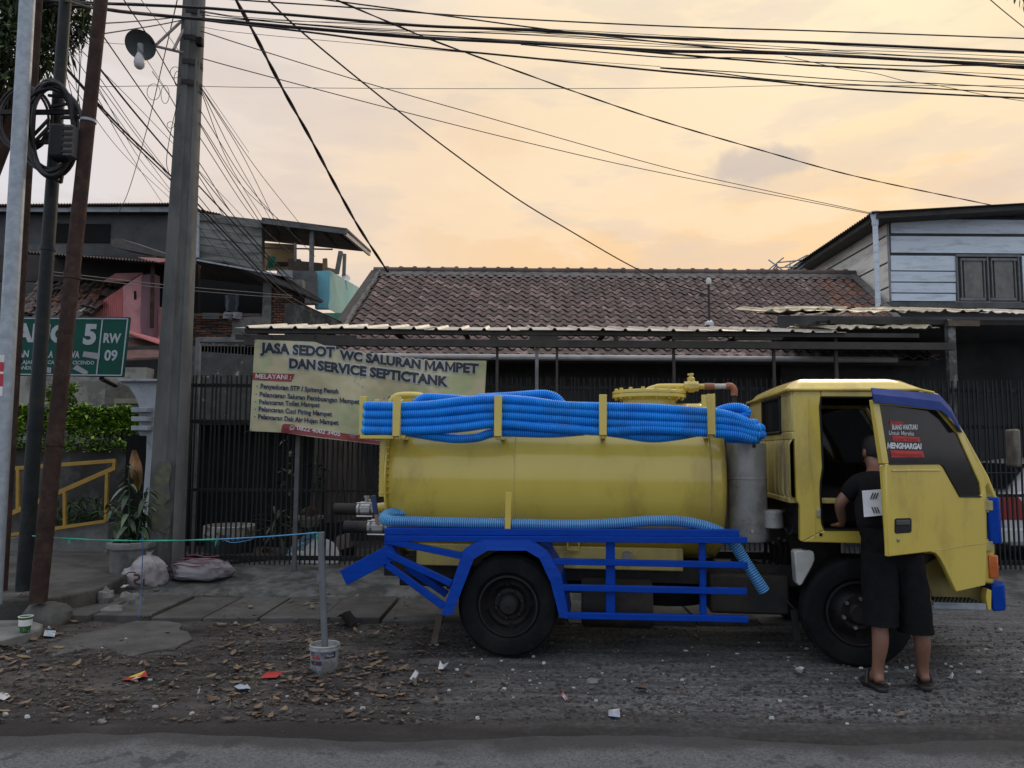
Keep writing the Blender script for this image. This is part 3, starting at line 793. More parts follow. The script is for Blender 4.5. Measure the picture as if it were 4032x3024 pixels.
# vent pole on the roof
vb = PL(2793, 1285, Vector((0, EY, ez)), sn_)
vt = W(2793, 1100, vb.y)
va = empty('roof_vent_pole', vb, 'thin pipe with a white cap standing on the clay tile roof', 'pole')
mb = MB().tube([(0, 0, -.05), (0, 0, vt.z - vb.z)], .022, 8); mb.build('pipe', BEAMM, va, smooth=True)
mb = MB().lathe([(.03, -.10), (.045, -.09), (.05, -.03), (.045, 0), (.02, .03), (0, .035)], (0, 0, vt.z - vb.z), (0, 0, 1), 10); mb.build('cap', WHT, va, smooth=True)
mb = MB(); mb.box((-.14, -.01, vt.z - vb.z - .32), (.02, .01, vt.z - vb.z - .30)); mb.lathe([(0, 0), (.03, .0), (.03, .04)], (-.15, 0, vt.z - vb.z - .31), (0, 0, 1), 8); mb.build('bracket', BEAMM, va)
mb = MB().blob((0, 0, .02), (.09, .07, .10), 2, .5, 8, 6, 2); mb.build('mortar_foot', WHT, va, smooth=True)

# ---- carport canopy
can = empty('carport', (0, 9, 0), 'long low steel carport with white sheet roof across the yard front', 'carport')
def ck(mb, name, mat, **k):
    o = mb.build(name, mat, **k); o.parent = can; o.matrix_parent_inverse = Matrix.Translation((0, -9, 0)); return o
CYF, CYB = 9.0, 10.5
xa, xb = W(930, 1292, CYF).x, W(3320, 1297, CYF).x
zf_ = W(2000, 1300, CYF).z
xs_, k = [], 0
x = xa
rnd = random.Random(5)
while x < xb - .1:
    w_ = min(.28 * 4, xb - x)
    mb = MB()
    dz = rnd.uniform(-.008, .008)
    A, B = Vector((x, CYF - .05 + rnd.uniform(-.02, .02), zf_ + dz)), Vector((x + w_ + .02, CYF - .05 + rnd.uniform(-.02, .02), zf_ + dz * .5))
    C, D = B + Vector((0, 1.55, .285)), A + Vector((0, 1.55, .285))
    corr(mb, A, B, C, D, round((w_) / .28), .026, 30, 3, True, .80)
    n0 = len(mb.v); mb.v += [(p[0], p[1], p[2] - .006) for p in mb.v]
    nu = int(round(w_ / .28) * 30)
    mb.f += [[n0 + i for i in q][::-1] for q in mb.f[:]] + [(i, i + 1, n0 + i + 1, n0 + i) for i in range(nu)]
    mb.m += [0] * (len(mb.f) - len(mb.m))
    ck(mb, 'roof_sheet', ZINC)
    x += w_
mb = MB(); a = W(2000, 1300, CYF); z2 = W(2000, 1318, CYF).z
mb.box((xa + .1, CYF, z2), (xb + .9, CYF + .07, zf_ - .006)); ck(mb, 'front_beam', BEAMM)
for x0, x1 in ((925, 1400), (1930, 1960), (2085, 2198), (2418, 2436), (2648, 2790), (2895, 3080)):
    mb = MB(); p, q = W(x0, 1316, CYF), W(x1, 1338, CYF); mb.box((p.x, CYF + .01, q.z), (q.x, CYF + .06, p.z)); ck(mb, 'infill_plate', BEAMM)
mb = MB(); z3, z4 = W(2000, 1337, CYF).z, W(2000, 1365, CYF).z
mb.box((xa + .1, CYF + .005, z4), (W(3765, 1340, CYF).x, CYF + .075, z3)); ck(mb, 'lower_beam', BEAMM)
DPOST = M('dim_post_paint', (.09, .095, .10), (.06, .063, .067), 8, .7)
GPOST = M('grey_post_paint', (.20, .21, .22), (.13, .135, .14), 8, .6, dirt=(.06, .06, .06), damt=.5)
for x, w_, mt in ((1958, 11, BEAMM), (2114, 13, GPOST), (2193, 9, BEAMM), (2652, 11, BEAMM), (3045, 11, BEAMM), (3290, 12, BEAMM), (1185, 16, DPOST)):
    p = W(x, 1365, CYF + .1); hw = w_ * CYF / F / 2
    mb = MB(); mb.box((p.x - hw, CYF + .08, 0.0), (p.x + hw, CYF + .08 + hw * 2, p.z + .1)); ck(mb, 'post', mt)
for x in range(9):
    p = W(980 + x * 280, 1300, CYF); mb = MB(); mb.box((p.x, CYF + .075, zf_ - .02), (p.x + .05, CYF + 1.5, zf_ + .0 + .02)); ck(mb, 'rafter', BEAMM)
    mb.v = mb.v
for dy_ in (.22, .6, 1.0, 1.4):
    mb = MB(); zp = zf_ + (dy_ + .05) * .1838; mb.box((xa + .05, CYF + dy_, zp - .07), (xb, CYF + dy_ + .06, zp - .008)); ck(mb, 'purlin', BEAMM)
# ---- second canopy to the right
can2 = empty('side_canopy', (5, 9.4, 0), 'patched canopy of old translucent roof sheets in front of the white upper floor', 'canopy')
FIB = M('yellowed_fibre_sheet', (.42, .38, .28), (.28, .25, .18), 5, .5, dirt=(.16, .12, .07), damt=.6, dscale=3)
def c2(mb, name, mat, **k):
    o = mb.build(name, mat, **k); o.parent = can2; o.matrix_parent_inverse = Matrix.Translation((-5, -9.4, 0)); return o
for (x0, y0, x1, y1, Y, dz, mt, wv) in ((3010, 1226, 3370, 1216, 9.6, .31, FIB, 6), (3113, 1240, 3560, 1222, 9.5, .305, FIB, 5), (3540, 1226, 3900, 1226, 9.45, .31, FIB, 5), (3860, 1230, 4200, 1236, 9.4, .32, ZINC, 4),
                                       (3268, 1294, 3480, 1288, 9.0, .275, FIB, 3), (3465, 1292, 3700, 1290, 9.0, .26, FIB, 3)):
    A, B = W(x0, y0, Y), W(x1, y1, Y)
    mb = MB(); corr(mb, A, B, B + Vector((-.05, 1.5, dz)), A + Vector((.05, 1.5, dz)), wv, .024, 16, 4, True, .7, .03, x0)
    n0 = len(mb.v); mb.v += [(p[0], p[1], p[2] - .008) for p in mb.v]; nu = int(wv * 16)
    mb.f += [[n0 + i for i in q][::-1] for q in mb.f[:]] + [(i, i + 1, n0 + i + 1, n0 + i) for i in range(nu)]; mb.m += [0] * (len(mb.f) - len(mb.m))
    c2(mb, 'roof_sheet', mt)
mb = MB(); p, q = W(3270, 1256, 9.55), W(4300, 1282, 9.55); mb.box((p.x, 9.55, q.z), (q.x, 9.65, p.z)); c2(mb, 'beam', BEAMM)
mb = MB(); p, q = W(3730, 1240, 9.5), W(3760, 1240, 9.5); mb.box((p.x, 9.5, .0), (q.x, 9.58, p.z - .05)); c2(mb, 'post', M('chipped_post', (.10, .095, .09), (.05, .048, .045), 14, .8, dirt=(.25, .26, .26), damt=.8, dscale=9))
mb = MB(); p, q = W(3730, 1262, 9.48), W(3855, 1285, 9.48); mb.box((p.x, 9.46, q.z), (q.x, 9.5, p.z)); c2(mb, 'bracket_board', M('brown_board', (.12, .09, .065), (.08, .06, .045), 8, .8))
mb = MB(); mb.box((4.6, 13.0, 0), (12, 13.12, 3.9)); mb.box((11.5, 9.6, 0), (11.6, 13, 3.6)); mb.box((4.5, 11.2, 3.45), (12, 13.1, 3.5)); c2(mb, 'back_wall', DARKW)

# ---- white clad upper floor, right
wh = empty('white_house', (9, 15, 0), 'white board clad upper floor with two pane window and drainpipe at right', 'house')
def wk(mb, name, mat, **k):
    o = mb.build(name, mat, **k); o.parent = wh; o.matrix_parent_inverse = Matrix.Translation((-9, -15, 0)); return o
WBD = M('white_clad_board', (.66, .74, .82), (.58, .66, .74), 2.2, .6, bump=.05, dirt=(.27, .28, .30), damt=.45, dscale=3, stretch=(.5, 1, 3), rand=.05)
WCR = M('cream_clad_board', (.82, .79, .71), (.74, .71, .64), 2, .6, bump=.05, dirt=(.3, .28, .24), damt=.4, stretch=(1, .5, 3))
YW = 15.0
for y0, y1, x1 in ((862, 923, 4300), (929, 1000, 4300), (1006, 1066, 3765), (1068.5, 1110, 3765), (1112.5, 1153, 3765), (1155.5, 1186, 3765)):
    mb = MB(); wbox(mb, 3507, y0, x1, y1, YW, .03); wk(mb, 'cladding_board', WBD, bevel=.004)
for y0, y1 in ((1007, 1186),):
    mb = MB(); wbox(mb, 4024, y0, 4300, y1, YW, .03); wk(mb, 'cladding_board', WBD)
mb = MB(); wbox(mb, 3500, 850, 4300, 1210, YW + .025, .1); wk(mb, 'wall_backing', DARKW)
mb = MB(); wbox(mb, 3496, 850, 3511, 1188, YW - .015, .1); wk(mb, 'corner_post', M('grey_trim', (.28, .29, .30), (.2, .21, .22), 6, .7))
mb = MB(); wbox(mb, 3490, 1188, 4300, 1216, YW - .06, .3); wk(mb, 'ledge', GREYW)
mb = MB(); p_ = W(3499, 1212, YW + .1); mb.box((p_.x, YW + .1, 0), (12.5, YW + .3, p_.z)); wk(mb, 'lower_wall', DARKW)
xw = W(3499, 1000, YW).x
for zz0, zz1 in ((3.2, 4.25), (4.27, 4.85), (4.89, 5.35), (5.39, 5.9), (5.94, 6.2)):
    mb = MB(); mb.box((xw, YW + .05, zz0), (xw + .05, 20.5, zz1)); wk(mb, 'side_board', WCR)
mb = MB(); mb.box((xw + .03, YW + .1, 3.0), (xw + .2, 20.5, 6.25)); wk(mb, 'side_wall', DARKW)
# window
WFR = M('grey_window_frame', (.17, .175, .175), (.12, .125, .125), 7, .6)
mb = MB()
for r_ in ((3764, 1000, 4022, 1012), (3764, 1186, 4022, 1197), (3764, 1012, 3778, 1186), (3886, 1012, 3900, 1186), (4008, 1012, 4022, 1186)):
    wbox(mb, *r_, YW - .03, .08)
wf_ = wk(mb, 'window', WFR, bevel=.004)
for x0, x1 in ((3782, 3884), (3902, 4006)):
    mb = MB()
    for r_ in ((x0, 1016, x1, 1027), (x0, 1172, x1, 1184), (x0, 1027, x0 + 12, 1172), (x1 - 12, 1027, x1, 1172)): wbox(mb, *r_, YW - .02, .05)
    o = mb.build('casement', WFR, wf_, bevel=.003)
    mb = MB(); wbox(mb, x0 + 12, 1027, x1 - 12, 1172, YW + .004, .006); o = mb.build('pane', M('dusty_pane', (.15, .148, .13), (.10, .10, .095), 5, .4, dirt=(.20, .19, .165), damt=.6, dscale=6), wf_)
# roof of the white house, drainpipe
A, B = W(3452, 842, 14.6), W(4300, 792, 14.6)
mb = MB(); mb.prism([A, B, B + Vector((0, 6, 0)), A + Vector((0, 5.4, -.03))], (0, 0, -.09)); wk(mb, 'eaves_soffit', BEAMM)
mb = MB(); corr(mb, A + Vector((-.06, -.06, .0)), B + Vector((0, -.06, 0)), B + Vector((0, 6, 0)), A + Vector((-.06, 5.4, -.03)), 3, .02, 6, 90)
nv_ = len(mb.v)
mb2 = MB(); f = bil(A + Vector((-.10, -.06, .0)), B + Vector((0, -.06, .0)), B + Vector((0, 6, 0)), A + Vector((-.10, 5.4, -.03)))
mb2.grid(lambda s, t: f(s, t) + Vector((0, 0, .02 + .018 * math.sin(t * 5.4 / .11 * 2 * math.pi))), 4, 300)
wk(mb2, 'roof_sheet', RSTS, smooth=True)
mb = MB(); p = W(3446, 880, 14.7); q = W(3456, 1222, 14.7)
mb.tube([(p.x, 14.7, p.z + .1), (p.x, 14.7, q.z)], .05, 12); mb.lathe([(.052, 0), (.062, .02), (.062, .12), (.10, .28)], (p.x, 14.7, p.z - .05), (0, 0, 1), 12); wk(mb, 'drainpipe', WBD, smooth=True)
mb = MB(); mb.box((p.x - .02, 14.7, p.z + .14), (p.x + .10, 15.0, p.z + .26)); wk(mb, 'gutter_box', BEAMM)
# tangle of steel beside it
an = empty('roof_frame', W(3110, 1060, 18.5), 'tangle of bare steel struts above the tile ridge', 'steel frame')
mb = MB(); o0 = W(3110, 1060, 18.5)
for (x0, y0, x1, y1) in ((3012, 1074, 3086, 1014), (3026, 1023, 3094, 1073), (3060, 1034, 3160, 1024), (3055, 1054, 3140, 1050), (3112, 1030, 3110, 1070), (3090, 1050, 3180, 1004), (3040, 1066, 3060, 1040), (3120, 1060, 3172, 1020), (3130, 1072, 3170, 1040)):
    mb.tube([W(x0, y0, 18.5) - o0, W(x1, y1, 18.3) - o0], .018, 5)
mb.build('strut', GALV, an)

# ---- dark upper building, left
bd = empty('dark_upper_house', (-8, 18, 0), 'dark two storey house with corrugated roof above the poles at left', 'house')
def bk(parent, off):
    def f_(mb, name, mat, **k):
        o = mb.build(name, mat, **k); o.parent = parent; o.matrix_parent_inverse = Matrix.Translation((-off[0], -off[1], -off[2])); return o
    return f_
bb = bk(bd, (-8, 18, 0))
mb = MB(); wbox(mb, -300, 832, 768, 1330, 18, .3); bb(mb, 'wall', M('dark_grey_render', (.075, .078, .08), (.05, .052, .054), 1.5, .9, dirt=(.035, .035, .036), damt=.6))
mb = MB(); wbox(mb, 85, 962, 260, 1000, 17.9, .1); bb(mb, 'balcony_board', GREYW)
mb = MB(); wbox(mb, 200, 880, 430, 955, 17.97, .05); bb(mb, 'window', BLKF)
mb = MB(); p, q = W(198, 868, 17.9), W(224, 874, 17.9); mb.box((p.x, 17.9, q.z), (q.x, 17.93, p.z)); bb(mb, 'window_slit', M('pale_slit', (.6, .68, .72), None, 4, .4))
for x0, x1 in ((-300, 270), (273, 462), (464, 552), (554, 690)):
    mb = MB(); wbox(mb, x0, 814, x1, 834, 17.75, .04); bb(mb, 'fascia_sheet', M('bluish_fascia', (.34, .37, .40), (.22, .25, .28), 3, .5, rand=.2))
mb = MB(); A, B = W(-300, 812, 17.6), W(690, 804, 17.6); corr(mb, A, B, B + Vector((0, 4, .4)), A + Vector((0, 4, .4)), 90, .05, 5, 2); bb(mb, 'roof_sheet', RSTS)
mb = MB(); A, B = W(690, 808, 17.6), W(870, 846, 17.6); corr(mb, A, B, B + Vector((0, 4, .2)), A + Vector((0, 4, .2)), 16, .04, 5, 2); bb(mb, 'roof_sheet', RSTS)
WPL = M('weathered_grey_plank', (.20, .205, .19), (.12, .125, .115), 2.5, .85, bump=.1, dirt=(.06, .065, .055), damt=.8, dscale=2, stretch=(.6, 1, 3), rand=.2)
for i in range(6):
    y0a, y0b = 838 + i * 31, 866 + i * 34
    mb = MB(); wpoly(mb, [(784, y0a), (1030, y0b), (1030, y0b + 32.5), (784, y0a + 29.5)], 17.3 + rnd.uniform(-.02, .02), .06); bb(mb, 'wall_plank', WPL)
mb = MB(); wpoly(mb, [(770, 836), (1032, 866), (1032, 1075), (770, 1030)], 17.38, .2); bb(mb, 'wall_backing', DARKW)
mb = MB(); mb.tube([W(779, 836, 17.2), W(779, 1015, 17.2)], .04, 8); bb(mb, 'drainpipe', GALV, smooth=True)
# ---- roof terrace
tb = empty('roof_terrace', (-5, 17, 0), 'roof terrace with turquoise parapet and lean to roof behind the poles', 'terrace')
tk = bk(tb, (-5, 17, 0))
mb = MB(); mb.prism([W(1030, 864, 17), W(1366, 907, 17), W(1461, 994, 18.9), W(1030, 948, 18.9)], (0, 0, .05)); tk(mb, 'lean_to_roof', RSTS)
mb = MB(); mb.beam(W(1030, 872, 16.98), W(1366, 916, 16.98), .05, .09); tk(mb, 'front_beam', GREYW)
for i in range(5):
    mb = MB(); x = 1080 + i * 62; mb.beam(W(x, 878 + (x - 1030) * .13, 17.1), W(x + 20 + i * 14, 950 + i * 7, 18.8), .05, .07); tk(mb, 'rafter', BEAMM)
mb = MB(); mb.beam(W(1357, 918, 17), W(1455, 1000, 18.9), .05, .10); tk(mb, 'barge_board', M('pale_barge', (.5, .45, .4), (.4, .36, .32), 5, .7))
TPO = M('terrace_post', (.14, .14, .135), (.09, .09, .088), 8, .8)
for x0, y0, x1, y1, w_ in ((1229, 900, 1226, 1068, .09), (1342, 990, 1326, 1078, .09), (1357, 1000, 1354, 1085, .07), (1163, 958, 1163, 1030, .05)):
    mb = MB(); mb.beam(W(x0, y0, 17.1), W(x1, y1, 17.1), w_, w_, up=(0, 1, 0)); tk(mb, 'post', TPO)
mb = MB(); mb.beam(W(1030, 976, 17.4), W(1310, 982, 17.4), .03, .03); tk(mb, 'rail', BEAMM)
mb = MB(); wpoly(mb, [(1030, 955), (1158, 962), (1158, 1064), (1030, 1064)], 18.6, .05); tk(mb, 'blind', M('tan_blind', (.62, .44, .22), (.52, .36, .18), 3, .8))
mb = MB(); wpoly(mb, [(1080, 1030), (1135, 1032), (1135, 1046), (1080, 1046)], 18.5, .05); tk(mb, 'shelf', BEAMM)
mb = MB(); wpoly(mb, [(1135, 1018), (1182, 1020), (1186, 1028), (1270, 1036), (1270, 1066), (1135, 1066)], 17.6, .06); tk(mb, 'partition', M('brown_partition', (.10, .07, .05), (.065, .05, .04), 4, .85))
mb = MB(); wpoly(mb, [(1270, 1018), (1286, 1016), (1287, 1052), (1322, 1060), (1322, 1076), (1270, 1072)], 17.5, .08); tk(mb, 'timber_stack', M('raw_timber', (.30, .20, .10), (.20, .13, .07), 8, .8))
mb = MB(); wpoly(mb, [(1236, 1068), (1299, 1064), (1297, 1168), (1292, 1215), (1240, 1215)], 16.9, .15); tk(mb, 'parapet', M('blue_parapet_paint', (.16, .42, .50), (.12, .34, .42), 2, .8, dirt=(.2, .22, .22), damt=.5))
mb = MB(); mb.prism([W(1299, 1064, 16.9), W(1410, 1130, 19.5), W(1413, 1168, 19.5), W(1360, 1250, 18.2), W(1293, 1216, 16.9)], (.0, .12, .0)); tk(mb, 'side_parapet', M('turquoise_parapet_paint', (.30, .56, .53), (.25, .48, .46), 1.5, .8, dirt=(.3, .36, .34), damt=.5, stretch=(1, 1, .4)))
mb = MB(); wpoly(mb, [(1148, 1066), (1240, 1066), (1243, 1195), (1148, 1195)], 16.6, .2); tk(mb, 'stair_wall', GREYW)
mb = MB(); wpoly(mb, [(1090, 1062), (1150, 1064), (1150, 1095), (1090, 1078)], 16.5, .2); tk(mb, 'slab_edge', M('grey_slab_edge', (.24, .25, .27), (.18, .19, .2), 5, .8))
mb = MB(); wpoly(mb, [(1275, 1232), (1345, 1232), (1345, 1290), (1275, 1290)], 16.4, .1); tk(mb, 'green_wall', M('green_wall_paint', (.08, .30, .20), None, 3, .8))
mb = MB(); a = W(1360, 1095, 17.2); mb.lathe([(.11, .03), (.08, .01), (.04, .0), (0, .0)], a, (.5, -.6, .5), 16); mb.tube([a, a + Vector((.02, .1, -.25))], .015, 6)
tag(mb.build('satellite_dish', WHT, smooth=True), 'small white satellite dish on the terrace parapet', 'dish')
GC = M('green_cloth', (.03, .22, .14), (.02, .15, .10), 8, .9)
mb = MB()
p0, p1 = W(1052, 1008, 17.3), W(1082, 1066, 17.3)
mb.grid(lambda s, t: (p0.x + (p1.x - p0.x) * s + .02 * math.sin(t * 5), 17.3 + .05 * math.sin(s * 19), p0.z + (p1.z - p0.z) * t * (1 - .2 * abs(math.sin(s * 6)))), 24, 8)
tag(mb.build('cloth', GC, smooth=True), 'green cloth hung on the terrace rail', 'cloth')

# ---- brick house and lower roof
br = empty('brick_house', (-5, 15, 0), 'unplastered brick house with dark open window under a rusty roof', 'house')
rk = bk(br, (-5, 15, 0))
mb = MB(); mb.prism([W(775, 1026, 14.3), W(890, 1034, 14.3), W(1118, 1092, 14.3), W(1272, 1190, 14.3), W(1262, 1194, 15.6), W(1050, 1128, 15.6), W(775, 1096, 15.6)], (0, 0, .03)); rk(mb, 'roof_sheet', RSTS)
mb = MB()
for k in range(46):
    s = k / 46; x0, y0 = 1118 + 154 * s, 1090 + 98 * s
    mb.tube([W(x0, y0 - 1, 14.3), W(x0 - 10, y0 + 2, 15.4)], .022, 5)
rk(mb, 'corrugation', RSTS)['kind'] = 'stuff'
mb = MB(); mb.beam(W(775, 1024, 14.25), W(1118, 1086, 14.25), .03, .03); rk(mb, 'roof_edge', GALV)
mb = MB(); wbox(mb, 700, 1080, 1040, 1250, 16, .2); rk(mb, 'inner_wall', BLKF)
PLS = M('grey_plaster', (.24, .235, .22), (.17, .165, .155), 5, .9, bump=.2, dirt=(.10, .10, .095), damt=.7, dscale=5)
mb = MB(); wbox(mb, 1036, 1112, 1065, 1290, 14.75, .3); rk(mb, 'column', PLS, bevel=.01)
mb = MB(); wbox(mb, 640, 1232, 1036, 1345, 14.88, .3); wbox(mb, 1065, 1100, 1185, 1300, 14.85, .2); rk(mb, 'mortar_wall', M('brick_mortar', (.17, .16, .15), (.11, .105, .10), 9, .95, bump=.3))
mb = MB(); wpoly(mb, [(912, 1250), (1036, 1246), (1036, 1345), (905, 1345), (915, 1300)], 14.80, .09); rk(mb, 'plaster_patch', PLS)
BRK = [M('brick_%s' % n, a, tuple(x * .7 for x in a), 14, .92, bump=.3, bscale=40, rand=.25) for n, a in (('dull', (.20, .10, .075)), ('orange', (.30, .14, .085)), ('grey', (.14, .10, .09)))]
def bricks(x0, x1, y0, y1, Y, bw_, bh, ok, cols):
    a, b = W(x0, y0, Y), W(x1, y1, Y)
    nr = int((a.z - b.z) / bh); nc = int((b.x - a.x) / bw_) + 2
    msh = [MB().box((0, 0, 0), (bw_ - .012, .05, bh - .014)).mesh('brick', m_) for m_ in BRK]
    for r in range(nr):
        for c in range(nc):
            x = a.x + (c - (.5 if r % 2 else 0)) * bw_; z = b.z + r * bh
            if x < a.x - .001 or x + bw_ > b.x + .03: continue
            if not ok((x - a.x) / (b.x - a.x), 1 - (z - b.z) / (a.z - b.z)): continue
            o = inst('brick', rnd.choices(msh, cols)[0], br); o.matrix_parent_inverse = Matrix.Translation((5, -15, 0))
            o.matrix_basis = Matrix.Translation((x + rnd.uniform(-.004, .004), Y + rnd.uniform(-.012, .01), z)) @ Matrix.Rotation(rnd.uniform(-.03, .03), 4, 'Y')
bricks(752, 1036, 1234, 1340, 14.83, .21, .052, lambda s, t: (s < .55 and rnd.random() < .93) or t < .12, (5, 2, 3))
bricks(1068, 1182, 1130, 1290, 14.80, .125, .050, lambda s, t: t > .02 + s * .2 and rnd.random() < .95, (3, 6, 1))
LV = M('grey_louvre', (.22, .23, .24), None, 6, .7)
lv = empty('louvre_sheet', W(830, 1242, 14.7), 'small grey louvred sheet on the brick sill', 'sheet'); o0 = W(830, 1242, 14.7)
for k in range(5):
    mb = MB(); p, q = W(798, 1232 + k * 5, 14.7) - o0, W(862, 1236 + k * 5, 14.7) - o0; mb.beam(p + Vector((0, 0, -.01)), Vector((q.x, 0, p.z - .01)), .02, .018); mb.build('slat', LV, lv)
def cloth(name, label, x0, y0, x1, y1, Y, mat, sd):
    p0, p1 = W(x0, y0, Y), W(x1, y1, Y)
    mb = MB(); mb.grid(lambda s, t: (p0.x + (p1.x - p0.x) * s + .03 * noise.noise(Vector((s * 3, t * 3, sd))), Y + .06 * math.sin(s * 11 + sd) * (.4 + t) + .03 * noise.noise(Vector((s * 5, t * 5, sd))),
                                            p0.z + (p1.z - p0.z) * t * (1 + .15 * noise.noise(Vector((s * 4, 0, sd))))), 20, 12)
    return tag(mb.build(name, mat, smooth=True, ang=180), label, 'cloth')
GCL = M('grey_blue_cloth', (.20, .23, .27), (.14, .16, .20), 7, .95)
cloth('cloth', 'grey blue laundry hanging in the dark window of the brick house', 884, 1162, 940, 1226, 15.3, GCL, 1)
cloth('cloth', 'pale cloth draped over the brick sill', 882, 1228, 950, 1256, 14.72, M('pale_cloth', (.34, .34, .36), None, 8, .95), 4)
ms = MB(); wpoly(ms, [(1120, 1196), (1158, 1194), (1165, 1200), (1205, 1204), (1348, 1272), (1348, 1420), (1120, 1420)], 13.6, .25)
tag(ms.build('garden_wall', M('mossy_black_wall', (.05, .05, .047), (.028, .03, .027), 6, .95, bump=.3, dirt=(.13, .13, .11), damt=.7, dscale=9, stretch=(1, 1, .4))), 'black mossy wall sloping down left of the tile roof', 'wall')

# ---- pink house
pk = empty('pink_house', (-7, 13, 0), 'run down pink walled house with broken clay tiles behind the street sign', 'house')
kk = bk(pk, (-7, 13, 0))
PNK = M('pink_corrugated_sheet', (.62, .23, .22), (.50, .17, .17), 4, .7, dirt=(.30, .15, .14), damt=.5, stretch=(1, 1, .3))
PNK2 = M('pale_pink_wall', (.56, .26, .27), (.45, .21, .22), 2.5, .8, dirt=(.22, .12, .12), damt=.5)
tl, trr = W(285, 1262, 13), W(488, 1122, 13)
def pw(s, t):
    x = 288 + (488 - 288) * s; yt = 1258 - (1258 - 1128) * s
    p = W(x, yt + (1345 - yt) * t, 13); p.y += .018 * math.sin(s * 2 * math.pi * 26); return p
mb = MB(); mb.grid(pw, 26 * 6, 4); kk(mb, 'corrugated_wall', PNK, smooth=True, ang=180)
mb = MB(); wpoly(mb, [(484, 1128), (560, 1080), (562, 1345), (484, 1345)], 12.98, .1); kk(mb, 'wall', PNK2)
mb = MB(); wpoly(mb, [(527, 1144), (534, 1146), (535, 1175), (528, 1180)], 12.96, .05); kk(mb, 'wall_hole', BLKF)
mb = MB(); wpoly(mb, [(558, 1084), (604, 1076), (600, 1330), (556, 1330), (552, 1270)], 12.9, .25); kk(mb, 'pillar', M('mauve_pillar', (.17, .09, .11), (.11, .065, .08), 4, .85, stretch=(1, 1, .3)))
mb = MB(); mb.tube([W(602, 1030, 12.85), W(598, 1290, 12.85)], .035, 8); kk(mb, 'drainpipe', RUST, smooth=True)
mb = MB(); wpoly(mb, [(600, 1200), (655, 1215), (655, 1345), (598, 1330)], 13.1, .1); kk(mb, 'side_wall', PNK2)
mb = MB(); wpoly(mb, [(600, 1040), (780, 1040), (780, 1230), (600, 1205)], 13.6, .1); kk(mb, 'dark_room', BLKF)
mb = MB(); wpoly(mb, [(404, 1108), (455, 1076), (560, 1074), (505, 1108)], 13.2, .06); kk(mb, 'gable_board', PNK2)
mb = MB(); mb.prism([W(500, 1312, 12.4), W(655, 1366, 12.4), W(655, 1346, 13.2), W(500, 1300, 13.2)], (0, 0, .03)); kk(mb, 'lean_to_roof', PNK)
mb = MB(); mb.prism([W(490, 1420, 12.0), W(655, 1412, 12.0), W(655, 1362, 12.8), W(490, 1330, 12.8)], (0, 0, .03)); kk(mb, 'lower_roof', M('brown_sheet', (.17, .09, .075), (.11, .065, .055), 5, .8))
mb = MB(); mb.beam(W(496, 1372, 11.9), W(660, 1366, 11.9), .04, .05); kk(mb, 'beam', BEAMM)
# verandah roof with wavy edge
mb = MB(); A, B = W(60, 992, 12.6), W(612, 1034, 12.6); corr(mb, A, B, B + Vector((0, 1.5, .25)), A + Vector((0, 1.5, .25)), 44, .03, 6, 2); kk(mb, 'verandah_roof', RSTS, smooth=True, ang=180)
mb = MB(); mb.prism([W(540, 1012, 12.7), W(665, 1018, 12.7), W(665, 1028, 12.7), W(612, 1034, 12.7)], (0, 1.3, .2)); kk(mb, 'pink_roof_strip', M('bright_pink_sheet', (.62, .30, .26), None, 4, .6))
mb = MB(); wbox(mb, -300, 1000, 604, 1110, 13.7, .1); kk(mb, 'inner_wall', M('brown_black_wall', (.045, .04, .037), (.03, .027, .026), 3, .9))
mb = MB(); mb.prism([W(436, 940, 14), W(470, 938, 14), W(668, 1004, 14), W(668, 1018, 14), W(440, 972, 14)], (0, .8, .1)); kk(mb, 'dark_sheet', RSTS)
A_, B_, C_, D_ = W(20, 1275, 12.3), W(310, 1262, 12.3), W(545, 1082, 14.2), W(190, 1072, 14.2)
mb = MB(); mb.prism([A_, B_, C_, D_], (0, .05, -.08)); kk(mb, 'roof_deck', BEAMM)
fq = bil(A_, B_, C_, D_); nq = (B_ - A_).cross(D_ - A_).normalized()
if nq.z < 0: nq = -nq
yq = ((D_ + C_) - (A_ + B_)).normalized(); xq = yq.cross(nq).normalized()
rq = Matrix((xq, yq, nq)).transposed().to_4x4()
tcols = [ROOFM[0], ROOFM[2], ROOFM[3], M('pale_broken_tile', (.34, .36, .34), (.2, .2, .19), 10, .8)]
tm2 = [tmb.mesh('roof_tile', m_, True, 50) for m_ in tcols]
for r in range(9):
    for c in range(13):
        s, t = c / 13 + .03 * (r % 2), r / 9
        if rnd.random() < .04: continue
        p = fq(min(s, 1), t) + nq * rnd.uniform(0, .04)
        k = rnd.choices((0, 1, 2, 3), (4, 5, 1.6, .8))[0] if not (s > .55 and .3 < t < .65) else rnd.choices((0, 1, 2, 3), (2, 2, 6, 1))[0]
        o = inst('roof_tile', tm2[k], pk); o.matrix_parent_inverse = Matrix.Translation((7, -13, 0))
        o.matrix_basis = Matrix.Translation(p) @ rq @ Matrix.Rotation(rnd.uniform(-.15, .15), 4, 'Z') @ Matrix.Rotation(rnd.uniform(-.12, .12), 4, 'X')

mb = MB(); wbox(mb, -500, 1330, 1100, 2000, 13.9, .1); kk(mb, 'back_wall', DARKW)
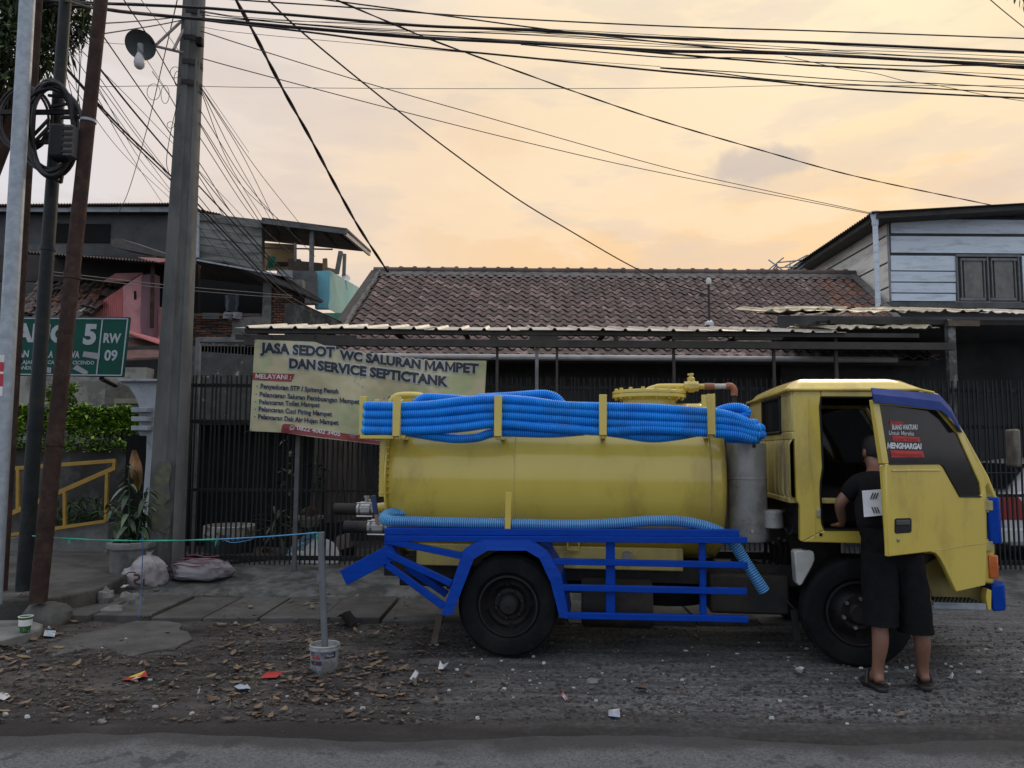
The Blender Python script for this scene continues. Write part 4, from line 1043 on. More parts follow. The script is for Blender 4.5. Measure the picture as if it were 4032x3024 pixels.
# ---- garden walls at left
GW = M('stained_plaster_wall', (.34, .325, .29), (.24, .235, .21), 3, .9, bump=.2, dirt=(.12, .115, .10), damt=.75, dscale=2.6, dcon=(.5, .6))
mb = MB(); wbox(mb, -400, 1440, 560, 1800, 11.6, .25); tag(mb.build('plaster_wall', GW), 'stained grey plaster wall behind the green hedge', 'wall')
mb = MB(); wpoly(mb, [(415, 1505), (600, 1505), (600, 1720), (420, 1700), (412, 1600)], 11.5, .12); tag(mb.build('rough_wall', M('rough_stone_render', (.17, .155, .13), (.09, .085, .07), 7, .95, bump=.8, bscale=18)), 'rough broken render wall left of the white gate column', 'wall')
mbx = empty('meter_box', W(500, 1600, 11.2), 'grey meter box with wooden lid beside the white gate column', 'meter box'); o0 = W(500, 1600, 11.2)
mb = MB(); a, b = W(462, 1588, 11.2) - o0, W(546, 1636, 11.2) - o0; mb.box((a.x, 0, b.z), (b.x, .15, a.z)); mb.build('box', M('grey_green_box', (.13, .145, .13), None, 5, .6), mbx)
mb = MB(); a, b = W(458, 1570, 11.2) - o0, W(548, 1590, 11.2) - o0; mb.box((a.x, -.06, b.z), (b.x, .15, a.z)); mb.build('lid', M('grey_wood_lid', (.26, .23, .19), (.18, .16, .13), 9, .8), mbx)
mb = MB(); wbox(mb, -400, 1742, 572, 2230, 10.7, .3); tag(mb.build('planter_wall', M('dark_planter_wall', (.05, .048, .045), (.032, .031, .03), 3, .92, bump=.2, dirt=(.12, .12, .115), damt=.6, dscale=2.2)), 'low dark wall under the green hedge', 'wall')
mb = MB(); wbox(mb, 740, 1362, 1330, 1672, 12.0, .3)
m2_ = MB(); wbox(m2_, 700, 1672, 1340, 2250, 12.35, .2); tag(m2_.build('recess_shade_panel', M('recess_shade_panel', (.020, .023, .024), (.012, .014, .015), 3, .95, spec=.15)), 'near black panel coloured as the shaded recess under the paint dripped wall behind the fence', 'wall')  # flat panel; its near-black colour stands in for shade in a deep recess
sw_ = tag(mb.build('stone_wall', M('dark_stone_wall', (.085, .088, .082), (.05, .053, .05), 6, .95, bump=.9, bscale=12, dirt=(.36, .37, .36), damt=.75, dscale=5, dcon=(.60, .64))), 'dark rough wall with white paint drips behind the fence', 'wall')
pf_ = empty('picket_row', W(955, 1378, 12), 'row of thin grey pickets on the rough wall behind the banner', 'picket fence'); o0 = W(955, 1378, 12)
for k in range(16):
    x = 800 + k * 13; y = 1352 + k * .9
    mb = MB(); a, b = W(x, y + rnd.uniform(-4, 4), 12.05) - o0, W(x + 8, y + 34, 12.05) - o0; mb.box((a.x, 0, b.z), (b.x, .02, a.z)); mb.build('picket', M('picket_grey', (.14, .125, .11), None, 9, .9) if k == 0 else bpy.data.materials['picket_grey'], pf_)

# ================================================================ FENCE, BANNER, YARD
FY = 9.4
IRON = M('black_iron', (.010, .011, .012), (.018, .019, .020), 9, .6, bump=.08, spec=.3)
fen = empty('iron_fence', (0, FY, 0), 'tall black iron bar fence behind the truck', 'fence')
fo = Matrix.Translation((0, -FY, 0))
zt, zr1, zr2, zr3, zr4, zb = (W(900, y, FY).z for y in (1478, 1517, 1660, 1930, 2196, 2222))
x0, x1 = W(738, 1500, FY).x, 6.9
bar = MB().box((-.0085, -.0085, 0), (.0085, .0085, zt - zb)).mesh('bar', IRON)
n = int((x1 - x0) / .0606)
rnd = random.Random(2)
for i in range(n + 1):
    o = inst('bar', bar, fen); o.matrix_parent_inverse = fo
    o.matrix_basis = Matrix.Translation((x0 + i * .0606, FY, zb + rnd.uniform(-.006, .006))) @ Matrix.Rotation(rnd.gauss(0, .005), 4, 'Y') @ Matrix.Rotation(rnd.gauss(0, .004), 4, 'X')
for z, h in ((zr1, .045), (zr2, .05), (zr3, .035), (zr4, .055)):
    mb = MB().box((x0 - .03, FY + .011, z - h / 2), (x1, FY + .04, z + h / 2)); o = mb.build('rail', IRON, fen, bevel=.003); o.matrix_parent_inverse = fo
for px in (738, 2090, 3300):
    p = W(px, 1500, FY); mb = MB().box((p.x - .03, FY + .012, 0.05), (p.x + .03, FY + .07, zr1 + .03)); o = mb.build('post', IRON, fen); o.matrix_parent_inverse = fo
gf = empty('gate_frame', W(770, 2190, 9.6), 'grey steel gate frame standing between concrete pole and banner', 'gate frame'); o0 = gf.location
mb = MB(); mb.beam(W(782, 1330, 9.6) - o0, W(756, 2195, 9.6) - o0, .055, .055, up=(0, 1, 0)); mb.build('post', GPOST, gf, bevel=.004)
mb = MB(); mb.beam(W(784, 1338, 9.6) - o0, W(1012, 1340, 9.6) - o0, .05, .06); mb.build('top_bar', GPOST, gf, bevel=.004)

# banner: cloth with printed lettering laid on it
BY = 8.93
def cl(v, a, b): return max(a, min(b, v))
def lin(pts, x):
    for (a, b), (c, d) in zip(pts, pts[1:]):
        if x <= c: return b + (d - b) * (x - a) / (c - a)
    return pts[-1][1]
TOPE = [(1003, 1337), (1110, 1341), (1240, 1346), (1320, 1375), (1480, 1399), (1700, 1419), (1916, 1420)]
BOTE = [(983, 1697), (1110, 1703), (1240, 1722), (1380, 1738), (1500, 1752), (1700, 1800), (1890, 1840)]
def bsurf(off):
    def f(x, y):
        t = cl((y - 1340) / 400, 0, 1)
        yy = BY - .05 * math.sin((x - 990) / 930 * math.pi) + .026 * math.sin(x * .021 + y * .012) * (.35 + t) + .030 * abs(math.sin(x * .0085 - y * .010 + 1)) + .024 * noise.noise(Vector((x * .011, y * .009, 2))) + .008 * noise.noise(Vector((x * .04, y * .03, 5)))
        return W(x, y, yy - off)
    return f
BANM = M('printed_banner_cloth', (.47, .44, .27), (.52, .44, .31), 1.6, .65, bump=.2, bscale=9, dirt=(.36, .43, .23), damt=.7, dscale=1.5, dcon=(.49, .56), spec=.25)
ban = empty('banner', W(1450, 1560, BY), 'greenish beige sewage service banner with dark lettering hung on the fence', 'banner'); b0 = ban.location.copy()
bf = bsurf(0)
def bgrid(s, t):
    xt, xb = 1003 + (1916 - 1003) * s, 983 + (1893 - 983) * s
    yt, yb = lin(TOPE, xt), lin(BOTE, xb)
    x = xt + (xb - xt) * t; y = yt + (yb - yt) * t
    return bf(x, y) - b0
mb = MB().grid(bgrid, 120, 40); mb.build('cloth', BANM, ban, smooth=True, ang=180)
def bs(off):
    f = bsurf(off); return lambda x, y: f(x, y) - b0
NAVY = M('dark_print', (.022, .025, .034), None, 9, .6)
HALO = M('pale_print', (.44, .48, .50), None, 9, .6)
REDB = M('dull_red_print', (.27, .045, .055), (.22, .035, .045), 6, .6)
WPR = M('white_print', (.62, .60, .60), None, 9, .6)
GRB = M('green_print', (.27, .40, .18), None, 5, .6)
mb = MB()
def sub(pts, n=8):
    out = []
    for a, b in zip(pts, pts[1:] + pts[:1]):
        out += [(a[0] + (b[0] - a[0]) * i / n, a[1] + (b[1] - a[1]) * i / n) for i in range(n)]
    return out
def band(mb, top, bot, off, n=24):               # strip between two photo polylines
    f = bs(off); w = []
    for i in range(n + 1):
        s = i / n
        a = (top[0][0] + (top[1][0] - top[0][0]) * s, top[0][1] + (top[1][1] - top[0][1]) * s)
        b = (bot[0][0] + (bot[1][0] - bot[0][0]) * s, bot[0][1] + (bot[1][1] - bot[0][1]) * s)
        for k in range(4): w.append(f(a[0] + (b[0] - a[0]) * k / 3, a[1] + (b[1] - a[1]) * k / 3))
    mb.add(w, [(i * 4 + k, i * 4 + k + 1, i * 4 + k + 5, i * 4 + k + 4) for i in range(n) for k in range(3)])
band(mb, [(996, 1467), (1160, 1473)], [(994, 1496), (1148, 1504)], .004)
band(mb, [(1112, 1672), (1500, 1726)], [(1106, 1702), (1500, 1750)], .004)
band(mb, [(1120, 1668), (1160, 1672)], [(1112, 1675), (1160, 1680)], .0045, 4)
band(mb, [(1500, 1726), (1700, 1752)], [(1500, 1750), (1700, 1780)], .004, 8)
mb.build('red_band', REDB, ban)
lines = [('JASA SEDOT', (1024, 1386), (1318, 1405), 37, .05), ('WC SALURAN', (1336, 1412), (1656, 1452), 34, .05), ('MAMPET', (1672, 1456), (1884, 1469), 36, .045),
         ('DAN', (1138, 1448), (1242, 1454), 36, .05), ('SERVICE SEPTICTANK', (1250, 1456), (1764, 1521), 36, .05)]
small = [('Penyedotan STP / Spiteng Penuh', (1026, 1528), (1332, 1549), 18, .028), ('Pelancaran Saluran Pembuangan Mampet', (1022, 1560), (1415, 1590), 18, .028),
         ('Pelancaran Toilet Mampet', (1020, 1590), (1259, 1603), 18, .028), ('Pelancaran Cuci Piring Mampet', (1018, 1618), (1307, 1639), 18, .028), ('Pelancaran Dak Air Hujan Mampet', (1016, 1648), (1332, 1673), 18, .028),
         ('Pelancaran', (1530, 1578), (1640, 1588), 18, .028)]
for s, a, b, h, bo in lines + small:
    m = MB(); m2 = MB()
    px_text(m, s, a, b, h, bs(.010), bo, up=(.03, -1)); px_text(m2, s, a, b, h, bs(.006), bo, up=(.03, -1), halo=.07 if h > 25 else .05)
    m2.build('text_outline', HALO, ban)['kind'] = 'stuff'; m.build('lettering', NAVY, ban)['kind'] = 'stuff'
m = MB()
for (x, y) in ((1012, 1521), (1009, 1552), (1007, 1582), (1005, 1611), (1003, 1641), (1512, 1570)):
    m.poly([bs(.008)(x + 2.6 * math.cos(k), y + 2.6 * math.sin(k)) for k in [i * 1.047 for i in range(6)]])
m.build('bullet', NAVY, ban)
for s, a, b, h in (('MELAYANI :', (1006, 1489), (1146, 1494), 18), ('0822 4002 3405', (1168, 1692), (1339, 1717), 17)):
    m = MB(); px_text(m, s, a, b, h, bs(.009), .02); m.build('lettering', WPR, ban)['kind'] = 'stuff'
m = MB()
px_text(m, 'www.ba', (1409, 1728), (1503, 1738), 15, bs(.010), .01)
m.build('lettering', M('grey_print', (.40, .36, .38), None, 9, .6), ban)
def ring(mb, cx, cy, r0, r1, off, a0=0, a1=6.2832, n=20):
    f = bs(off); w = []
    for i in range(n + 1):
        a = a0 + (a1 - a0) * i / n
        w += [f(cx + r0 * math.cos(a), cy + r0 * math.sin(a)), f(cx + r1 * math.cos(a), cy + r1 * math.sin(a))]
    mb.add(w, [(2 * i, 2 * i + 1, 2 * i + 3, 2 * i + 2) for i in range(n)])
m = MB(); ring(m, 1150, 1684, 7, 9.5, .009); ring(m, 1150, 1684, 2.5, 5, .009, .2, 3.3); m.poly([bs(.009)(*p) for p in ((1141, 1689), (1147, 1692), (1140, 1694))]); m.build('phone_emblem', WPR, ban)
m = MB(); ring(m, 1389, 1714, 9.5, 11, .009); ring(m, 1389, 1714, 3.6, 4.6, .009)
m.poly([bs(.009)(*p) for p in ((1378, 1713), (1400, 1713), (1400, 1714.6), (1378, 1714.6))]); m.build('globe_emblem', HALO, ban)
m = MB()
for (x, y, r) in ((1402, 1486, 3.5), (1396, 1502, 3), (1420, 1492, 3.5), (1427, 1523, 3.5), (1411, 1512, 3)): MB().poly([bs(.004)(x + r * math.cos(k), y + r * math.sin(k)) for k in [i * .785 for i in range(8)]]).build('print_spot', GRB, ban)
m = MB()
for p, q in (((1003, 1338), (948, 1308)), ((1914, 1421), (1955, 1405)), ((984, 1696), (960, 1702)), ((1240, 1345), (1240, 1318)), ((1070, 1340), (1068, 1318))):
    MB().tube([W(*p, BY) - b0, W(*q, CYF + .03) - b0], .005, 5).build('tie_string', WIRE, ban)
m = MB()
for x, y in ((1006, 1342), (988, 1690)): ring(m, x, y, 2, 4.5, .006)
m.build('eyelet', STEEL, ban)

# ---- yard behind the fence
def wobj(name, label, cat, mb, mat, group=None, **k):
    return tag(mb.build(name, mat, **k), label, cat, group)
tub = W(905, 2110, 10.3)
tubo = empty('tub', (tub.x, 10.3, .15), 'white rimmed old round tub on a dark green drum behind the fence', 'tub')
a, b = W(808, 2066, 10.3), W(1005, 2120, 10.3); r_ = (b.x - a.x) / 2
mb = MB().lathe([(r_ * .94, b.z - .15), (r_, b.z - .15 + .02), (r_, a.z - .16), (r_ * .97, a.z - .15), (r_ * .9, a.z - .15), (r_ * .88, b.z - .1)], (0, 0, 0), (0, 0, 1), 28, cap=False); mb.build('rim_band', M('chipped_white_enamel', (.42, .41, .38), (.32, .31, .28), 6, .6, dirt=(.08, .06, .05), damt=.9, dscale=6, dcon=(.52, .58)), tubo, smooth=True)
mb = MB().lathe([(r_ * .82, 0), (r_ * .9, .02), (r_ * .93, b.z - .16)], (0, 0, 0), (0, 0, 1), 28); mb.build('drum', M('dark_green_drum', (.018, .035, .033), None, 5, .6), tubo, smooth=True)
mb = MB(); wbox(mb, 1136, 2178, 1336, 2232, 9.75, .4); wobj('white_box', 'low white plastic box lying behind the fence bars', 'box', mb, M('white_box', (.50, .52, .52), (.42, .44, .44), 4, .5), bevel=.02)
mb = MB(); c = W(1264, 2180, 9.72); mb.lathe([(0, -.02), (.20, -.02), (.23, 0), (.235, .03), (.0, .05)], (c.x, 9.72, c.z - .05), (.0, -1, .35), 24); wobj('round_tray', 'round white tray leaning on the low white box', 'tray', mb, WHT, smooth=True)
mb = MB(); p0, p1 = W(1125, 2190, 9.95), W(1268, 2100, 9.95)
mb.grid(lambda s, t: (p0.x + (p1.x - p0.x) * s, 9.95 + .2 * t + .05 * noise.noise(Vector((s * 6, t * 6, 0))), p0.z + (p1.z - p0.z) * t * min(1, .35 + s * 1.3)), 20, 12)
wobj('tarpaulin', 'pale blue crumpled plastic sheet behind the round white tray', 'tarpaulin', mb, M('blue_plastic_sheet', (.10, .22, .29), (.07, .16, .22), 6, .35), smooth=True, ang=30)
mb = MB(); wpoly(mb, [(1290, 2160), (1330, 2110), (1378, 2098), (1386, 2160), (1336, 2172)], 9.9, .03); wobj('cardboard', 'pinkish cardboard sheet leaning behind the fence', 'cardboard', mb, M('pink_cardboard', (.22, .17, .16), None, 5, .8))
mb = MB(); wpoly(mb, [(1330, 2170), (1392, 2150), (1388, 2205), (1352, 2195)], 9.85, .25); wobj('dark_basin', 'dark plastic basin right of the white box', 'basin', mb, BLKF, bevel=.03)
WOOD = M('leaning_wood', (.055, .042, .034), (.035, .028, .024), 8, .85, stretch=(1, 1, .2), rand=.3)
for k, (xa_, xb_, yb_) in enumerate(((1270, 1250, 1990), (1292, 1290, 2000), (1308, 1330, 1998), (1330, 1352, 1995), (1352, 1380, 2000), (1384, 1402, 1985), (1250, 1228, 1975), (1412, 1440, 2000))):
    mb = MB(); mb.beam(W(xa_, 1720, 11.4), W(xb_, yb_ + 60, 10.9), .07 + .02 * (k % 3), .03, up=(0, 1, 0))
    wobj('wood_plank', ('third', 'fourth', 'fifth', 'sixth', 'seventh', 'eighth', 'first', 'ninth')[k] + ' dark plank from the left leaning behind the fence by the banner', 'plank', mb, WOOD, 'dark planks leaning behind the fence')
TER = M('terracotta', (.20, .09, .055), (.13, .06, .04), 8, .85, dirt=(.06, .05, .045), damt=.6)
for k, (px, py, r, h, lab) in enumerate(((1040, 2200, .11, .16, 'broken terracotta pot on its side behind the fence'), (1220, 2055, .16, .12, 'pale pot on bricks under the leaning planks'), (1222, 2022, .06, .10, 'small orange terracotta pot on the pale pot'), (1160, 2110, .09, .12, 'dull clay pot between the plants and the blue sheet'))):
    p = W(px, py, 10.2 + .1 * k); mb = MB().lathe([(r * .7, -h / 2), (r, h / 2 - .02), (r * 1.12, h / 2 - .02), (r * 1.12, h / 2 + .02), (r * .9, h / 2 + .02), (r * .85, 0)], p, (.6, -.3, .6) if k == 0 else (0, 0, 1), 16, cap=False)
    mb.lathe([(0, -h / 2), (r * .72, -h / 2)], p, (.6, -.3, .6) if k == 0 else (0, 0, 1), 16)
    wobj('pot', lab, 'pot', mb, TER if k != 1 else PLS, smooth=True)
# brick stack under the tub plants
mb = MB()
LFD = M('dark_leaf_green', (.030, .060, .022), (.018, .038, .016), 9, .55, rand=.2)
LFP = M('glossy_leaf_green', (.045, .085, .03), (.03, .06, .024), 7, .45)
def blade(mb, p, d, L, w, droop, n=4, up=Vector((0, 0, 1))):
    d = d.normalized(); s = d.cross(up)
    if s.length < .05: s = d.cross(Vector((1, 0, 0)))
    s.normalize(); vs = []
    for i in range(n + 1):
        t = i / n; c = p + d * (L * t) - up * (droop * L * t * t)
        hw = w * math.sin(math.pi * min(1, t * .93 + .07)) ** .9 / 2
        nrm = s.cross(d).normalized()
        vs += [c - s * hw + nrm * hw * .3, c, c + s * hw + nrm * hw * .3]
    mb.add(vs, [(i * 3 + k, i * 3 + k + 1, i * 3 + k + 4, i * 3 + k + 3) for i in range(n) for k in (0, 1)])
def sprout(name, label, px, py, Y, n, L, w, spread, h, mat, seed, z0=None, group=None):
    r = random.Random(seed); base_ = W(px, py, Y); root = empty(name, base_, label, 'plant', group)
    st = MB(); st.tube([(0, 0, 0), (r.uniform(-.04, .04), 0, h)], .012, 6); st.build('stem', LFD, root)
    for i in range(n):
        a = r.uniform(0, 6.28); t = r.random(); el = r.uniform(-.1, .9)
        d = Vector((math.cos(a) * math.cos(el), math.sin(a) * math.cos(el), math.sin(el)))
        mb = MB(); blade(mb, Vector((0, 0, h * t)) + d * .02 * spread, d, L * r.uniform(.6, 1.2), w * r.uniform(.7, 1.2), r.uniform(.2, .9)); mb.build('leaf', mat, root, smooth=True, ang=180)
sprout('plant', 'dark strap leaved plant behind the fence right of the tub', 1085, 2120, 10.4, 46, .42, .035, 1, .30, LFD, 3)
sprout('plant', 'dim plant with broad leaves beside the light post behind the fence', 1130, 1960, 11.2, 14, .24, .10, 1, .9, LFP, 8)
sprout('plant', 'dim broad leaved plant left of the leaning planks', 1245, 1930, 11.0, 9, .2, .09, 1, .5, LFP, 9)
sprout('plant', 'dark leafy plant under the planks behind the fence', 1180, 2080, 10.7, 26, .3, .04, 1, .3, LFD, 10)

# ---- car behind the fence at the right border
car = empty('parked_car', (7.6, 11.4, 0), 'white car parked behind the fence with its red tail lamp showing', 'car')
CWH = M('white_car_paint', (.55, .56, .57), (.50, .51, .52), 3, .3, coat=.5)
def carp(mb, name, mat, par=None, **k):
    return mb.build(name, mat, car if par is None else par, **k)
xl = W(3935, 2000, 10.6).x - 7.6
mb = MB()
side = [(xl, .45), (xl - .02, .62), (xl + .02, .86), (xl + .10, 1.0), (xl + .45, 1.08), (xl + 3.3, 1.02), (xl + 3.8, .95), (xl + 3.95, .60), (xl + 3.9, .30), (xl + .1, .30)]
mb.prism([(x, -.85, z) for x, z in side], (0, 1.65, 0)); body = carp(mb, 'body', CWH, bevel=.05, segs=3)
mb = MB(); cabn = [(xl + .18, 1.0), (xl + .55, 1.42), (xl + 1.1, 1.50), (xl + 2.2, 1.47), (xl + 2.9, 1.02)]
mb.prism([(x, -.74, z) for x, z in cabn], (0, 1.43, 0)); carp(mb, 'cabin', CWH, bevel=.06, segs=3)
mb = MB(); mb.prism([(x, -.75, z) for x, z in ((xl + .62, 1.06), (xl + .8, 1.40), (xl + 1.9, 1.41), (xl + 2.6, 1.08))], (0, .012, 0)); mb.prism([(xl + .20, -.62, 1.06), (xl + .54, -.6, 1.41), (xl + .54, .6, 1.41), (xl + .20, .62, 1.06)], (-.012, 0, .008)); carp(mb, 'window', glass('car_glass', (.012, .014, .016), .95))
TL = M('red_tail_lens', (.30, .02, .02), (.22, .015, .015), 16, .2, coat=.5)
mb = MB(); mb.prism([(xl - .04, -.86, .66), (xl - .02, -.86, .98), (xl + .22, -.87, .98), (xl + .36, -.87, .80), (xl + .34, -.87, .66)], (0, .2, 0)); carp(mb, 'tail_lamp', TL, bevel=.01)
mb = MB(); mb.box((xl - .05, -.86, .34), (xl + .3, .8, .55)); carp(mb, 'bumper', CWH, bevel=.03)
for x in (xl + .75, xl + 3.1):
    mb = MB().lathe([(.18, .0), (.28, .0), (.30, .03), (.30, .17), (.28, .2), (.18, .2)], (x, -.88, .30), (0, 1, 0), 24); w_ = carp(mb, 'wheel', RUB, smooth=True)
    mb = MB().lathe([(0, -.005), (.15, -.012), (.19, .0), (.19, .05)], (x, -.88, .30), (0, 1, 0), 24); carp(mb, 'hubcap', SILV, smooth=True)

# ================================================================ POLES AND CABLE GEAR
def pole(name, label, top, bot, Yb, Yt, r0, r1, mat, n=16, z0=None, rings=(), a0=0, cat='pole'):
    p, q = W(*bot, Yb), W(*top, Yt)
    if z0 is not None: p.z = z0
    q = p + (q - p) * 1.25
    root = empty(name, p, label, cat)
    mb = MB(); k = 14
    pts = [(q - p) * (i / k) for i in range(k + 1)]
    mb.tube(pts, [r0 + (r1 - r0) * i / k for i in range(k + 1)], n, phase=a0); mb.build('shaft', mat, root, smooth=True, ang=30)
    for t, w_, mt in rings:
        c = (q - p) * t; d = (q - p).normalized(); r_ = r0 + (r1 - r0) * t
        MB().lathe([(r_ + .002, -w_), (r_ + .008, -w_), (r_ + .008, w_), (r_ + .002, w_)], c, d, n, cap=False).build('band', mt, root, smooth=True, ang=30)
    return root, p, q
pg, p_, q_ = pole('steel_pole', 'pale galvanised steel pole leaning at the left edge of the photo', (108, 0), (-28, 2380), 6.5, 6.6, .066, .063, GALV, 20)
# sticker on it
d = (q_ - p_)
def on_pole(y, ang, r=.0675):
    t = (W(45, y, 6.55).z - p_.z) / d.z; c = d * t; _, s_, u_ = frame(d)
    best = Vector((math.cos(ang), math.sin(ang), 0)); return c + best * r
mb = MB()
for (ya, yb, mi) in ((1402, 1430, 0), (1430, 1467, 1), (1467, 1476, 0), (1476, 1525, 1), (1525, 1562, 0)):
    mb.mi = mi
    for k in range(6):
        a0, a1 = R(-150 + k * 13), R(-150 + (k + 1) * 13)
        mb.add([on_pole(yb, a0), on_pole(yb, a1), on_pole(ya, a1), on_pole(ya, a0)], [(0, 1, 2, 3)])
mb.build('sticker', [WHT, M('red_sticker', (.42, .02, .04), None, 6, .5)], pg)
pole('rusty_pole', 'thin rusty pole just right of the galvanised pole', (152, 0), (8, 2345), 7.4, 7.4, .042, .038, RUST, 14, z0=.18, rings=((.3, .03, RUST),))
pd, pdp, pdq = pole('dark_pole', 'dark painted pole carrying the black cable coil', (258, 0), (92, 2322), 7.1, 7.1, .068, .05, DPOLE, 16, z0=.25, rings=((.21, .02, DPOLE), (.45, .02, DPOLE)))
pr, prp, prq = pole('brown_pole', 'thick brown rusty pole leaning beside the green street sign', (398, 0), (148, 2390), 6.85, 6.85, .073, .055, RUST, 18, z0=.2, rings=((.63, .012, GALV), (.42, .03, RUST), (.2, .02, RUST)))
FT = M('pole_footing', (.10, .10, .09), (.055, .056, .05), 5, .95, bump=.6, bscale=14, dirt=(.16, .155, .13), damt=.5, dscale=4)
for lab, px, py, r, h, sd in (('rough concrete footing of the brown pole', 138, 2470, (.19, .17, .19), .0, 3), ('mossy concrete footing of the dark pole', 84, 2400, (.16, .15, .30), .0, 6)):
    p = G(px, py); mb = MB().blob((p.x, p.y + r[1], .02), r, sd, .3, 14, 8, 1.2); 
    mb.v = [(x, y, min(z, r[2] * .92)) for x, y, z in mb.v]
    tag(mb.build('pole_footing', FT, smooth=True, ang=50), lab, 'footing')
# big concrete pole
cp = empty('concrete_pole', W(648, 2268, 9.0), 'tall tapered concrete utility pole carrying the street lamp', 'utility pole'); cpp = cp.location.copy(); cpp.z = 0; cp.location.z = 0
top = W(767, 0, 8.95); dv = (top - cpp) * 1.2
mb = MB(); k = 20; prof = [(1, .42), (.42, 1), (-.42, 1), (-1, .42), (-1, -.55), (-.86, -.92), (-.02, -1.0), (.10, -.94), (.17, -.72), (.62, -.68), (.72, -.84), (.86, -.72), (1, -.42)]
vs = []; m_ = len(prof)
for i in range(k + 1):
    r = .19 - .09 * i / k
    vs += [dv * (i / k) + Vector((a * r, b * r, 0)) for a, b in prof]
mb.add(vs, [(i * m_ + j, i * m_ + (j + 1) % m_, (i + 1) * m_ + (j + 1) % m_, (i + 1) * m_ + j) for i in range(k) for j in range(m_)])
mb.build('shaft', CPOLE, cp, bevel=.008)
ol = MB()
f_pole = lambda x, y: W(x, y, 9.0 - .19 * (1 - .35 * (2268 - y) / 2268) - .012)
for k, pts in enumerate(([(618, 1820), (668, 1810), (676, 1850), (664, 1900), (672, 1960), (640, 1990), (606, 1980), (600, 1900)], [(596, 2000), (640, 1996), (668, 2010), (672, 2060), (650, 2100), (600, 2080)], [(655, 2080), (668, 2080), (660, 2160), (646, 2160)])):
    ol.poly([f_pole(*p) - cpp for p in pts])
ol.build('old_poster', M('faded_yellow_remnant', (.17, .165, .085), (.10, .105, .075), 9, .9, dirt=(.08, .085, .08), damt=.85, dscale=7, dcon=(.42, .56)), cp)
for y in (165, 60, 340, 260):
    t = (W(760, y, 8.95).z) / dv.z; c = dv * t; r = .19 - .09 * t
    MB().lathe([(r * 1.08, -.03), (r * 1.12, -.03), (r * 1.12, .03), (r * 1.08, .03)], c, dv, 10, cap=False).build('clamp', GREASE, cp)
# street lamp on a bracket
la = W(556, 175, 8.7); lamp = empty('street_lamp', W(730, 170, 8.85), 'round dish street lamp with a white bulb on a bracket of the concrete pole', 'lamp'); l0 = lamp.location.copy()
ax = Vector((-.10, .74, .66)).normalized()
mb = MB().lathe([(.175, -.03), (.172, -.03), (.15, .015), (.09, .05), (.045, .07), (.045, .11), (0, .115)], la - l0, ax, 32, cap=False)
mb.lathe([(.17, -.026), (.147, .01), (.088, .042), (.0, .062)], la - l0, ax, 32, cap=False)
mb.build('shade', M('grey_enamel_shade', (.14, .155, .16), (.10, .115, .12), 5, .5), lamp, smooth=True)
sp = W(553, 180, 8.66) - l0
MB().lathe([(.035, .02), (.035, -.08), (.028, -.085), (.028, -.11)], sp, (-.04, 0, 1), 14).build('socket', M('grey_socket', (.30, .33, .36), None, 6, .5), lamp, smooth=True)
bp = W(549, 238, 8.66) - l0
MB().lathe([(.022, .11), (.03, .08), (.055, .02), (.063, -.03), (.055, -.075), (.03, -.10), (0, -.108)], bp, (-.04, 0, 1), 18, cap=False).build('bulb', M('white_bulb_glass', (.70, .68, .70), None, 5, .25), lamp, smooth=True)
BRA = M('pale_bracket_steel', (.34, .30, .28), (.22, .19, .18), 10, .6)
for p, q in (((613, 182), (722, 208)), ((615, 176), (722, 76)), ((684, 195), (722, 118))): MB().tube([W(*p, 8.72) - l0, W(*q, 8.85) - l0], .017, 8).build('bracket_tube', BRA, lamp, smooth=True)
mb = MB(); c = W(785, 165, 8.8) - l0; mb.box((c.x - .035, c.y - .04, c.z - .05), (c.x + .04, c.y + .04, c.z + .05)); mb.build('junction_box', BLKF, lamp, bevel=.01)
# cable coil and splice case on the dark pole
cc = empty('cable_coil', W(205, 520, 6.9), 'big black loop of spare cable hung on the dark pole', 'cable coil'); c0 = cc.location.copy()
rnd = random.Random(9)
for k in range(8):
    cx_, cy_ = 205 + rnd.uniform(-14, 14), 512 + rnd.uniform(-14, 14); rx, ry = rnd.uniform(88, 112), rnd.uniform(160, 188)
    rx = rx * (1.05 if k % 2 else .92)
    pts = [W(cx_ + rx * math.cos(a) * (1 + .05 * math.sin(3 * a + k)), cy_ + ry * math.sin(a), 6.85 + .05 * math.cos(2 * a + k) + .012 * k) - c0 for a in [2 * math.pi * i / 40 for i in range(40)]]
    MB().tube(pts, .018, 6, closed=True).build('loop', WIRE, cc, smooth=True)
for k in range(3):
    cx_, cy_ = 100 + rnd.uniform(-8, 8), 470; rx, ry = 95 + k * 7, 120 + 5 * k
    pts = [W(cx_ + rx * math.cos(a), cy_ + ry * math.sin(a), 6.95 + .03 * k) - c0 for a in [2 * math.pi * i / 32 for i in range(32)]]
    MB().tube(pts, .013, 6, closed=True).build('loop', WIRE, cc, smooth=True)
mb = MB(); mb.beam(W(-30, 443, 6.95) - c0, W(316, 441, 6.95) - c0, .03, .045); mb.beam(W(240, 462, 6.9) - c0, W(318, 462, 6.9) - c0, .03, .03); mb.beam(W(120, 560, 6.95) - c0, W(318, 557, 6.95) - c0, .03, .04)
mb.build('cross_arm', GREASE, cc, bevel=.003)
for p, q in (((120, 545), (192, 470)), ((120, 575), (192, 500)), ((190, 376), (258, 380)), ((192, 420), (262, 410)), ((205, 700), (240, 720)), ((240, 720), (245, 690))): MB().beam(W(*p, 6.9) - c0, W(*q, 6.9) - c0, .022, .022).build('bracket', GREASE, cc)
sc_ = empty('splice_case', W(255, 560, 6.75), 'black ribbed cable splice case beside the cable coil', 'splice case'); s0 = sc_.location.copy()
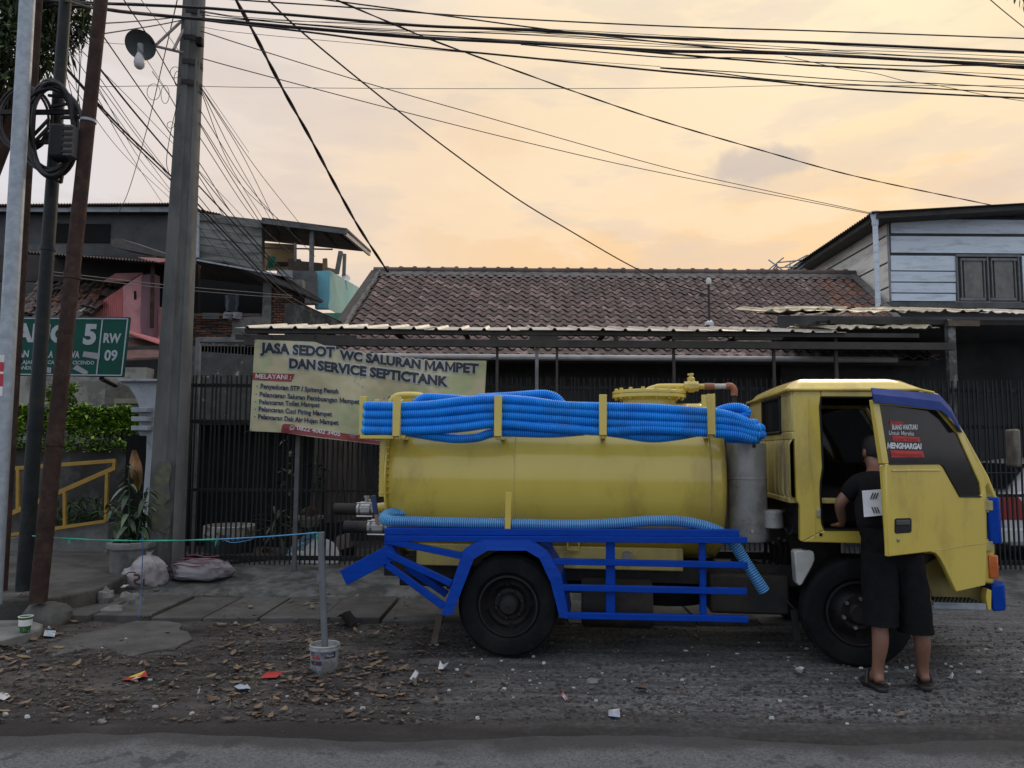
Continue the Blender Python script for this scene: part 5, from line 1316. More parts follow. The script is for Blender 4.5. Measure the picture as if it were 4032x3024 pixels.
mb = MB(); a, b = W(205, 492, 6.75) - s0, W(262, 630, 6.75) - s0; mb.box((a.x, -.06, b.z), (b.x, .10, a.z)); mb.build('case', BLK, sc_, bevel=.03)
mb = MB(); a, b = W(258, 498, 6.75) - s0, W(292, 620, 6.75) - s0
mb.box((a.x, -.05, b.z), (b.x, .08, a.z)); mb.build('cover', M('grey_ribbed_cover', (.10, .10, .10), (.06, .06, .06), 8, .6), sc_, bevel=.008)
for k in range(5):
    z = a.z - (k + .7) * (a.z - b.z) / 5.4; MB().box((a.x + .005, -.058, z - .012), (b.x + .004, -.05, z + .012)).build('rib', GREASE, sc_)

# ================================================================ STREET SIGN
SY = 8.3
sg = empty('street_sign', W(300, 1480, SY), 'green street sign with white lettering behind the leaning poles', 'sign'); s0 = sg.location.copy()
SGR = M('sign_green', (.004, .075, .055), (.004, .062, .046), 3, .6, dirt=(.01, .05, .04), damt=.4, spec=.2)
SWH = M('sign_grey_white', (.38, .41, .44), (.32, .35, .38), 8, .5)
qd = [(20, 1246), (510, 1248), (484, 1484), (20, 1478)]
mb = MB(); mb.prism([W(x, y, SY) - s0 for x, y in qd], (0, .04, 0)); mb.build('panel', SGR, sg, bevel=.005)
mb = MB()
ss = lambda x, y: W(x, y, SY - .004) - s0
for a, b in (((24, 1253), (503, 1255)), ((503, 1255), (478, 1478)), ((478, 1478), (24, 1473)), ((404, 1254), (380, 1475))):
    mb.beam(ss(*a), ss(*b), .013, .004, up=(0, 1, 0))
mb.build('border', SWH, sg)
st_ = lambda x, y: W(x, y, SY - .006) - s0
mb = MB()
UP = (.11, -1)
px_text(mb, 'GANG', (-10, 1338), (262, 1348), 66, st_, .05, up=UP)
px_text(mb, '5', (325, 1352), (376, 1353), 74, st_, .05, up=UP)
px_text(mb, 'RW', (406, 1348), (474, 1350), 36, st_, .04, up=UP)
px_text(mb, '09', (409, 1418), (460, 1419), 40, st_, .03, up=UP)
for s, a, b, h, bo in (('LAN', (56, 1405), (112, 1406), 26, .035), ('ALA', (164, 1407), (208, 1408), 26, .035), ('WA', (268, 1408), (312, 1409), 26, .035), ('PAJAJARAN', (60, 1432), (160, 1434), 14, .02), ('KECAMATAN CICENDO', (166, 1433), (370, 1435), 14, .02), ('BANDUNG', (64, 1454), (158, 1456), 14, .02)):
    px_text(mb, s, a, b, h, st_, bo, up=UP)
mb.build('lettering', SWH, sg)
mb = MB()
for pts in ([(330, 1383), (394, 1392), (391, 1416), (324, 1404)], [(303, 1436), (348, 1464), (340, 1479), (286, 1452)], [(165, 1442), (203, 1448), (200, 1470), (163, 1462)]):
    mb.poly([W(x, y, SY - .008) - s0 for x, y in pts])
mb.build('tape_strip', M('grey_tape', (.30, .31, .33), (.24, .25, .27), 6, .6), sg)
mb = MB()
for x in (130, 400):
    p, q = W(x, 1490, SY + .05) - s0, W(x, 2250, SY + .05) - s0; mb.tube([p, q] if x == 130 else [p, p + Vector((0, .3, -.05))], .03, 8)
mb.build('post', DPOLE, sg, smooth=True)

# ================================================================ GATE COLUMN, RAMP RAIL, HEDGE, PLANTER
gc = empty('gate_column', W(580, 2110, 9.9), 'tapered white gate column with three stub blocks', 'gate column'); g0 = gc.location.copy()
COLM = M('whitewashed_column', (.42, .45, .49), (.34, .37, .41), 3, .75, bump=.1, dirt=(.16, .17, .17), damt=.6, dscale=3, dcon=(.55, .65))
mb = MB(); mb.prism([W(x, y, 9.9) - g0 for x, y in [(472, 1498), (632, 1498), (626, 1700), (612, 1960), (592, 2160), (556, 2160), (562, 1960), (574, 1800), (576, 1716), (548, 1716), (545, 1690), (546, 1600), (530, 1560), (505, 1522), (472, 1512)]], (0, .28, 0)); mb.build('shaft', COLM, gc, bevel=.012)
mb = MB(); mb.prism([W(x, y, 9.85) - g0 for x, y in [(466, 1492), (632, 1492), (632, 1502), (466, 1502)]], (0, .36, 0)); mb.build('cap', COLM, gc, bevel=.006)
for y in (1604, 1640, 1676):
    mb = MB(); p, q = W(516, y, 9.78) - g0, W(582, y + 19, 9.78) - g0; mb.box((p.x, p.y, q.z), (q.x, p.y + .26, p.z)); mb.build('stub_block', COLM, gc, bevel=.006)
mb = MB(); wbox(mb, 500, 1716, 572, 2160, 10.2, .1); tag(mb.build('dark_door', BLKF), 'dark doorway panel beside the white gate column', 'door')
rl = empty('ramp_railing', W(300, 2080, 10.2), 'yellow painted pipe railing of a ramp behind the poles', 'railing'); r0_ = rl.location.copy()
YRL = M('ochre_rail_paint', (.42, .26, .035), (.32, .19, .03), 6, .55, dirt=(.16, .10, .04), damt=.4)
for nm, a, b, w_ in (('top_rail', (40, 1846), (456, 1814), .05), ('end_post', (452, 1812), (450, 1852), .045), ('sloping_rail', (36, 2026), (452, 1843), .06), ('post', (255, 1925), (256, 2068), .045), ('post', (423, 1850), (417, 2056), .045), ('post', (72, 1850), (70, 2010), .04), ('bottom_rail', (30, 2108), (418, 2052), .045)):
    mb = MB(); mb.beam(W(*a, 10.2) - r0_, W(*b, 10.2) - r0_, .04, w_, up=(0, 1, 0) if 'post' in nm else None); mb.build(nm, YRL, rl, bevel=.004)
mb = MB(); mb.prism([W(x, y, 10.25) for x, y in [(-100, 2140), (200, 2095), (425, 2060), (425, 2200), (-100, 2260)]], (0, .4, 0)); tag(mb.build('ramp', CONC, bevel=.01), kind='structure')
def foliage(n, fn, L, w, mats, seed, droop=.4):
    r = random.Random(seed); mb = MB()
    for i in range(n):
        p, nrm = fn(r)
        a = r.uniform(0, 6.28)
        d = (nrm * r.uniform(.2, 1) + Vector((math.cos(a), math.sin(a) * .7, r.uniform(-.5, .6)))).normalized()
        mb.mi = r.randrange(len(mats))
        blade(mb, p, d, L * r.uniform(.6, 1.3), w * r.uniform(.7, 1.2), droop * r.random(), 2, Vector((r.uniform(-.5, .5), r.uniform(-.5, .5), 1)).normalized())
    return mb
HG = [M('hedge_leaf_%s' % n, c, d, 9, .5) for n, c, d in (('lime', (.30, .46, .035), (.19, .34, .03)), ('mid', (.15, .28, .025), (.09, .18, .02)), ('deep', (.05, .11, .02), (.03, .07, .016)))]
hd_ = empty('hedge', W(300, 1740, 11.0), 'bright green leafy hedge on the low dark wall', 'hedge'); h0 = hd_.location.copy()
hx0, hx1 = W(40, 1700, 11).x, W(548, 1700, 11).x
hz = lambda x: 1.98 + .14 * noise.noise(Vector((x * 2.2, 0, 1))) + .06 * noise.noise(Vector((x * 7, 2, 1))) + (.35 if -6.62 < x < -6.35 else 0)
zb_ = W(300, 1728, 11).z
def hfn(r):
    x = r.uniform(hx0, hx1); k = r.random() ** .6
    zt_ = hz(x) + .12; z = zb_ + (zt_ - zb_) * k
    dep = .30 * (1 - .5 * k)
    y = 11.0 + r.uniform(-dep, dep * .7)
    if r.random() < .08: z = zb_ - r.random() * .18; y = 10.66 - r.random() * .06
    x += .06 * noise.noise(Vector((z * 6, y * 5, x * 4)))
    return Vector((x, y, z)) - h0, Vector((0, -.6, .6))
foliage(5200, hfn, .10, .042, [HG[0], HG[0], HG[1], HG[1], HG[2]], 5).build('foliage', [HG[0], HG[0], HG[1], HG[1], HG[2]], hd_, smooth=True, ang=180)
mb = MB()
for i in range(22):
    x = hx0 + (hx1 - hx0) * (i + .5) / 22; mb.tube([Vector((x, 11.05, zb_ - .1)) - h0, Vector((x + .08, 11.0, hz(x) - .08)) - h0], .012, 5)
mb.build('branch', RUST, hd_)
# weeds at the foot of the ramp
def wfn(r): 
    s = r.random(); p = W(215 + 195 * s, 2070 - 30 * s, 10.35 + r.uniform(-.1, .3)); p.z += r.random() ** 2 * .28; return p, Vector((0, -.2, 1))
tag(foliage(420, wfn, .16, .022, [LFD, HG[2]], 6).build('weeds', [LFD, HG[2]]), kind='stuff')
# planter with a tall leafy plant
pc = G(470, 2262, .195)
pt = empty('planter', (pc.x, pc.y + .22, .195), 'eight sided grey concrete planter at the end of the walkway', 'planter')
pw_ = (W(560, 2200, pc.y + .1).x - W(382, 2200, pc.y + .1).x) / 2
ztop = W(470, 2140, pc.y).z - .195
mb = MB().lathe([(pw_ * .80, 0), (pw_ * .90, ztop * .72), (pw_ * .92, ztop * .74), (pw_ * 1.02, ztop * .78), (pw_ * 1.04, ztop * .95), (pw_ * 1.0, ztop), (pw_ * .86, ztop), (pw_ * .84, ztop * .85)], (0, 0, 0), (0, 0, 1), 8, a0=.39, cap=False); mb.build('bowl', CONC, pt, bevel=.012)
mb = MB().lathe([(0, ztop * .86), (pw_ * .86, ztop * .84)], (0, 0, 0), (0, 0, 1), 12); mb.build('soil', BLKF, pt)
pp = empty('potted_plant', (pc.x, pc.y + .22, .195 + ztop * .85), 'tall broad leaved plant growing in the concrete planter', 'plant')
r = random.Random(14); H = W(470, 1830, pc.y + .2).z - pp.location.z
PLF = [M('plant_leaf_%s' % n, c, d, 6, .45) for n, c, d in (('deep', (.030, .062, .028), (.02, .045, .02)), ('mid', (.055, .10, .045), (.038, .075, .034)), ('pale', (.15, .20, .11), (.10, .15, .08)))]
for sx, hh in ((-.02, 1.0), (.06, .72), (-.10, .5)):
    tip = Vector((sx * 2.5, r.uniform(-.05, .05), H * hh)); mb = MB(); mb.tube([Vector((sx, 0, -.05)), tip * .5 + Vector((sx * .3, 0, 0)), tip], [.016, .012, .006], 6); mb.build('stem', PLF[0], pp, smooth=True)
    for i in range(int(46 * hh)):
        t = .06 + .94 * r.random() ** (.85); a = r.uniform(0, 6.28); el = r.uniform(-.2, .8)
        c = Vector((sx, 0, 0)).lerp(tip, t); L = (.25 - .10 * t) * r.uniform(.6, 1.15)
        mb = MB(); blade(mb, c, Vector((math.cos(a) * math.cos(el), math.sin(a) * math.cos(el), math.sin(el))), L, L * .30, r.uniform(.5, 1.2), 5); mb.build('leaf', r.choices(PLF, (5, 4, .8))[0], pp, smooth=True, ang=180)
mb = MB()
a_ = [(528, 1775), (520, 1800), (512, 1830), (520, 1860), (545, 1868), (555, 1850), (552, 1815), (540, 1790)]
f3 = lambda x, y: W(x, y, pc.y + .42 + .05 * math.sin(y * .05) + .03 * math.sin(x * .2))
mb.grid(lambda s, t: f3(528 + 14 * t + (8 + 44 * math.sin(math.pi * (t * .85 + .08)) ** 1.2) * (s - .5), 1772 + 160 * t), 6, 14)
tag(mb.build('dry_leaf', M('brown_dry_leaf', (.24, .12, .045), (.16, .08, .03), 9, .7), smooth=True, ang=180), 'large curled brown dry leaf hanging beside the gate column', 'leaf')

# ================================================================ SACKS, CUP, BUCKET, STRING
SACK = M('dirty_woven_sack', (.38, .36, .37), (.27, .255, .265), 4, .7, bump=.25, bscale=120, dirt=(.14, .12, .115), damt=.7, dscale=5, dcon=(.5, .6))
SACK2 = M('mauve_woven_sack', (.24, .225, .245), (.165, .155, .17), 4, .7, bump=.25, bscale=120, dirt=(.12, .085, .10), damt=.6, dscale=4, stretch=(.6, 1.6, 1))
def sack(label, c, r, seed, mat, rot, sq=1.0, knot=False):
    root = empty('sack', c, label, 'sack'); root.rotation_euler = (0, 0, rot)
    mb = MB(); nu, nv = 44, 30; vs = []
    for i in range(nv + 1):
        th = math.pi * i / nv
        for j in range(nu):
            ph = 2 * math.pi * j / nu
            d = Vector((math.sin(th) * math.cos(ph), math.sin(th) * math.sin(ph), math.cos(th)))
            e = Vector(tuple(math.copysign(abs(x) ** sq, x) for x in d))
            f1 = 1 + .22 * noise.noise(d * 1.3 + Vector((seed, 0, 0))) + .10 * (1 - abs(noise.noise(d * 1.7 + Vector((0, seed, 0)))) * 3) + .05 * (1 - abs(noise.noise(Vector((d.x * 1.6 + d.z * 2.2, d.y * 6.5, d.z * 5 - d.x * 2)) + Vector((seed, 0, 4)))) * 3)
            p = Vector((e.x * r[0], e.y * r[1], e.z * r[2])) * f1
            if knot and d.z > .55: p.x *= 1 - (d.z - .55) * .8; p.y *= 1 - (d.z - .55) * .8; p.z += .05 * (d.z - .55)
            p.z = max(p.z, -r[2] * .88)
            vs.append(p)
    mb.add(vs, [(i * nu + j, (i + 1) * nu + j, (i + 1) * nu + (j + 1) % nu, i * nu + (j + 1) % nu) for i in range(nv) for j in range(nu)])
    mb.build('bag', mat, root, smooth=True, ang=60)
    return root
k1 = G(530, 2338); k1.y += .2
s1 = sack('tied dirty white rubbish sack slumped at the walkway corner', Vector((k1.x, k1.y, .17)), (.21, .18, .19), 2.2, SACK, .3, .8, True)
mb = MB()
for a in range(7):
    t = -.9 + a * .3; mb.add([(-.02, -.02, .17), (.02, .0, .17), (.10 * math.sin(t) + .02, .05 * math.cos(t) - .05, .25 + .03 * math.cos(a * 2)), (.10 * math.sin(t) - .03, .05 * math.cos(t) - .03, .24)], [(0, 1, 2, 3)])
mb.build('tied_neck', SACK, s1, smooth=True)
lm = MB()
for i in range(14):
    a = 2 * math.pi * i / 14; a1 = 2 * math.pi * (i + 1) / 14
sk_s = lambda x, y: Vector((x, -.215 - .02 * math.cos(x * 6), y))
def strip(pts, w): 
    for p, q in zip(pts, pts[1:]): lm.beam(sk_s(*p), sk_s(*q), w, .004, up=(0, 1, 0))
strip([(-.09 + .085 * math.cos(a), -.02 + .085 * math.sin(a)) for a in [math.pi * .35 + math.pi * 1.15 * i / 12 for i in range(13)]], .012)
strip([(-.07, .035), (-.02, .03), (-.01, -.01), (-.06, -.02), (-.05, -.06), (.0, -.07)], .022); strip([(.03, -.01), (.03, -.08), (.07, -.085)], .02)
lm.build('printed_mark', M('dark_maroon_print', (.06, .03, .035), None, 8, .7), s1)
s2 = sack('full mauve woven sack lying flat on the driveway by the concrete pole', Vector((G(760, 2290, .1).x, 8.75, .19)), (.30, .20, .105), 5.7, SACK2, -.12, .7)
lm = MB()
for k in range(3):
    px_text(lm, ('SEMEN', 'PORTLAND', '50 KG')[k], (0, 0), (60, 0), 12, (lambda k: (lambda x, y: Vector((-.16 + x / 60 * (.26 + .02 * k), -.17 + .07 * k + -y / 12 * .035, .115 + .02 * k))))(k), .02)
pass
sr = MB()
for k in range(4):
    x0_ = -.26 + .03 * k
    sr.tube(smooth_path([(x0_ + .1 * j, -.20 + .055 * k + .02 * math.sin(j), .075 + .028 * k + .01 * math.sin(j * 2)) for j in range(5)], 3), .006, 5)
sr.build('printed_stripe', M('faded_red_print', (.22, .07, .09), None, 8, .8), s2)

cu = empty('paper_cup', G(98, 2487, .07), 'empty green paper cup standing on the low kerb', 'cup')
CUPG = M('green_cup_print', (.035, .13, .035), (.02, .085, .025), 30, .4, dirt=(.35, .40, .28), damt=.9, dscale=34, dcon=(.58, .62))
mb = MB().lathe([(.036, 0), (.052, .12), (.05, .118), (.034, .003), (0, .003)], (0, 0, 0), (0, 0, 1), 24, cap=False); mb.build('body', CUPG, cu, smooth=True)
mb = MB().lathe([(.051, .116), (.055, .118), (.055, .124), (.050, .124), (.048, .05)], (0, 0, 0), (0, 0, 1), 24, cap=False); mb.build('rim', WHT, cu, smooth=True)
mb = MB().lathe([(.0465, .075), (.0475, .085)], (0, 0, 0), (0, 0, 1), 24, cap=False)
for k in range(3): 
    a = R(-110 + 25 * k); mb.poly([(.0465 * math.cos(a + da) * (1 + .1 * (z - .07) / .05), .0465 * math.sin(a + da) * (1 + .1 * (z - .07) / .05), z) for da, z in ((0, .085), (.3, .09), (.3, .105), (0, .1))])
mb.build('gold_label', YELP, cu)

bk_p = G(1262, 2660); bk_r = 57 * bk_p.y / F
bu = empty('paint_bucket', (bk_p.x, bk_p.y + bk_r, 0), 'dirty paint bucket with torn blue label holding the grey pipe', 'bucket')
bh = W(1260, 2548, bk_p.y).z
BKM = M('stained_white_bucket', (.32, .33, .33), (.21, .22, .225), 7, .5, dirt=(.13, .12, .11), damt=.75, dscale=6, dcon=(.48, .58))
mb = MB().lathe([(bk_r * .86, 0), (bk_r * .90, .012), (bk_r * .98, bh * .80), (bk_r * 1.06, bh * .82), (bk_r * 1.06, bh * .88), (bk_r * 1.02, bh * .89), (bk_r * 1.04, bh * .97), (bk_r * 1.0, bh), (bk_r * .95, bh * .99), (bk_r * .93, bh * .85)], (0, 0, 0), (0, 0, 1), 36, cap=False); mb.build('pail', BKM, bu, smooth=True, ang=30)
mb = MB().lathe([(0, bh * .86), (bk_r * .94, bh * .85)], (0, 0, 0), (0, 0, 1), 24); mb.build('fill', CONC, bu)
def bsf(off):
    def f(a, z): 
        r_ = bk_r * (.90 + .08 * z / (bh * .8)) + off; return Vector((r_ * math.sin(R(a)), -r_ * math.cos(R(a)), z))
    return f
def bpatch(mb, a0, a1, z0, z1, off=.002, n=6):
    f = bsf(off)
    for k in range(n):
        x0_, x1_ = a0 + (a1 - a0) * k / n, a0 + (a1 - a0) * (k + 1) / n
        mb.add([f(x0_, z0), f(x1_, z0), f(x1_, z1), f(x0_, z1)], [(0, 1, 2, 3)])
LB = {n: M('label_' + n, c, tuple(x * .6 for x in c), 12, .5, dirt=(.3, .3, .3), damt=.6, dscale=14) for n, c in (('navy', (.02, .035, .13)), ('red', (.32, .06, .05)), ('maroon', (.06, .03, .05)), ('cyan', (.10, .24, .33)), ('grey', (.24, .25, .27)))}
h_ = bh * .8
for nm, quads in (('navy', [(-50, 4, .80, .98), (6, 60, .72, .98)]), ('red', [(-42, -2, .68, .84)]), ('maroon', [(-52, -26, .42, .60), (-24, 2, .42, .60)]), ('cyan', [(-52, 2, .62, .655), (-50, 3, .12, .155), (3.5, 5.5, .08, .98)]), ('grey', [(-50, -28, .18, .38), (-22, 2, .18, .38)])):
    mb = MB()
    for k, (a0, a1, z0_, z1_) in enumerate(quads): bpatch(mb, a0, a1, z0_ * h_, z1_ * h_, .002 + .001 * (nm == 'red') + .0005 * (nm == 'cyan'))
    mb.build('label_patch', LB[nm], bu)
mb = MB(); f = bsf(.0035); px_text(mb, 'Aqua', (0, 0), (30, -1), 8, lambda x, y: f(20 + x, h_ * .80 - y * h_ * .0125), .03); mb.build('lettering', M('yellow_print', (.45, .36, .08), None, 9, .5), bu)
pi_ = empty('grey_pipe', (bk_p.x + .005, bk_p.y + bk_r, bh * .5), 'upright grey plastic pipe standing in the paint bucket', 'pipe')
p1_ = W(1262, 2096, bk_p.y + bk_r); mb = MB().tube([Vector((0, 0, 0)), p1_ - pi_.location], .0235, 16); mb.build('pipe', M('grey_pvc', (.135, .148, .162), (.10, .11, .122), 5, .55), pi_, smooth=True)
js = (W(1262, 2270, bk_p.y + bk_r) - pi_.location); mb = MB().lathe([(.0235, -.03), (.027, -.03), (.027, .03), (.0235, .03)], js, (0, 0, 1), 16, cap=False); mb.build('coupling', bpy.data.materials['grey_pvc'], pi_, smooth=True)
rp_ = empty('raffia_string', W(700, 2106, 6.0), 'green and blue raffia string stretched from the dark pole to the grey pipe', 'string'); r0_ = rp_.location.copy()
gs = M('green_raffia', (.03, .42, .27), (.02, .32, .22), 20, .5); bs_ = M('blue_raffia', (.08, .33, .60), (.06, .25, .50), 20, .5)
P0, P1 = W(128, 2110, 7.0), W(1250, 2097, bk_p.y + bk_r - .03)
def sag(t, s=.05): p = P0.lerp(P1, t); p.z -= s * 4 * t * (1 - t); return p - r0_
mb = MB().tube([sag(t / 40) for t in range(0, 29)], [.0055 + .002 * math.sin(i) for i in range(29)], 5); mb.build('green_part', gs, rp_, smooth=True)
mb = MB().tube([sag(t / 40) for t in range(28, 41)], .0045, 5)
mb.tube(smooth_path([sag(.72), sag(.75) + Vector((0, 0, -.03)), sag(.80) + Vector((0, 0, -.02)), sag(.82)], 4), .002, 4); mb.build('blue_part', bs_, rp_, smooth=True)
mb = MB()
for t, m_ in ((.045, 0), (.16, 0), (.70, 0), (1.0, 0)):
    c = sag(t)
    for k in range(4): a = k * 1.7; mb.add([c, c + Vector((.012 * math.cos(a), 0, -.02)), c + Vector((.02 * math.cos(a) + .01, .004, -.045 - .01 * k))], [(0, 1, 2)])
mb.build('knot', gs, rp_)
hs = empty('hanging_string', W(562, 2110, 7.9), 'blue string hanging down in front of the tied white sack', 'string'); h0 = hs.location.copy()
mb = MB().tube(smooth_path([W(562, 2106, 7.2) - h0, W(561, 2200, 7.2) - h0, W(556, 2320, 7.2) - h0, W(552, 2370, 7.1) - h0, W(544, 2430, 6.95) - h0], 4), .004, 5); mb.build('strand', M('dark_blue_raffia', (.03, .10, .26), None, 15, .6), hs, smooth=True)

# ================================================================ TREES
TRL = [M('tree_leaf_%s' % n, c, d, 7, .55) for n, c, d in (('dark', (.035, .06, .024), (.024, .042, .018)), ('mid', (.065, .11, .036), (.045, .08, .027)), ('light', (.15, .20, .07), (.11, .15, .05)))]
tr_ = empty('leafy_tree', W(-250, 2000, 8.6), 'dark leafy tree filling the upper left corner behind the poles', 'tree'); t0_ = tr_.location.copy(); t0_.z = 0; tr_.location.z = 0
mb = MB(); mb.tube([Vector((0, 0, 0)), Vector((.05, .1, 2.5)), Vector((.3, 0, 4.6))], [.17, .14, .11], 10)
tips = [W(60, 90, 8.3), W(240, 40, 8.6), W(20, 260, 8.2), W(300, 130, 8.9), W(150, 220, 8.5), W(-200, 100, 8.6), W(200, -150, 8.6)]
for tp in tips:
    q = tp - t0_; mb.tube(smooth_path([Vector((.3, 0, 4.4)), Vector((.3, 0, 4.6)).lerp(q, .5) + Vector((0, 0, .25)), q], 5), [.06 - .0045 * i for i in range(11)], 6)
mb.build('trunk', RUST, tr_, smooth=True)
cl_ = [(40, 60, 150, 8.4), (150, 40, 120, 8.5), (250, 70, 100, 8.7), (60, 190, 110, 8.3), (170, 170, 95, 8.5), (300, 110, 55, 8.8), (20, 290, 75, 8.3), (190, 255, 45, 8.5), (-60, 200, 150, 8.4), (100, -80, 170, 8.5), (300, -30, 90, 8.8), (-10, 380, 40, 8.4), (255, 175, 45, 8.7)]
def tfn(r):
    x, y, rad, Y = r.choices(cl_, [c[2] ** 2 for c in cl_])[0]
    d = Vector((r.gauss(0, 1), r.gauss(0, 1), r.gauss(0, 1))).normalized() * r.random() ** .35
    k = rad * Y / F
    return W(x, y, Y) + d * k * 1.05 - t0_, Vector((d.x, d.y, d.z - .6))
foliage(5200, tfn, .12, .034, [TRL[0], TRL[0], TRL[1], TRL[0], TRL[2]], 8, .6).build('crown', [TRL[0], TRL[0], TRL[1], TRL[0], TRL[2]], tr_, smooth=True, ang=180)
tr2 = empty('overhanging_branch', W(4120, -40, 5), 'dark leaf tips hanging into the upper right corner', 'branch'); t0 = tr2.location.copy()
mb = MB()
r = random.Random(3)
for (x, y, dx, dz) in ((4000, -20, -.3, -1), (4018, -10, -.1, -1), (4030, 0, .2, -1), (4036, 10, .1, -1), (3988, -30, -.6, -.8), (4024, -20, .0, -1), (4034, 20, -.2, -1), (4040, -6, -.4, -1)):
    blade(mb, W(x, y, 5) - t0, Vector((dx, r.uniform(-.3, .3), dz)), .075, .02, .1, 3)
mb.build('leaf_tips', TRL[0], tr2); MB().tube([W(4200, -120, 5) - t0, W(3995, -25, 5) - t0], .008, 5).build('twig', RUST, tr2)

# ================================================================ TANK TRUCK
TO = G(1997, 2590)
TM = Matrix.Translation(TO) @ Matrix.Rotation(R(-6.5), 4, 'Z')
TI = TM.inverted()
LC = TI @ CAM
def lray(px, py): return TI.to_3x3() @ ray(px, py)
def T(px, py, v):                                # truck frame: u forward, v away from the road, w up
    d = lray(px, py); return LC + d * ((v - LC.y) / d.y)
def TU(px, py, u):                               # on a cross plane
    d = lray(px, py); return LC + d * ((u - LC.x) / d.x)
truck = empty('tank_truck', label='yellow and blue septic tank truck parked with its near door open', cat='truck', mat=TM)
def tprism(mb, pts, v, dv): return mb.prism([T(x, y, v) for x, y in pts], (0, dv, 0))
def tbox(mb, x0, y0, x1, y1, v, dv):
    a, b = T(x0, y0, v), T(x1, y1, v)
    return mb.box((a.x, v, a.z), (b.x, v + dv, b.z))
def tbeam(mb, x0, y0, x1, y1, v, hpx, th, v1=None):
    p, q = T(x0, y0, v), T(x1, y1, v if v1 is None else v1)
    h = hpx * (p - LC).length / F
    return mb.beam(p, q, th, h)

# --- tank: horizontal cylinder with dished ends
tw, tv, tr = 1.315, 0.89, 0.655
uL, uR = T(1540, 1900, 0.3).x, T(2835, 1900, 0.3).x
prof = []
for i in range(9):
    a = i / 8 * math.pi / 2
    prof.append((tr * math.sin(a) ** 0.75, uL - 0.10 * math.cos(a)))
for u in (2020, 2026, 2032):
    prof.append((tr + (0.004 if u == 2026 else 0), T(u, 1900, 0.25).x))
prof += [(tr, uR - 0.10), (tr + 0.003, uR - 0.09), (tr, uR - 0.08)]
for i in range(9):
    a = (1 - i / 8) * math.pi / 2
    prof.append((tr * math.sin(a) ** 0.75, uR + 0.10 * math.cos(a)))
tank = MB().lathe(prof, (0, tv, tw), (1, 0, 0), 72).build('tank', YEL, truck, smooth=True, ang=50)
mb = MB()
mb.lathe([(tr + .05, 0), (tr + .05, .012), (tr - .02, .012), (tr - .02, 0)], (uL - .03, tv, tw), (1, 0, 0), 48, cap=False)
mb.build('tank_flange', YEL, tank, smooth=True)
mb = MB(); xs_ = T(2026, 1900, .25).x
mb.lathe([(tr + .001, -.005), (tr + .006, -.003), (tr + .006, .003), (tr + .001, .005)], (xs_, tv, tw), (1, 0, 0), 72, cap=False); mb.build('weld_seam', YELD, tank, smooth=True)
mb = MB(); mb.lathe([(tr + .001, -.005), (tr + .006, -.003), (tr + .006, .003), (tr + .001, .005)], (uR - .07, tv, tw), (1, 0, 0), 72, cap=False); mb.build('weld_seam', YELD, tank, smooth=True)
# saddle under the tank
mb = MB(); a = T(1640, 2140, .45); b = T(2690, 2140, .45)
mb.box((a.x, .45, .60), (b.x, 1.35, .78)); mb.build('saddle', YELD, truck, bevel=.01)
mb = MB()
pts = [T(2234, 2128, .43), T(2236, 2164, .43), T(2278, 2166, .43), T(2280, 2130, .43)]
mb.tube(pts, .009, 6); mb.build('tie_hook', YEL, truck, smooth=True)
mb = MB(); c = T(2470, 2194, .30)
mb.lathe([(.0, -.02), (.042, -.02), (.045, .0), (.045, .05)], c, (0, 1, 0), 8); mb.build('reflector', SILV, truck)
# sight gauge at the rear end
mb = MB(); a = T(1500, 1722, .25); b = T(1522, 1955, .25)
mb.box((a.x, .22, b.z), (b.x, .26, a.z)); mb.box((a.x + .012, .212, b.z + .02), (b.x - .012, .222, a.z - .02))
gauge = mb.build('sight_gauge', YEL, truck, bevel=.003)
bolt = MB().lathe([(0, -.012), (.008, -.012), (.008, .01)], (0, 0, 0), (0, 1, 0), 6).mesh('bolt', YEL)
for i in range(9):
    z = a.z - .03 - i * (a.z - b.z - .06) / 8
    for sx in (a.x + .004, b.x + .012):
        inst('bolt', bolt, gauge, Matrix.Translation((sx, .23, z)))
# manhole on top
mc = T(2555, 1552, tv)
mz = T(2555, 1556, tv - .1).z
mh = MB()
mh.lathe([(.235, tw + tr - .05), (.235, tw + tr + .02), (.25, mz - .03), (.31, mz - .022), (.318, mz - .02), (.318, mz + .008), (.305, mz + .008),
          (.305, mz + .014), (.318, mz + .014), (.318, mz + .036), (.30, mz + .042), (0, mz + .045)], (mc.x, tv, 0), (0, 0, 1), 40)
mh = mh.build('manhole', YEL, truck, smooth=True, ang=30)
bm_ = MB().lathe([(0, -.048), (.015, -.048), (.015, -.03), (.008, -.03), (.008, .03), (.016, .03), (.016, .05), (0, .052)], (0, 0, 0), (0, 0, 1), 6).mesh('bolt', YEL)
for i in range(16):
    t = 2 * math.pi * (i + .4) / 16
    inst('bolt', bm_, mh, Matrix.Translation((mc.x + .285 * math.cos(t), tv + .285 * math.sin(t), mz + .01)))
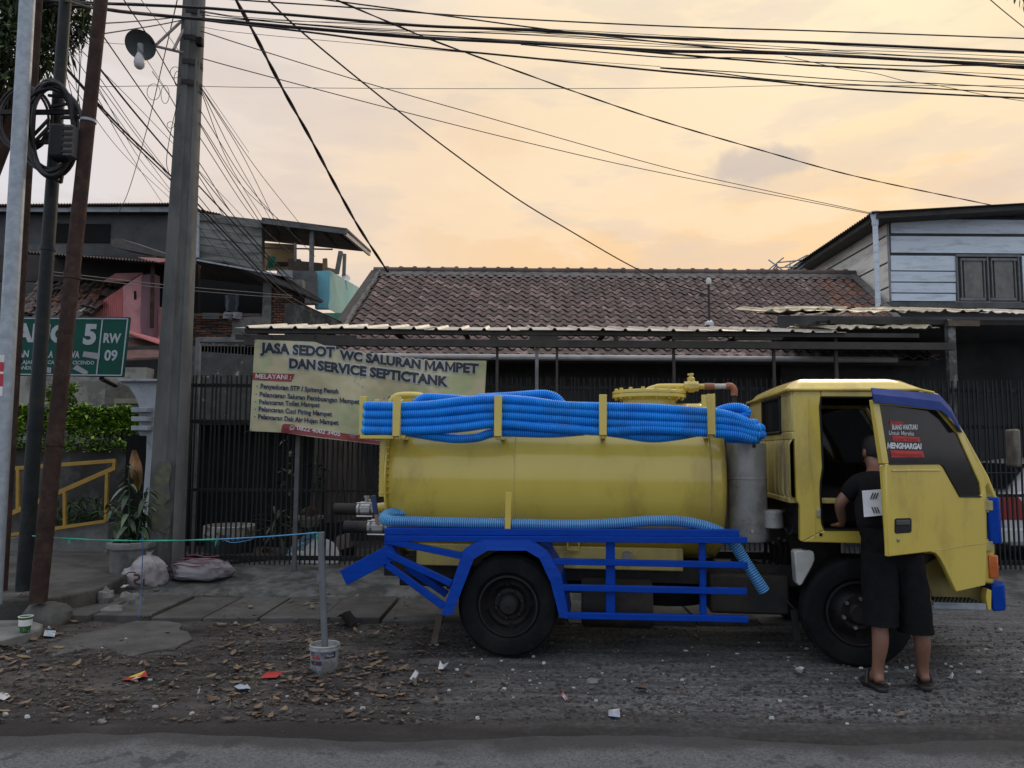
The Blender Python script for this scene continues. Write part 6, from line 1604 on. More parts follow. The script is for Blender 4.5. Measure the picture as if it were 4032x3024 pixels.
# vent pipe with valve on the manhole
pz = T(2640, 1522, tv).z
p0, p1 = T(2548, 1545, tv), T(2602, 1522, tv)
mb = MB()
mb.tube(smooth_path([(p0.x, tv, mz + .03), (p0.x + .015, tv, mz + .055), (p1.x - .05, tv, pz - .01), (p1.x, tv, pz), (T(2700, 1522, tv).x, tv, pz)], 5), .026, 12)
vp = mb.build('vent_pipe', YEL, truck, smooth=True)
a, b = T(2693, 1522, tv).x, T(2750, 1522, tv).x
mb = MB()
mb.lathe([(.038, 0), (.046, .004), (.046, .03), (.056, .034), (.056, b - a - .034), (.046, b - a - .03), (.046, b - a), (.036, b - a)], (a, tv, pz), (1, 0, 0), 8, a0=.39)
mb.lathe([(.034, .04), (.034, .075), (.02, .08), (.02, .10)], ((a + b) / 2, tv, pz), (0, 0, 1), 8)
mb.box(((a + b) / 2 - .03, tv - .02, pz + .095), ((a + b) / 2 + .02, tv + .02, pz + .112))
mb.build('valve', YEL, vp, bevel=.003)
PVCO = M('orange_stained_pipe', (0.34, 0.12, 0.05), (0.24, 0.09, 0.05), 14, .6, bump=.1)
PVCW = M('grey_white_pipe', (0.46, 0.46, 0.45), (0.34, 0.30, 0.27), 10, .5)
for x0, x1, m_, r_ in ((2748, 2775, YEL, .024), (2773, 2812, PVCO, .029), (2811, 2862, PVCW, .024)):
    MB().tube([(T(x0, 1522, tv).x, tv, pz), (T(x1, 1522, tv).x, tv, pz)], r_, 12).build('pipe_sleeve', m_, vp, smooth=True)
e = T(2890, 1522, tv)
MB().tube(smooth_path([(T(2858, 1522, tv).x, tv, pz), (e.x - .025, tv, pz), (e.x, tv, pz - .03), (e.x, tv, T(2890, 1558, tv).z)], 5), .03, 12).build('pipe_elbow', PVCO, vp, smooth=True)
MB().tube([(e.x, tv, T(2890, 1556, tv).z), (e.x, tv, .8)], .02, 10).build('downpipe', GREASE, vp, smooth=True)
# bent overflow pipe at the rear top
pa = [T(1537, 1610, .55), T(1541, 1582, .55), T(1556, 1564, .55), T(1582, 1557, .55), T(1640, 1557, .55), T(1668, 1566, .55), T(1684, 1590, .55), T(1687, 1660, .55)]
MB().tube(smooth_path(pa, 5), .031, 12).build('overflow_pipe', YEL, truck, smooth=True)
mb = MB()
for x in (2788 - 90, 2788 - 60): pass
mb.box((T(2760, 1555, .7).x, .66, tw + .60), (T(2785, 1555, .7).x, .70, tw + tr + .06)); mb.build('lifting_lug', YEL, truck)

# --- hose rack posts (C channels) and arms
def chan(x, y0, y1, v=0.0, wpx=30):
    c, d = T(x, y0, v), T(x, y1, v)
    w = wpx * (c - LC).length / F
    m = MB(); t = .006
    m.box((c.x - w / 2, v, d.z + .02), (c.x + w / 2, v + t, c.z))
    m.box((c.x - w / 2, v + t, d.z), (c.x - w / 2 + t, v + .035, c.z))
    m.box((c.x + w / 2 - t, v + t, d.z), (c.x + w / 2, v + .035, c.z))
    m.box((c.x - w / 2 + .01, v + .03, d.z - .005), (c.x + w / 2 - .01, .40, d.z + .035))
    return m
for x, y0, y1 in ((1562, 1562, 1728), (1961, 1559, 1728), (2374, 1553, 1724), (2800, 1551, 1722)):
    chan(x, y0, y1).build('rack_post', YEL, truck, bevel=.003)
mb = MB(); a, b = T(1428, 1560, .06), T(1428, 1712, .06)
mb.box((a.x - .025, .06, b.z), (a.x + .02, .066, a.z)); mb.box((a.x + .014, .066, b.z), (a.x + .02, .11, a.z))
mb.build('rack_post', YEL, truck, bevel=.003)
mb = MB(); a, b = T(1483, 1572, .4), T(1483, 1730, .4)
mb.box((a.x - .02, .4, b.z), (a.x + .02, .41, a.z)); mb.build('rack_post', YEL, truck, bevel=.003)
mb = MB(); a, b = T(1414, 1714, .02), T(1592, 1728, .02)
mb.box((a.x, .04, b.z), (b.x, .075, b.z + .028)); mb.box((a.x, .40, b.z), (b.x, .43, b.z + .028)); mb.box((a.x, .075, b.z), (a.x + .03, .40, b.z + .027))
mb.build('rack_arm', YEL, truck, bevel=.003)
# strap holding the lower hose
mb = MB(); a, b = T(2003, 1938, .02), T(1999, 2080, .02)
mb.beam((b.x, .02, b.z - .01), (a.x, .02, a.z), .012, .045, up=(1, 0, 0)); mb.build('hose_stop', YEL, truck, bevel=.002)

# --- valves at the rear
mb = MB(); c = T(1470, 2000, .62)
for (x0, x1, y, v) in ((1408, 1480, 2005, .55), (1450, 1535, 2075, .35)):
    a, b = T(x0, y, v), T(x1, y, v)
    L = b.x - a.x
    m = MB()
    m.lathe([(.052, L * .0), (.06, L * .02), (.06, L * .14), (.045, L * .2), (.062, L * .24), (.062, L * .75), (.045, L * .8), (.06, L * .86), (.06, L)], (a.x, v, a.z), (1, 0, 0), 8, a0=.39)
    vo = m.build('ball_valve', STEEL, truck, bevel=.004)
    for s1 in (-1, 1):
        for s2 in (-1, 1):
            MB().tube([(a.x + .01, v + s1 * .055, a.z + s2 * .055), (b.x - .01, v + s1 * .055, a.z + s2 * .055)], .008, 6).build('bolt', STEEL, vo)
    MB().tube([(a.x - .20, v, a.z), (a.x + .02, v, a.z)], .05, 12).build('pipe_stub', GREASE, vo, smooth=True)
    MB().tube([(b.x - .02, v, a.z), (b.x + .2, v + .05, a.z + .03)], .05, 12).build('pipe_elbow', YEL, vo, smooth=True)
    MB().lathe([(.018, .05), (.018, .10), (.028, .10), (.028, .115)], ((a.x + b.x) / 2, v, a.z), (0, 0, 1), 8).build('valve_stem', STEEL, vo)
mb = MB(); p, q = T(1486, 2062, .28), T(1470, 1950, .28)
k = p.lerp(q, .33)
mb.beam(p, k, .008, .03, up=(1, 0, 0)); MB_brass = M('tarnished_brass', (0.30, 0.20, 0.13), None, 8, .5, metal=.5)
mb.build('valve_lever', MB_brass, truck)
MB().beam(k, q, .02, .042, up=(1, 0, 0)).build('lever_grip', M('navy_vinyl', (0.012, 0.03, 0.12), None, 9, .4), truck, bevel=.006)
mb = MB(); a = T(1452, 1962, .55); mb.beam(a, T(1444, 1985, .55), .012, .05, up=(1, 0, 0)); mb.build('valve_lever', STEEL, truck)

# --- blue underrun frame
mb = MB(); tbeam(mb, 1522, 2119, 2940, 2126, 0.0, 22, .05)
p, q = T(1522, 2090, .05), T(2905, 2098, .05)
mb.beam(p, q, .12, .05)
mb.build('top_rail', BLU, truck, bevel=.004)
for x0, y0, x1, y1 in ((2180, 2210, 2943, 2225), (2215, 2313, 2940, 2328), (2222, 2422, 2945, 2437)):
    m = MB(); tbeam(m, x0, y0, x1, y1, .0, 23, .045); m.build('side_rail', BLU, truck, bevel=.004)
for x, th in ((2404, 38), (2768, 30)):
    m = MB(); a, b = T(x - th / 2, 2128, .03), T(x + th / 2, 2440, .03)
    m.box((a.x, .025, b.z), (b.x, .085, a.z)); m.build('upright', BLU, truck, bevel=.004)
for x0, y0, x1, y1, v in ((1524, 2128, 1818, 2188, .0), (1524, 2178, 1778, 2297, .0), (1524, 2222, 1748, 2388, .0), (1600, 2232, 1760, 2340, .45)):
    m = MB(); tbeam(m, x0, y0, x1, y1, v, 24, .045); m.build('strut', BLU, truck, bevel=.004)
m = MB(); a, b = T(1514, 2088, .02), T(1538, 2240, .02); m.box((a.x, .02, b.z), (b.x, .07, a.z)); m.build('upright', BLU, truck, bevel=.004)
m = MB(); m.beam(T(1360, 2272, .05), T(1560, 2165, .05), .11, .125); m.build('tail_beam', BLU, truck, bevel=.004)
m = MB(); m.beam(T(1400, 2252, 1.6), T(1560, 2165, 1.6), .11, .125); m.build('tail_beam', BLU, truck, bevel=.004)
# faceted wheel guard
outer = [(1736, 2424), (1825, 2165), (1899, 2117), (2085, 2117), (2157, 2171), (2210, 2262), (2240, 2436)]
inner = [(1782, 2416), (1813, 2296), (1864, 2197), (1918, 2167), (2071, 2167), (2124, 2197), (2166, 2292), (2203, 2425)]
inner7 = [inner[0], inner[1], (1890, 2182), (2071, 2167), (2124, 2197), (2166, 2292), inner[-1]]
m = MB()
O = [T(x, y, -.02) for x, y in outer]
In = [T(*p, -.05) for p in ((1782, 2418), (1866, 2200), (1920, 2168), (2072, 2168), (2124, 2199), (2168, 2292), (2203, 2430))]
for i in range(6):
    quad = [O[i], O[i + 1], In[i + 1], In[i]]
    m.prism(quad, (0, .012, 0))
    m.prism([O[i], O[i + 1], O[i + 1] + Vector((0, .55, 0)), O[i] + Vector((0, .55, 0))], (0, 0, -.008))
guard = m.build('wheel_guard', BLU, truck)
m = MB(); a, b = T(1862, 2128, .05), T(2128, 2132, .05); m.box((a.x, .06, b.z - .01), (b.x, .12, a.z + .03)); m.build('guard_mount', BLU, truck)

# --- wheels
def wheel(c, r, v, wd, dual=False, name='wheel'):
    q = [(r * .60, .02), (r * .585, .012), (r * .555, .012), (r * .545, .03), (r * .52, .06), (r * .47, .10), (r * .40, .085), (r * .30, .05 if not dual else .12), (r * .22, .05 if not dual else .12), (r * .20, .0 if not dual else .05), (r * .16, -.02 if not dual else .03), (0, -.025 if not dual else .025)]
    w_ = rim = MB().lathe(q, (0, 0, 0), (0, 1, 0), 48, cap=False).build(name, RIM, truck, smooth=True, ang=30)
    w_.location = (c.x, v, c.z)
    def tyre(y0):
        p = [(r * .60, y0 + .03), (r * .66, y0 + .006), (r * .80, y0), (r * .93, y0 + .012), (r * .985, y0 + .035)]
        k = 7
        for i in range(k):
            y = y0 + .04 + (wd - .08) * i / (k - 1)
            p.append((r * (1.0 if i % 2 == 0 else .972), y - .004)); p.append((r * (1.0 if i % 2 == 0 else .972), y + .004))
        p += [(r * .985, y0 + wd - .035), (r * .93, y0 + wd - .012), (r * .80, y0 + wd), (r * .66, y0 + wd - .006), (r * .60, y0 + wd - .03)]
        m = MB().lathe(p, (0, 0, 0), (0, 1, 0), 56, cap=False)
        m.build('tyre', RUB, w_, smooth=True, ang=28)
    tyre(0)
    if dual: tyre(wd + .05)
    nut = MB().lathe([(0, -.03), (.014, -.03), (.016, 0), (.016, .02)], (0, 0, 0), (0, 1, 0), 6)
    nm = nut.mesh('wheel_nut', STEEL if not dual else RIM)
    for i in range(6):
        t = 2 * math.pi * i / 6 + .3
        inst('wheel_nut', nm, rim, Matrix.Translation((r * .27 * math.cos(t), .05 if not dual else .12, r * .27 * math.sin(t))))
    hol = MB().lathe([(0, 0), (.03, 0), (.03, .01)], (0, 0, 0), (0, 1, 0), 10).mesh('vent_hole', BLKF)
    for i in range(4):
        t = 2 * math.pi * i / 4 + .1
        inst('vent_hole', hol, rim, Matrix.Translation((r * .44 * math.cos(t), .083, r * .44 * math.sin(t))))
    return w_
wr = T(2000, 2391, .02); rr = wr.z - .0
wheel(Vector((wr.x, 0, .375)), .385, .01, .20, True)
wheel(Vector((wr.x, 0, .375)), .385, 1.28, .20, True)
wf = T(3392, 2413, .06)
wheel(Vector((wf.x, 0, .378)), .392, .10, .20)
wheel(Vector((wf.x, 0, .378)), .392, 1.50, .20)
# --- chassis, axle, props
m = MB()
for v in (.50, 1.30):
    m.box((uL - .1, v, .50), (wf.x + .7, v + .06, .66))
for u in (uL + .1, -.1, .9, 1.9, 2.6):
    m.box((u, .56, .52), (u + .08, 1.30, .63))
m.tube([(wr.x, .42, .375), (wr.x, 1.45, .375)], .06, 10); m.blob((wr.x, .93, .375), (.17, .16, .17), 3, .05, 14, 10)
m.tube([(wf.x, .3, .34), (wf.x, 1.5, .34)], .04, 8)
m.box((wr.x - .55, .40, .42), (wr.x + .55, .46, .47)); m.box((wr.x - .4, .40, .38), (wr.x + .4, .46, .42))
m.tube([(wr.x, .93, .40), (wf.x - .3, .93, .55)], .04, 8)
m.build('chassis', GREASE, truck)
m = MB(); m.lathe([(0, 0), (.18, .0), (.19, .03), (.19, .52), (.18, .55), (0, .55)], (.55, .36, .36), (1, 0, 0), 20); m.build('air_tank', GREASE, truck, smooth=True)
m = MB(); m.box((1.55, .36, .30), (2.15, .80, .60)); m.build('battery_box', GREASE, truck, bevel=.02)
m = MB(); a = T(3028, 1890, .6); m.box((2.2, .6, .45), (2.62, 1.3, 1.0)); m.build('gearbox', GREASE, truck, bevel=.03)
c = T(3040, 2045, .45); m = MB(); m.lathe([(.07, -.07), (.085, -.06), (.085, .06), (.07, .075)], c, (0, 0, 1), 16); m.build('oil_filter', SILV, truck, smooth=True)
m = MB()
for k in range(5):
    p = T(3000 + 22 * k, 2120 + 8 * (k % 3), .4)
    m.tube(smooth_path([p, p + Vector((.05, .1, -.08)), p + Vector((.02, .2, -.25)), p + Vector((-.2, .25, -.2))], 4), .014, 6)
m.build('rubber_line', BLK, truck, smooth=True)
m = MB(); m.tube(smooth_path([T(3085, 2010, .25), T(3118, 2030, .3), T(3125, 2080, .3), T(3108, 2105, .3), T(3092, 2080, .3)], 5), .012, 6); m.build('fan_shroud', BLK, truck, smooth=True)
m = MB(); m.beam(T(1708, 2535, .25), T(1732, 2420, .25), .012, .05, up=(1, 0, 0)); m.build('prop_stick', M('weathered_wood', (0.10, 0.085, 0.065), (0.06, 0.05, 0.04), 12, .85), truck)
m = MB(); m.beam(T(3140, 2520, .3), T(3125, 2400, .3), .012, .05, up=(1, 0, 0)); m.beam(T(3130, 2400, .3), T(3088, 2355, .3), .012, .03, up=(0, 1, 0)); m.build('mud_flap', GREASE, truck)

m = MB(); m.lathe([(.22, 0), (.25, -.01), (.36, .0), (.385, .05), (.385, .15), (.36, .20), (.22, .20)], (1.25, .95, .30), (0, 0, 1), 36); m.lathe([(0, .04), (.22, .05)], (1.25, .95, .30), (0, 0, 1), 24); m.build('added_spare_tyre', RUB, truck, smooth=True)  # added dark tyre, blocks the bright ground showing under the chassis
m = MB(); m.box((uL, .62, .40), (uL + .9, 1.2, .56)); m.build('added_under_plate', GREASE, truck, bevel=.01)  # added dark plate, closes the bright gap under the tank
m = MB(); m.box((1.7, .9, .34), (2.3, 1.3, .6)); m.build('added_under_plate', GREASE, truck, bevel=.01)  # second added plate, keeps the underside dark towards the cab
# --- vacuum cylinder behind the cab
ca, cb = T(2938, 1745, .50), T(2938, 2128, .50)
r = 71 * (ca - LC).length / F
m = MB().lathe([(0, cb.z), (r * .96, cb.z), (r, cb.z + .01), (r, T(2938, 1888, .5).z), (r + .004, T(2938, 1886, .5).z), (r + .004, T(2938, 1880, .5).z), (r, T(2938, 1878, .5).z), (r, ca.z - .01), (r * .97, ca.z), (0, ca.z)], (ca.x, .50, 0), (0, 0, 1), 40)
cyl = m.build('vacuum_cylinder', SILV, truck, smooth=True, ang=40)
for x, y in ((2969, 1755), (2962, 2092)):
    c = T(x, y, .5 - r * .97); MB().lathe([(0, -.012), (.013, -.012), (.017, 0), (.017, .02)], c, (0, 1, 0), 8).build('plug', GREASE if y < 1800 else STEEL, cyl)
c = T(2912, 1731, .5 - r); m = MB(); m.box((c.x - .034, c.y + .05, c.z - .014), (c.x + .034, c.y + .06, c.z + .014)); m.build('label_plate', WHT, cyl)
# --- plastic jug
JUG = M('cloudy_white_plastic', (0.50, 0.51, 0.50), (0.40, 0.41, 0.40), 5, .45, dirt=(.25, .24, .2), damt=.4)
m = MB(); tprism(m, [(3128, 2174), (3140, 2168), (3196, 2168), (3206, 2174), (3209, 2204), (3200, 2228), (3160, 2300), (3152, 2307), (3142, 2304), (3136, 2290)], .14, .12)
jg = m.build('fluid_jug', JUG, truck, bevel=.012)
c = T(3172, 2170, .20); m = MB(); m.lathe([(.026, -.012), (.026, .02), (.022, .024), (0, .024)], c, (0, 0, 1), 14); m.build('jug_cap', BLK, jg, smooth=True)

# --- cab
cn, cf = .09, 1.70                               # near and far sides
ub = T(3122, 1800, cn).x                         # back wall
def cabpoly(mb, pts, v=cn, dv=.04): return tprism(mb, pts, v, dv)
def mirror_far(mb, pts, dv=.04):
    mb.prism([Vector((T(x, y, cn).x, cf, T(x, y, cn).z)) for x, y in pts], (0, -dv, 0))
frames = {
    'rear_pillar': [(3122, 1537), (3232, 1537), (3232, 1562), (3228, 1600), (3240, 1840), (3231, 1898), (3230, 1945), (3236, 2062), (3246, 2087), (3160, 2134), (3151, 2128), (3150, 1990), (3137, 1972)],
    'sill': [(3246, 2087), (3400, 2087), (3880, 2087), (3900, 2150), (3900, 2180), (3600, 2180), (3399, 2140), (3160, 2134)],
    'header': [(3232, 1537), (3668, 1541), (3700, 1562), (3668, 1566), (3232, 1562)],
    'front_pillar': [(3668, 1541), (3700, 1552), (3800, 1706), (3893, 1875), (3926, 1957), (3900, 2150), (3880, 2087), (3865, 1960), (3775, 1725), (3690, 1575), (3668, 1566)],
}
for nm, pl in frames.items():
    m = MB(); cabpoly(m, pl, cn, .06); m.build(nm, YEL, truck, bevel=.008)
    m = MB(); mirror_far(m, pl, .06); m.build(nm, YEL, truck, bevel=.008)
# far door, shut, with its window
m = MB(); mirror_far(m, [(3240, 1840), (3790, 1840), (3880, 1960), (3880, 2087), (3240, 2087)], .03); m.build('far_door', YEL, truck)
m = MB(); mirror_far(m, [(3232, 1562), (3668, 1566), (3775, 1725), (3865, 1940), (3780, 1842), (3240, 1842)], .006); m.build('far_door_glass', glass('dark_far_glass', (.006, .007, .008), .93), truck)
m = MB(); m.tube([T(x, y, cn - .001) for x, y in ((3700, 1576), (3668, 1566), (3236, 1564), (3229, 1600), (3241, 1840), (3232, 1898), (3231, 1945), (3237, 2062), (3247, 2086), (3400, 2086), (3700, 2086))], .008, 6); m.build('door_seal', BLK, truck, smooth=True)
for y in (1990, 2150):
    c = T(3886, y, cn - .02); m = MB(); m.box((c.x - .03, c.y - .015, c.z - .035), (c.x + .035, c.y + .03, c.z + .035)); m.lathe([(.012, -.05), (.012, .05)], c, (0, 0, 1), 8); m.build('hinge', YELD, truck, bevel=.004)
c = T(3224, 2020, cn - .004); m = MB(); m.box((c.x - .015, c.y - .012, c.z - .03), (c.x + .012, c.y + .01, c.z + .03)); m.build('latch_striker', STEEL, truck, bevel=.003)
c = T(3232, 2105, cn - .003); m = MB(); m.lathe([(0, -.006), (.010, -.006), (.013, 0), (.013, .006)], c, (0, 1, 0), 10); m.build('grommet', BLK, truck)
# pressed rear pillar groove lines
m = MB(); a, b = T(3190, 1560, cn), T(3205, 2120, cn)
m.tube([T(3186, 1570, cn - .002), T(3187, 1800, cn - .002), T(3206, 1960, cn - .002), T(3208, 2118, cn - .002)], .005, 6); m.build('pillar_crease', YEL, truck, smooth=True)
# roof: domed sheet
u0, u1 = T(3120, 1536, cn).x - .02, T(3690, 1545, cn).x + .03
zr = T(3300, 1537, cn).z
def roof(s, t):
    u = u0 + (u1 - u0) * s; v = cn - .015 + (cf - cn + .03) * t
    e = min(1, 8 * min(t, 1 - t)) ** .6; g = min(1, 9 * s) ** .55 * min(1, 5 * (1 - s)) ** .55
    z = zr + .012 + .085 * e * g + .012 * math.cos((t - .5) * math.pi) - .05 * max(0, s - .72) / .28
    return (u, v, z)
m = MB(); m.grid(roof, 30, 24); m.box((u0, cn - .013, zr - .004), (u1 - .16, cf + .013, zr + .0125)); m.build('roof', YEL, truck, smooth=True, ang=60)
m = MB(); m.tube([(u0 - .01, cn - .018, zr + .005), (u1 - .17, cn - .018, zr + .004), (u1 - .06, cn - .015, zr - .02)], .011, 6); m.tube([(u0 - .01, cn - .018, zr + .005), (u0 - .01, cf + .018, zr + .005)], .012, 6)
m.build('rain_gutter', YEL, truck, smooth=True)
# back wall: ribbed panel below, window above
bw = lambda x, y: TU(x, y, ub)
zb0, zb1 = T(3137, 1968, cn).z, zr
zw0, zw1 = bw(3060, 1705).z, bw(3060, 1568).z
m = MB()
def ribs(s, t):
    v = cn + (cf - cn) * s
    return (ub - .022 * (1 if (s * 12) % 1 < .55 else 0) * (1 if .04 < t < .96 else 0), v, zb0 + (zw0 - .06 - zb0) * t)
m.grid(ribs, 120, 12)
m.build('back_panel', YELD, truck, smooth=True, ang=40)
m = MB()
wv0, wv1 = TU(3076, 1640, ub).y, TU(3006, 1640, ub).y
m.box((ub - .002, cn + .004, zw1), (ub + .03, cf - .004, zb1)); m.box((ub - .002, cn + .004, zw0 - .06), (ub + .03, cf - .004, zw0)); m.box((ub - .002, cn + .004, zw0), (ub + .03, wv0, zw1)); m.box((ub - .002, wv1, zw0), (ub + .03, cf - .004, zw1))
m.box((ub - .02, cn + .07, zb0 - .03), (ub + .4, cf - .07, zb0 + .01))
m.build('back_wall', YELD, truck, bevel=.008)
m = MB()
for a, b in (((wv0, zw0), (wv1, zw0)), ((wv1, zw0), (wv1, zw1)), ((wv1, zw1), (wv0, zw1)), ((wv0, zw1), (wv0, zw0))):
    m.tube([(ub - .004, a[0], a[1]), (ub - .004, b[0], b[1])], .014, 6)
rw = m.build('rear_window', BLK, truck, smooth=True)
m = MB(); m.box((ub + .004, wv0, zw0), (ub + .009, wv1, zw1)); m.build('pane', glass('dark_cab_glass', (.01, .012, .014), .8), rw)
# front: windscreen, panel, blue corner, lamp, bumper, step
fa, fb = T(3700, 1555, cn), T(3893, 1875, cn)
m = MB(); m.prism([(fa.x, cn + .06, fa.z), (fb.x, cn + .06, fb.z), (fb.x, cf - .06, fb.z), (fa.x, cf - .06, fa.z)], (.006, 0, .004))
m.build('windscreen', glass('windscreen_glass', (.012, .014, .016), .6), truck)
fc, fd = T(3926, 1957, cn), T(3905, 2300, cn)
m = MB(); m.prism([(fb.x, cn, fb.z), (fc.x, cn, fc.z), (fd.x + .02, cn, fd.z), (fd.x - .25, cn, fd.z), (fb.x - .1, cn, fc.z)], (0, cf - cn, 0)); m.build('front_panel', YEL, truck, bevel=.02)
a, b = T(3886, 1957, cn - .02), T(3957, 2143, cn - .02)
m = MB()
m.prism([(a.x, cn - .03, a.z), (b.x - .03, cn - .03, a.z), (b.x, cn + .02, a.z), (b.x, cf, a.z), (b.x - .06, cf, a.z), (a.x, cn + .02, a.z)], (0, 0, b.z - a.z)); m.build('corner_panel', BLU, truck, bevel=.012)
IND = M('amber_lens', (0.55, 0.13, 0.015), (0.42, 0.09, 0.012), 18, .25, coat=.4)
a, b = T(3889, 2186, cn), T(3941, 2278, cn)
m = MB(); m.prism([(a.x, cn - .015, b.z), (b.x - .02, cn - .015, b.z), (b.x, cn + .03, b.z), (b.x, cn + .16, b.z), (a.x, cn + .03, b.z)], (0, 0, a.z - b.z)); il = m.build('indicator_lamp', IND, truck, bevel=.008)
m = MB(); m.box((a.x, cn - .018, (a.z + b.z) / 2 - .004), (b.x - .02, cn - .014, (a.z + b.z) / 2 + .004)); m.build('lens_ridge', IND, il)
a, b = T(3903, 2306, cn), T(3972, 2410, cn)
m = MB(); m.prism([(a.x, cn, b.z), (b.x - .03, cn - .015, b.z + .01), (b.x, cn + .03, b.z + .02), (b.x, cf, b.z + .02), (b.x - .08, cf, b.z + .02), (b.x - .08, cn + .06, b.z)], (0, 0, a.z - b.z)); m.build('bumper', BLU, truck, bevel=.01)
# inner fender and step under the door
a = T(3642, 2190, cn + .1)
m = MB()
pts = [(3642, 2222), (3700, 2190), (3890, 2190), (3895, 2400), (3880, 2400), (3676, 2385)]
tprism(m, pts, cn + .22, .03)
m.prism([T(3600, 2180, cn + .05), T(3650, 2235, cn + .05), T(3672, 2395, cn + .05), T(3662, 2395, cn + .05), T(3640, 2240, cn + .05), T(3592, 2190, cn + .05)], (0, .3, 0))
m.build('inner_fender', YELD, truck, bevel=.004)
a, b = T(3675, 2372, cn), T(3885, 2403, cn)
m = MB(); m.box((a.x, cn, b.z), (b.x, cn + .012, a.z - .012)); m.box((a.x, cn, a.z - .012), (b.x, cn + .24, a.z))
st = m.build('step', GALV, truck, bevel=.003)
kn = MB().lathe([(.011, 0), (.008, .007), (0, .008)], (0, 0, 0), (0, 0, 1), 6).mesh('tread_knob', GREASE)
for i in range(12):
    for j in range(4):
        inst('tread_knob', kn, st, Matrix.Translation((a.x + .03 + i * (b.x - a.x - .06) / 11, cn + .03 + j * .055, a.z)))
m = MB(); c = T(3898, 2360, cn - .02)
m.prism([T(3888, 2318, cn), T(3905, 2325, cn), T(3904, 2402, cn), T(3890, 2402, cn), T(3882, 2350, cn)], (0, .08, 0)); m.build('bumper_bracket', YEL, truck, bevel=.004)
# cab inside
zf = T(3400, 2087, cn).z
m = MB(); m.box((ub + .04, cn + .07, zf - .05), (fc.x - .1, cf - .07, zf)); m.build('cab_floor', BLKF, truck)
m = MB(); m.box((ub + .05, cn + .06, zr - .02), (fa.x, cf - .06, zr - .006)); m.build('headliner', BLKF, truck)
m = MB(); m.box((ub + .12, .25, zf), (ub + .62, 1.55, zf + .28)); m.build('seat', BLKF, truck, bevel=.05)
for v in (.25, 1.0):
    m = MB(); m.beam((ub + .20, v + .26, zf + .26), (ub + .06, v + .26, zf + .86), .50, .12, up=(1, 0, 0)); m.build('seat_back', M('dark_seat_cloth', (.022, .022, .023), None, 12, .9), truck, bevel=.05)
m = MB(); m.prism([(fb.x - .34, .16, zf + .25), (fb.x - .30, .16, fb.z - .16), (fb.x - .02, .16, fb.z - .10), (fb.x - .02, .16, zf)], (0, 1.45, 0)); m.build('dashboard', M('dark_grey_plastic', (.02, .021, .022), None, 9, .55), truck, bevel=.02)
sw = [(fb.x - .42 - .09 * math.sin(t), 1.28 + .19 * math.cos(t), fb.z - .10 + .16 * math.sin(t)) for t in [2 * math.pi * i / 24 for i in range(24)]]
m = MB(); m.tube(sw, .013, 8, closed=True); m.tube([(fb.x - .42, 1.28, fb.z - .10), (fb.x - .2, 1.28, fb.z - .35)], .03, 8); m.tube([sw[0], sw[12]], .012, 6); m.build('steering_wheel', BLK, truck, smooth=True)
# side mirror on the far side
a = T(3988, 1690, 1.92); b = T(3988, 1840, 1.92)
m = MB(); m.box((a.x - .03, 1.84, b.z), (a.x + .03, 2.02, a.z)); mi = m.build('side_mirror', M('worn_mirror_shell', (.16, .14, .11), (.08, .07, .06), 9, .5), truck, bevel=.02)
m = MB(); m.tube([(a.x, 1.9, b.z + .02), (a.x - .04, 1.8, b.z - .05), (fb.x - .02, 1.70, fb.z - .03)], .007, 6); m.build('mirror_arm', BLK, mi, smooth=True)

m = MB(); m.box((ub + .05, cf - .085, zf), (fb.x - .05, cf - .065, T(3300, 1832, cn).z)); m.build('trim_panel', BLKF, truck)
m = MB(); m.box((ub + .035, cn + .06, zf), (ub + .045, cf - .06, zw0 - .02)); m.build('back_trim', BLKF, truck)
m = MB(); m.box((ub + .06, cf - .085, T(3300, 1832, cn).z), (ub + .24, cf - .065, zr - .02)); m.build('pillar_trim', BLKF, truck)
# --- open door, hinged at the front pillar
HW = TM @ T(3884, 2100, cn - .03)
DD = Vector((-math.cos(R(30)), -math.sin(R(30)), 0))      # hinge -> free edge
DN = Vector((DD.y, -DD.x, 0))                              # outward face normal, towards the road
if DN.y > 0: DN = -DN
TI3 = TI.to_3x3()
def DPx(x, y, off=0.0):                                    # photo -> door skin, in the truck frame
    p = PL(x, y, HW + DN * off, DN)
    return TI @ p
dn = TI3 @ DN
def dprism(mb, pts, off, th): return mb.prism([DPx(x, y, off) for x, y in pts], -dn * th)
lower = [(3488, 1826), (3700, 1826), (3712, 1836), (3780, 1956), (3862, 1957), (3872, 1930), (3886, 1962), (3886, 2200), (3881, 2305), (3766, 2331), (3738, 2270), (3719, 2228), (3700, 2195), (3684, 2178), (3662, 2173), (3499, 2192)]
m = MB(); dprism(m, lower, 0, .03); door = m.build('door', YEL, truck, bevel=.006)
m = MB(); dprism(m, [(3487, 1831), (3500, 1829), (3524, 2187), (3510, 2190)], -.031, .05); m.build('door_edge', YEL, door, bevel=.01)
for y in (1975, 2010, 2090):
    c = DPx(3478 + (y - 1830) * .07, y, -.07); m = MB(); m.lathe([(0, -.006), (.012, -.006), (.012, .006)], c, TI3 @ DD, 8); m.build('edge_plug', BLK, door)
m = MB()
dprism(m, [(3437, 1574), (3463, 1584), (3501, 1826), (3474, 1826)], -.002, .03)
dprism(m, [(3437, 1574), (3700, 1600), (3785, 1700), (3770, 1710), (3690, 1615), (3460, 1592)], -.003, .025)
dprism(m, [(3785, 1690), (3876, 1880), (3888, 1965), (3866, 1957), (3858, 1900), (3770, 1706)], -.002, .03)
m.build('window_frame', YEL, door, bevel=.005)
m = MB(); dprism(m, [(3458, 1588), (3696, 1612), (3775, 1700), (3856, 1895), (3868, 1940), (3856, 1960), (3776, 1960), (3706, 1830), (3500, 1830)], -.012, .006)
